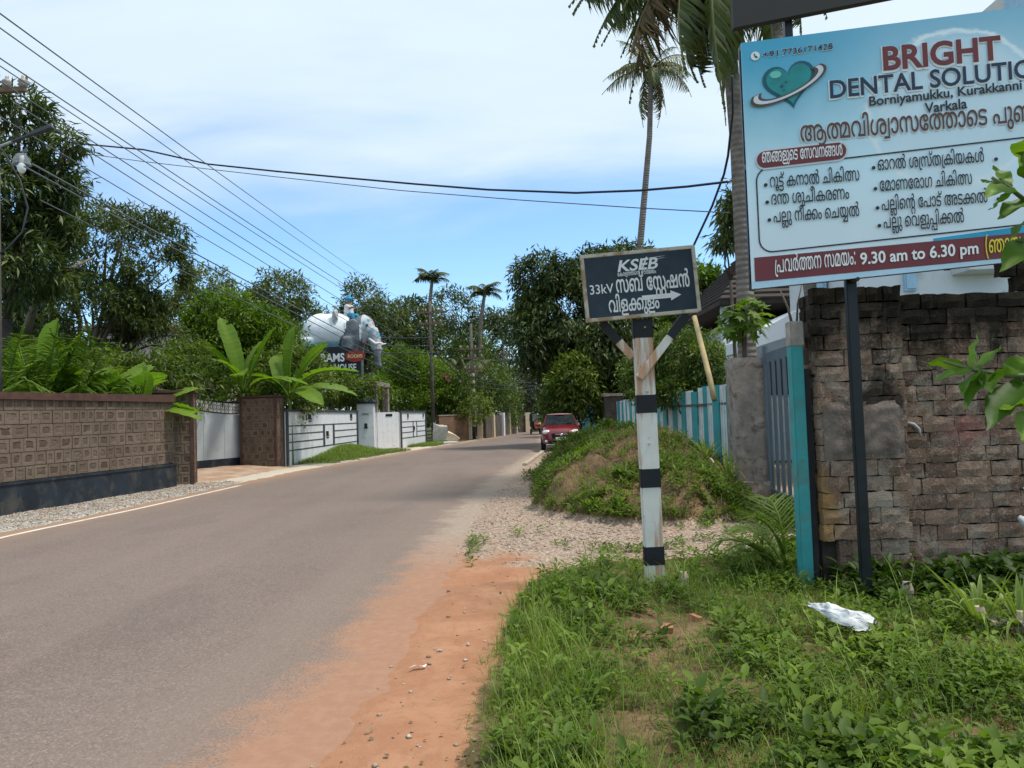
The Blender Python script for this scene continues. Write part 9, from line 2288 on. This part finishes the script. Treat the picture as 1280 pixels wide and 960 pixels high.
def d_weed(x, y):
    g = grass_in(x, y)
    n_ = fbm(x * 1.6, y * 1.6, 51)
    hump = np.exp(-(((x - .55) / .5) ** 2 + ((y - 6.1) / .8) ** 2)) * 1.1
    right_ = sstep(1.0, 1.7, x) * .9
    return np.clip((sstep(.40, .56, n_) * .9 + .06 + hump + right_ * .42) * sstep(.05, .25, g), 0, 1) * (1 - .97 * bare(x, y)) * (1 - .75 * np.exp(-((x - .12) / .28) ** 2) * (y < 5.9)) * (1 - .85 * np.exp(-(((x - 3.3) / .45) ** 2 + ((y - 4.7) / .45) ** 2))) * infront(x, y)
pts = scatter(r2, 11500, -.1, 4.6, 2.4, 8.2, d_weed)
big_ = pts[fbm(pts[:, 0] * 1.3, pts[:, 1] * 1.3, 57) > .56][::3]
parts = [weed_np(r2, big_, r2.uniform(.06, .17, len(big_)), 8, .068, .036), weed_np(r2, pts, r2.uniform(.03, .13, len(pts)) + .07 * np.exp(-(((pts[:, 0] - .45) / .4) ** 2 + ((pts[:, 1] - 5.9) / .6) ** 2)), 9, .042, .021)]
V, Fc, t_ = merge(parts)
wd = link('verge_weeds', np_mesh('verge_weeds', V, Fc, ML_weed, t_)); wd['kind'] = 'stuff'
# taller broad-leaved weeds along the foot of the brick wall
def d_wall(x, y): return (np.exp(-((y - 6.3) / .33) ** 2) * sstep(2.55, 2.9, x) + .22 * np.exp(-((y - 5.6) / .4) ** 2) * sstep(2.2, 3, x)) * (y < 6.52) * (1 - .9 * np.exp(-(((x - 3.45) / .35) ** 2 + ((y - 5.0) / .5) ** 2)))
pts = scatter(r2, 2100, 2.3, 5.4, 4.4, 6.55, d_wall)
V, Fc, t_ = weed_np(r2, pts, r2.uniform(.06, .27, len(pts)) * np.clip((pts[:, 1] - 4.6) / 1.6, .35, 1), 10, .085, .048)
wd = link('wall_weeds', np_mesh('wall_weeds', V, Fc, ML_weed2, t_)); wd['kind'] = 'stuff'

# mound cover: leafy creepers, with dry grass on its right flank
r3 = rng(303)
def m_on(x, y): return sstep(.015, .10, mound_h(x, y))
pts = scatter(r3, 900, -.6, 3.2, 7.9, 10.4, lambda x, y: sstep(.55, .68, fbm(x * 1.9, y * 1.9, 83)) * (mound_h(x, y) < .05) * (x > xr(y) + .2))
V, Fc, t_ = weed_np(r3, pts, r3.uniform(.02, .07, len(pts)), 7, .05, .022)
mw = link('gravel_weeds', np_mesh('gravel_weeds', V, Fc, ML_weed, t_)); mw['kind'] = 'stuff'
def d_m(x, y):
    n_ = fbm(x * 1.5, y * 1.5, 61)
    bare_ = np.exp(-(((x - .98) / .40) ** 2 + ((y - 11.9) / .9) ** 2)) * 1.1 + .65 * np.exp(-(((x - .75) / .35) ** 2 + ((y - 13.6) / .8) ** 2)) + .5 * np.exp(-(((x - 1.9) / .5) ** 2 + ((y - 13.9) / .5) ** 2)) + .6 * np.exp(-(((x - 2.6) / .5) ** 2 + ((y - 12.6) / .9) ** 2))
    return m_on(x, y) * np.clip(sstep(.36, .52, n_) + .10, 0, 1) * np.clip(1 - bare_, .04, 1)
pts = scatter(r3, 15000, -.2, 4.2, 9.6, 22, d_m)
V, Fc, t_ = weed_np(r3, pts, r3.uniform(.03, .15, len(pts)), 8, .065, .028, LEAF2)
mw = link('mound_creepers', np_mesh('mound_creepers', V, Fc, ML_weed, t_)); mw['kind'] = 'stuff'
pts = scatter(r3, 24000, -.2, 4.0, 9.7, 20, lambda x, y: m_on(x, y) * np.clip(np.exp(-(((x - 2.6) / .8) ** 2 + ((y - 13.0) / 1.5) ** 2)) * 1.1 + .16, 0, 1))
V, Fc, t_ = blades(r3, pts, r3.uniform(.10, .30, len(pts)), r3.uniform(.006, .011, len(pts)), .8)
mw = link('mound_dry_grass', np_mesh('mound_dry_grass', V, Fc, ML_dry, t_)); mw['kind'] = 'stuff'
pts = scatter(r3, 14000, -.3, 4.3, 9.6, 20, lambda x, y: m_on(x, y) * np.clip(.15 + .8 * np.exp(-(((x - .4) / .4) ** 2 + ((y - 11.6) / 1.5) ** 2)) + .6 * np.exp(-(((x - 3.3) / .5) ** 2 + ((y - 11.5) / 1) ** 2)), 0, 1))
V, Fc, t_ = blades(r3, pts, r3.uniform(.08, .22, len(pts)), r3.uniform(.006, .010, len(pts)), .6)
mw = link('mound_grass', np_mesh('mound_grass', V, Fc, ML_grass, t_)); mw['kind'] = 'stuff'
# weeds behind the drive by the gate and the teal post
pts = scatter(r3, 2600, 2.2, 4.4, 7.2, 11.8, lambda x, y: (sstep(.42, .55, fbm(x * 1.4, y * 1.4, 71)) * sstep(2.3, 2.9, x) * .9 + sstep(2.9, 3.4, x) * (y > 9.3)) * (x < 4.25 - .0 * y))
V, Fc, t_ = weed_np(r3, pts, r3.uniform(.04, .2, len(pts)), 9, .06, .03)
mw = link('drive_weeds', np_mesh('drive_weeds', V, Fc, ML_weed, t_)); mw['kind'] = 'stuff'
# grass strip under the white wall
def left_pts(r, n, x0, x1, y0, y1, dens):
    x, y = r.uniform(x0, x1, n), r.uniform(y0, y1, n)
    k = r.random(n) < dens(x, y); x, y = x[k], y[k]
    return np.stack([x, y, left_z(x, y)], 1)
pts = left_pts(r3, 26000, -8.3, -5.2, 27, 37.8, lambda x, y: sstep(.25, .7, xl(y) - x) * sstep(27.2, 29, y) * (1 - sstep(37, 38, y)))
a_ = blades(r3, pts, r3.uniform(.06, .20, len(pts)), r3.uniform(.010, .018, len(pts)), .6)
pts = left_pts(r3, 9000, -6.3, -4.2, 41, 46.5, lambda x, y: sstep(.2, .5, xl(y) - x))
b_ = blades(r3, pts, r3.uniform(.06, .22, len(pts)), r3.uniform(.014, .022, len(pts)), .6)
V, Fc, t_ = merge([a_, b_]); mw = link('roadside_grass', np_mesh('roadside_grass', V, Fc, ML_grass, t_)); mw['kind'] = 'stuff'

# loose gravel on the drive and the left shoulder
PEB = (np.array([(.5, .1, 0), (-.1, .5, .05), (-.5, -.1, 0), (.1, -.5, -.03), (.05, .0, .36), (0, 0, -.3)]), np.array([(0, 1, 4), (1, 2, 4), (2, 3, 4), (3, 0, 4), (1, 0, 5), (2, 1, 5), (3, 2, 5), (0, 3, 5)]))
t = NT('gravel_stone')
M_grav = t.pbr(t.ramp(t.attr('tint'), [(0, (.18, .12, .085)), (.4, (.34, .25, .19)), (.75, (.45, .36, .285)), (1, (.58, .52, .45))]), .9, spec=.2)
r4 = rng(404)
def pebbles(pts, s0, s1):
    n = len(pts); s = s0 + (s1 - s0) * r4.random(n) ** 2.2
    M = frames(rand_dirs(r4, n) * np.array([1, 1, .25]) + 1e-3, np.tile([0, 0, 1.0], (n, 1)) + rand_dirs(r4, n) * .4) * np.stack([s, s * r4.uniform(.7, 1.3, n), s * r4.uniform(.6, 1.1, n)], 1)[:, None, :]
    pts = pts + np.stack([0 * s, 0 * s, s * .12], 1)
    return inst(PEB[0], PEB[1], M, pts, np.clip(r4.normal(.5, .25, n), 0, 1))
def d_gr(x, y):
    v, g, d = masks(x, y)
    return np.clip(g * (.15 + .85 * sstep(.38, .60, fbm(x * 2.2, y * 1.6, 81))) + d * .02, 0, 1) * (x < 3.4)
a_ = pebbles(scatter(r4, 44000, -1.0, 3.6, 3, 17, d_gr), .006, .045)
pts = left_pts(r4, 16000, -10.2, -7.4, 9, 26, lambda x, y: sstep(.0, .35, xl(y) - x) * (x > np.interp(y, [8, 19.55], [-10.6, -8.9])) * (1 - sstep(20.2, 21, y)))
b_ = pebbles(pts, .02, .05)
# grit strewn over the edges of the asphalt
x = r4.uniform(-.9, .35, 5200); y = 1 / r4.uniform(1 / 16, 1 / 3.0, 5200)
x = xr(y) - np.abs(r4.normal(0, .28, 5200)); pts = np.stack([x, y, 0 * x + .002], 1)
c_ = pebbles(pts, .003, .009)
V, Fc, t_ = merge([a_, b_]); gv = link('loose_gravel', np_mesh('loose_gravel', V, Fc, M_grav, t_)); gv['kind'] = 'stuff'
# fallen dry leaves on the red earth and the verge
pts = scatter(r4, 300, -.9, 3.5, 2.6, 10, lambda x, y: np.full_like(x, .9) * (x > xr(y)))
n_ = len(pts); pts[:, 2] += .012
M = frames(rand_dirs(r4, n_) * np.array([1, 1, .15]), np.tile([0, 0, 1.0], (n_, 1)) + rand_dirs(r4, n_) * .5) * (r4.uniform(.012, .035, n_))[:, None, None]
V, Fc, t_ = inst(LEAF4[0] * np.array([.9, 1, 1]), LEAF4[1], M, pts, np.clip(r4.normal(.35, .25, n_), 0, 1))
fl_ = link('leaf_litter', np_mesh('leaf_litter', V, Fc, ML_dry, t_)); fl_['kind'] = 'stuff'

# ------------------------------------------------------------------ single plants on the verge
FP = frond_mesh('frond', 1.6, 1.0, .62, 22, .36, .013, 15, .15, ML_weed, .5, .22)
FP2 = frond_mesh('frond', 1.45, .9, .66, 22, .34, .013, 16, .2, ML_grass, .5, .22)
sp = P(985, 715, 7.15); o = empty('palm_seedling', (sp.x, sp.y, float(verge_z(np.array([sp.x]), np.array([sp.y]))[0]))); tag(o, 'palm seedling with arching fronds between the sign post and the teal post', 'palm seedling')
for k, (az, pit, sc_) in enumerate(((178, -.12, .95), (195, .1, .9), (210, -.2, .8), (160, -.05, .75), (235, .2, .8), (120, .25, .9), (95, .5, 1.0), (150, .35, .85), (200, .4, .9), (280, .1, .7))):
    f = link('frond', (FP, FP2)[k % 2], o)
    f.matrix_local = Matrix.Rotation(R_(az), 4, 'Z') @ Matrix.Rotation(-pit, 4, 'Y') @ Matrix.Scale(sc_, 4)
def strap_plant(label, base, n, L, w, seed, dry=4, group=None):
    r = random.Random(seed)
    o = empty('strap_leaved_plant', base); tag(o, label, 'plant', group)
    mb = MB()
    for k in range(n):
        az = 2 * pi * k / n + r.uniform(-.4, .4); e = r.uniform(.9, 1.45); dr = r.uniform(.15, .8); l = L * r.uniform(.65, 1.1)
        V, Fc, T = [], [], []
        for q in range(9):
            s = q / 8
            x, z = l * s * cos(e), l * (s * sin(e) - dr * s ** 2.2)
            ww = w * (.75 + .5 * s * (1 - s) * 2) * (1 - s ** 3) + .001
            for j in (-1, 0, 1):
                V.append((x * cos(az) - j * ww / 2 * sin(az), x * sin(az) + j * ww / 2 * cos(az), z + (abs(j)) * ww * .18))
                T.append(min(1, max(0, .5 + r.uniform(-.1, .1) + (.3 if j else -.1))))
        for q in range(8):
            for j in (0, 1):
                a = q * 3 + j; Fc.append((a, a + 1, a + 4, a + 3))
        n0 = len(mb.v); mb.add(V, Fc); mb.t[n0:] = T
    mb.build('leaves', ML_strap, o, smooth=True)
    mb = MB()
    for k in range(dry):
        az = r.uniform(0, 6.3); l = L * .35
        V, Fc = [], []
        for q in range(5):
            s = q / 4; x, z = l * s * .75, .10 + l * (.35 * s - .7 * s * s)
            ww = .035 * (1 - s * .8)
            for j in (-1, 1): V.append((x * cos(az) - j * ww * sin(az), x * sin(az) + j * ww * cos(az), z + r.uniform(-.006, .006)))
        for q in range(4): Fc.append((2 * q, 2 * q + 1, 2 * q + 3, 2 * q + 2))
        mb.add(V, Fc)
    mb.lathe((0, 0, 0), [(.02, -.02), (.045, .03), (.05, .10), (.03, .16)], 9)
    mb.build('dry_leaf_base', plain('dry_leaf_sheath', (.46, .36, .28), .85, .25, 14) if 'dry_leaf_sheath' not in bpy.data.materials else bpy.data.materials['dry_leaf_sheath'], o)
    return o
def onv(px, py, Y):
    q = P(px, py, Y); return (q.x, q.y, float(verge_z(np.array([q.x]), np.array([q.y]))[0]))
strap_plant('strap-leaved plant with a dry papery base in front of the brick wall', onv(1226, 800, 5.05), 17, .72, .036, 1)
strap_plant('strap-leaved plant at the right picture edge in front of the brick wall', onv(1278, 805, 4.9), 18, .76, .038, 2)
strap_plant('tuft of long arching grass-like leaves at the foot of the concrete pillar', onv(912, 625, 12.1), 34, .95, .028, 3, 2)
strap_plant('grass-like tuft on the right shoulder of the mound', onv(884, 585, 12.6), 30, .80, .026, 4, 2)
o = strap_plant('thin tuft of arching blades beside the foot of the black and white post', onv(855, 735, 6.75), 12, .48, .014, 6, 0)
o = strap_plant('thin tuft of arching blades at the foot of the black billboard pole', onv(1135, 755, 5.95), 9, .60, .014, 7, 0)

# shrub leaning in from the right edge, close to the camera
sh = empty('leafy_shrub', (2.28, 2.75, 0)); tag(sh, 'large-leaved green shrub leaning in from the right picture edge, close to the camera', 'shrub')
mb = MB(); base = Vector((2.28, 2.75, 0))
twigs = [[P(1390, 960, 2.8), P(1345, 560, 2.75), P(1300, 468, 2.65), P(1262, 470, 2.62), P(1215, 462, 2.6), P(1180, 452, 2.58)],
         [P(1345, 560, 2.75), P(1335, 400, 2.7), P(1300, 265, 2.6), P(1262, 235, 2.55), P(1240, 222, 2.55)],
         [P(1300, 265, 2.6), P(1285, 225, 2.5), P(1278, 190, 2.48)], [P(1335, 400, 2.7), P(1298, 310, 2.6), P(1272, 300, 2.58)],
         [P(1345, 560, 2.75), P(1310, 530, 2.6), P(1285, 505, 2.5)]]
for tw in twigs: mb.tube([p - base for p in tw], [.014 * (1 - .75 * k / len(tw)) for k in range(len(tw))], 6)
mb.build('stem', plain('green_twig', (.10, .13, .045), .6, .2, 8), sh, smooth=True)
mb = MB(); r = random.Random(31)
def big_leaf(a, b, w, tint, roll=0.0):
    """leaf from a to b (world points) with a folded midrib and drooping tip"""
    a, b = a - base, b - base
    d = b - a; L = d.length; d.normalize()
    x = d.cross(Vector((0, 0, 1))); x = x.normalized() if x.length > .05 else Vector((1, 0, 0))
    x = (Matrix.Rotation(roll, 3, d) @ x); nz_ = x.cross(d)
    V, Fc, T = [], [], []
    N = 8
    for k in range(N + 1):
        s = k / N
        ww = w * math.sin(min(1, s * 1.08 + .02) * pi) ** .75 * (1.15 - .45 * s) + .001
        c = a + d * (L * s) - Vector((0, 0, .10 * L * s * s)) 
        for j in (-1, -.5, 0, .5, 1):
            V.append(c + x * (ww * j * .5) + nz_ * (abs(j) * ww * .16 + .006 * sin(s * 14 + j)))
            T.append(min(1, max(0, tint + (.16 if j == 0 else 0) + r.uniform(-.05, .05))))
    for k in range(N):
        for j in range(4):
            q = k * 5 + j; Fc.append((q, q + 1, q + 6, q + 5))
    n0 = len(mb.v); mb.add(V, Fc); mb.t[n0:] = T
def leafpx(x0, y0, x1, y1, w, Y0, Y1, tint, roll=0.0): big_leaf(P(x0, y0, Y0), P(x1, y1, Y1), w * 1.3, tint, roll)
for q in ((1262, 235, 1228, 240, .055, 2.55, 2.45, .75), (1262, 232, 1240, 204, .05, 2.55, 2.6, .7), (1265, 235, 1225, 222, .045, 2.55, 2.62, .6), (1282, 215, 1262, 178, .07, 2.5, 2.5, .72),
          (1285, 225, 1310, 195, .09, 2.5, 2.4, .6), (1270, 240, 1236, 258, .05, 2.55, 2.5, .65), (1290, 250, 1246, 268, .07, 2.58, 2.5, .5), (1300, 265, 1262, 290, .07, 2.6, 2.45, .45),
          (1298, 300, 1248, 330, .085, 2.6, 2.45, .5), (1290, 290, 1300, 340, .08, 2.6, 2.5, .4), (1300, 240, 1330, 270, .1, 2.5, 2.5, .5), (1278, 195, 1290, 165, .07, 2.48, 2.4, .7),
          (1218, 462, 1222, 412, .075, 2.6, 2.6, .72), (1225, 463, 1252, 425, .06, 2.6, 2.7, .55), (1205, 460, 1152, 448, .045, 2.6, 2.62, .62), (1215, 462, 1166, 468, .035, 2.6, 2.5, .55), (1225, 465, 1200, 488, .06, 2.6, 2.5, .6),
          (1230, 466, 1204, 506, .045, 2.6, 2.5, .4), (1235, 468, 1238, 488, .05, 2.6, 2.5, .5), (1262, 470, 1225, 476, .07, 2.62, 2.55, .66), (1262, 470, 1290, 440, .08, 2.62, 2.6, .6),
          (1280, 478, 1232, 528, .10, 2.6, 2.45, .18), (1290, 505, 1254, 508, .11, 2.5, 2.45, .75), (1300, 520, 1275, 545, .09, 2.5, 2.4, .7), (1275, 472, 1262, 515, .06, 2.6, 2.6, .3), (1300, 468, 1322, 430, .1, 2.65, 2.6, .5)):
    leafpx(*q, roll=r.uniform(-.7, .7))
mb.build('leaves', ML_shrub, sh, smooth=True)
# small red flower among the mound weeds
q = onv(880, 572, 13.4)
o = empty('red_flower', q); tag(o, 'small red flower among the weeds on the right of the mound', 'flower')
mb = MB()
for k in range(6):
    a = 2 * pi * k / 6
    mb.add([(0, 0, .22), (.05 * cos(a - .4), .05 * sin(a - .4), .25), (.10 * cos(a), .10 * sin(a), .23), (.05 * cos(a + .4), .05 * sin(a + .4), .25)], [(0, 1, 2, 3)])
mb.build('petals', plain('red_petal', (.32, .02, .03), .6), o)
mb = MB(); mb.tube([(0, 0, -.02), (0, 0, .22)], .006, 5); mb.build('stem', ML_weed, o)
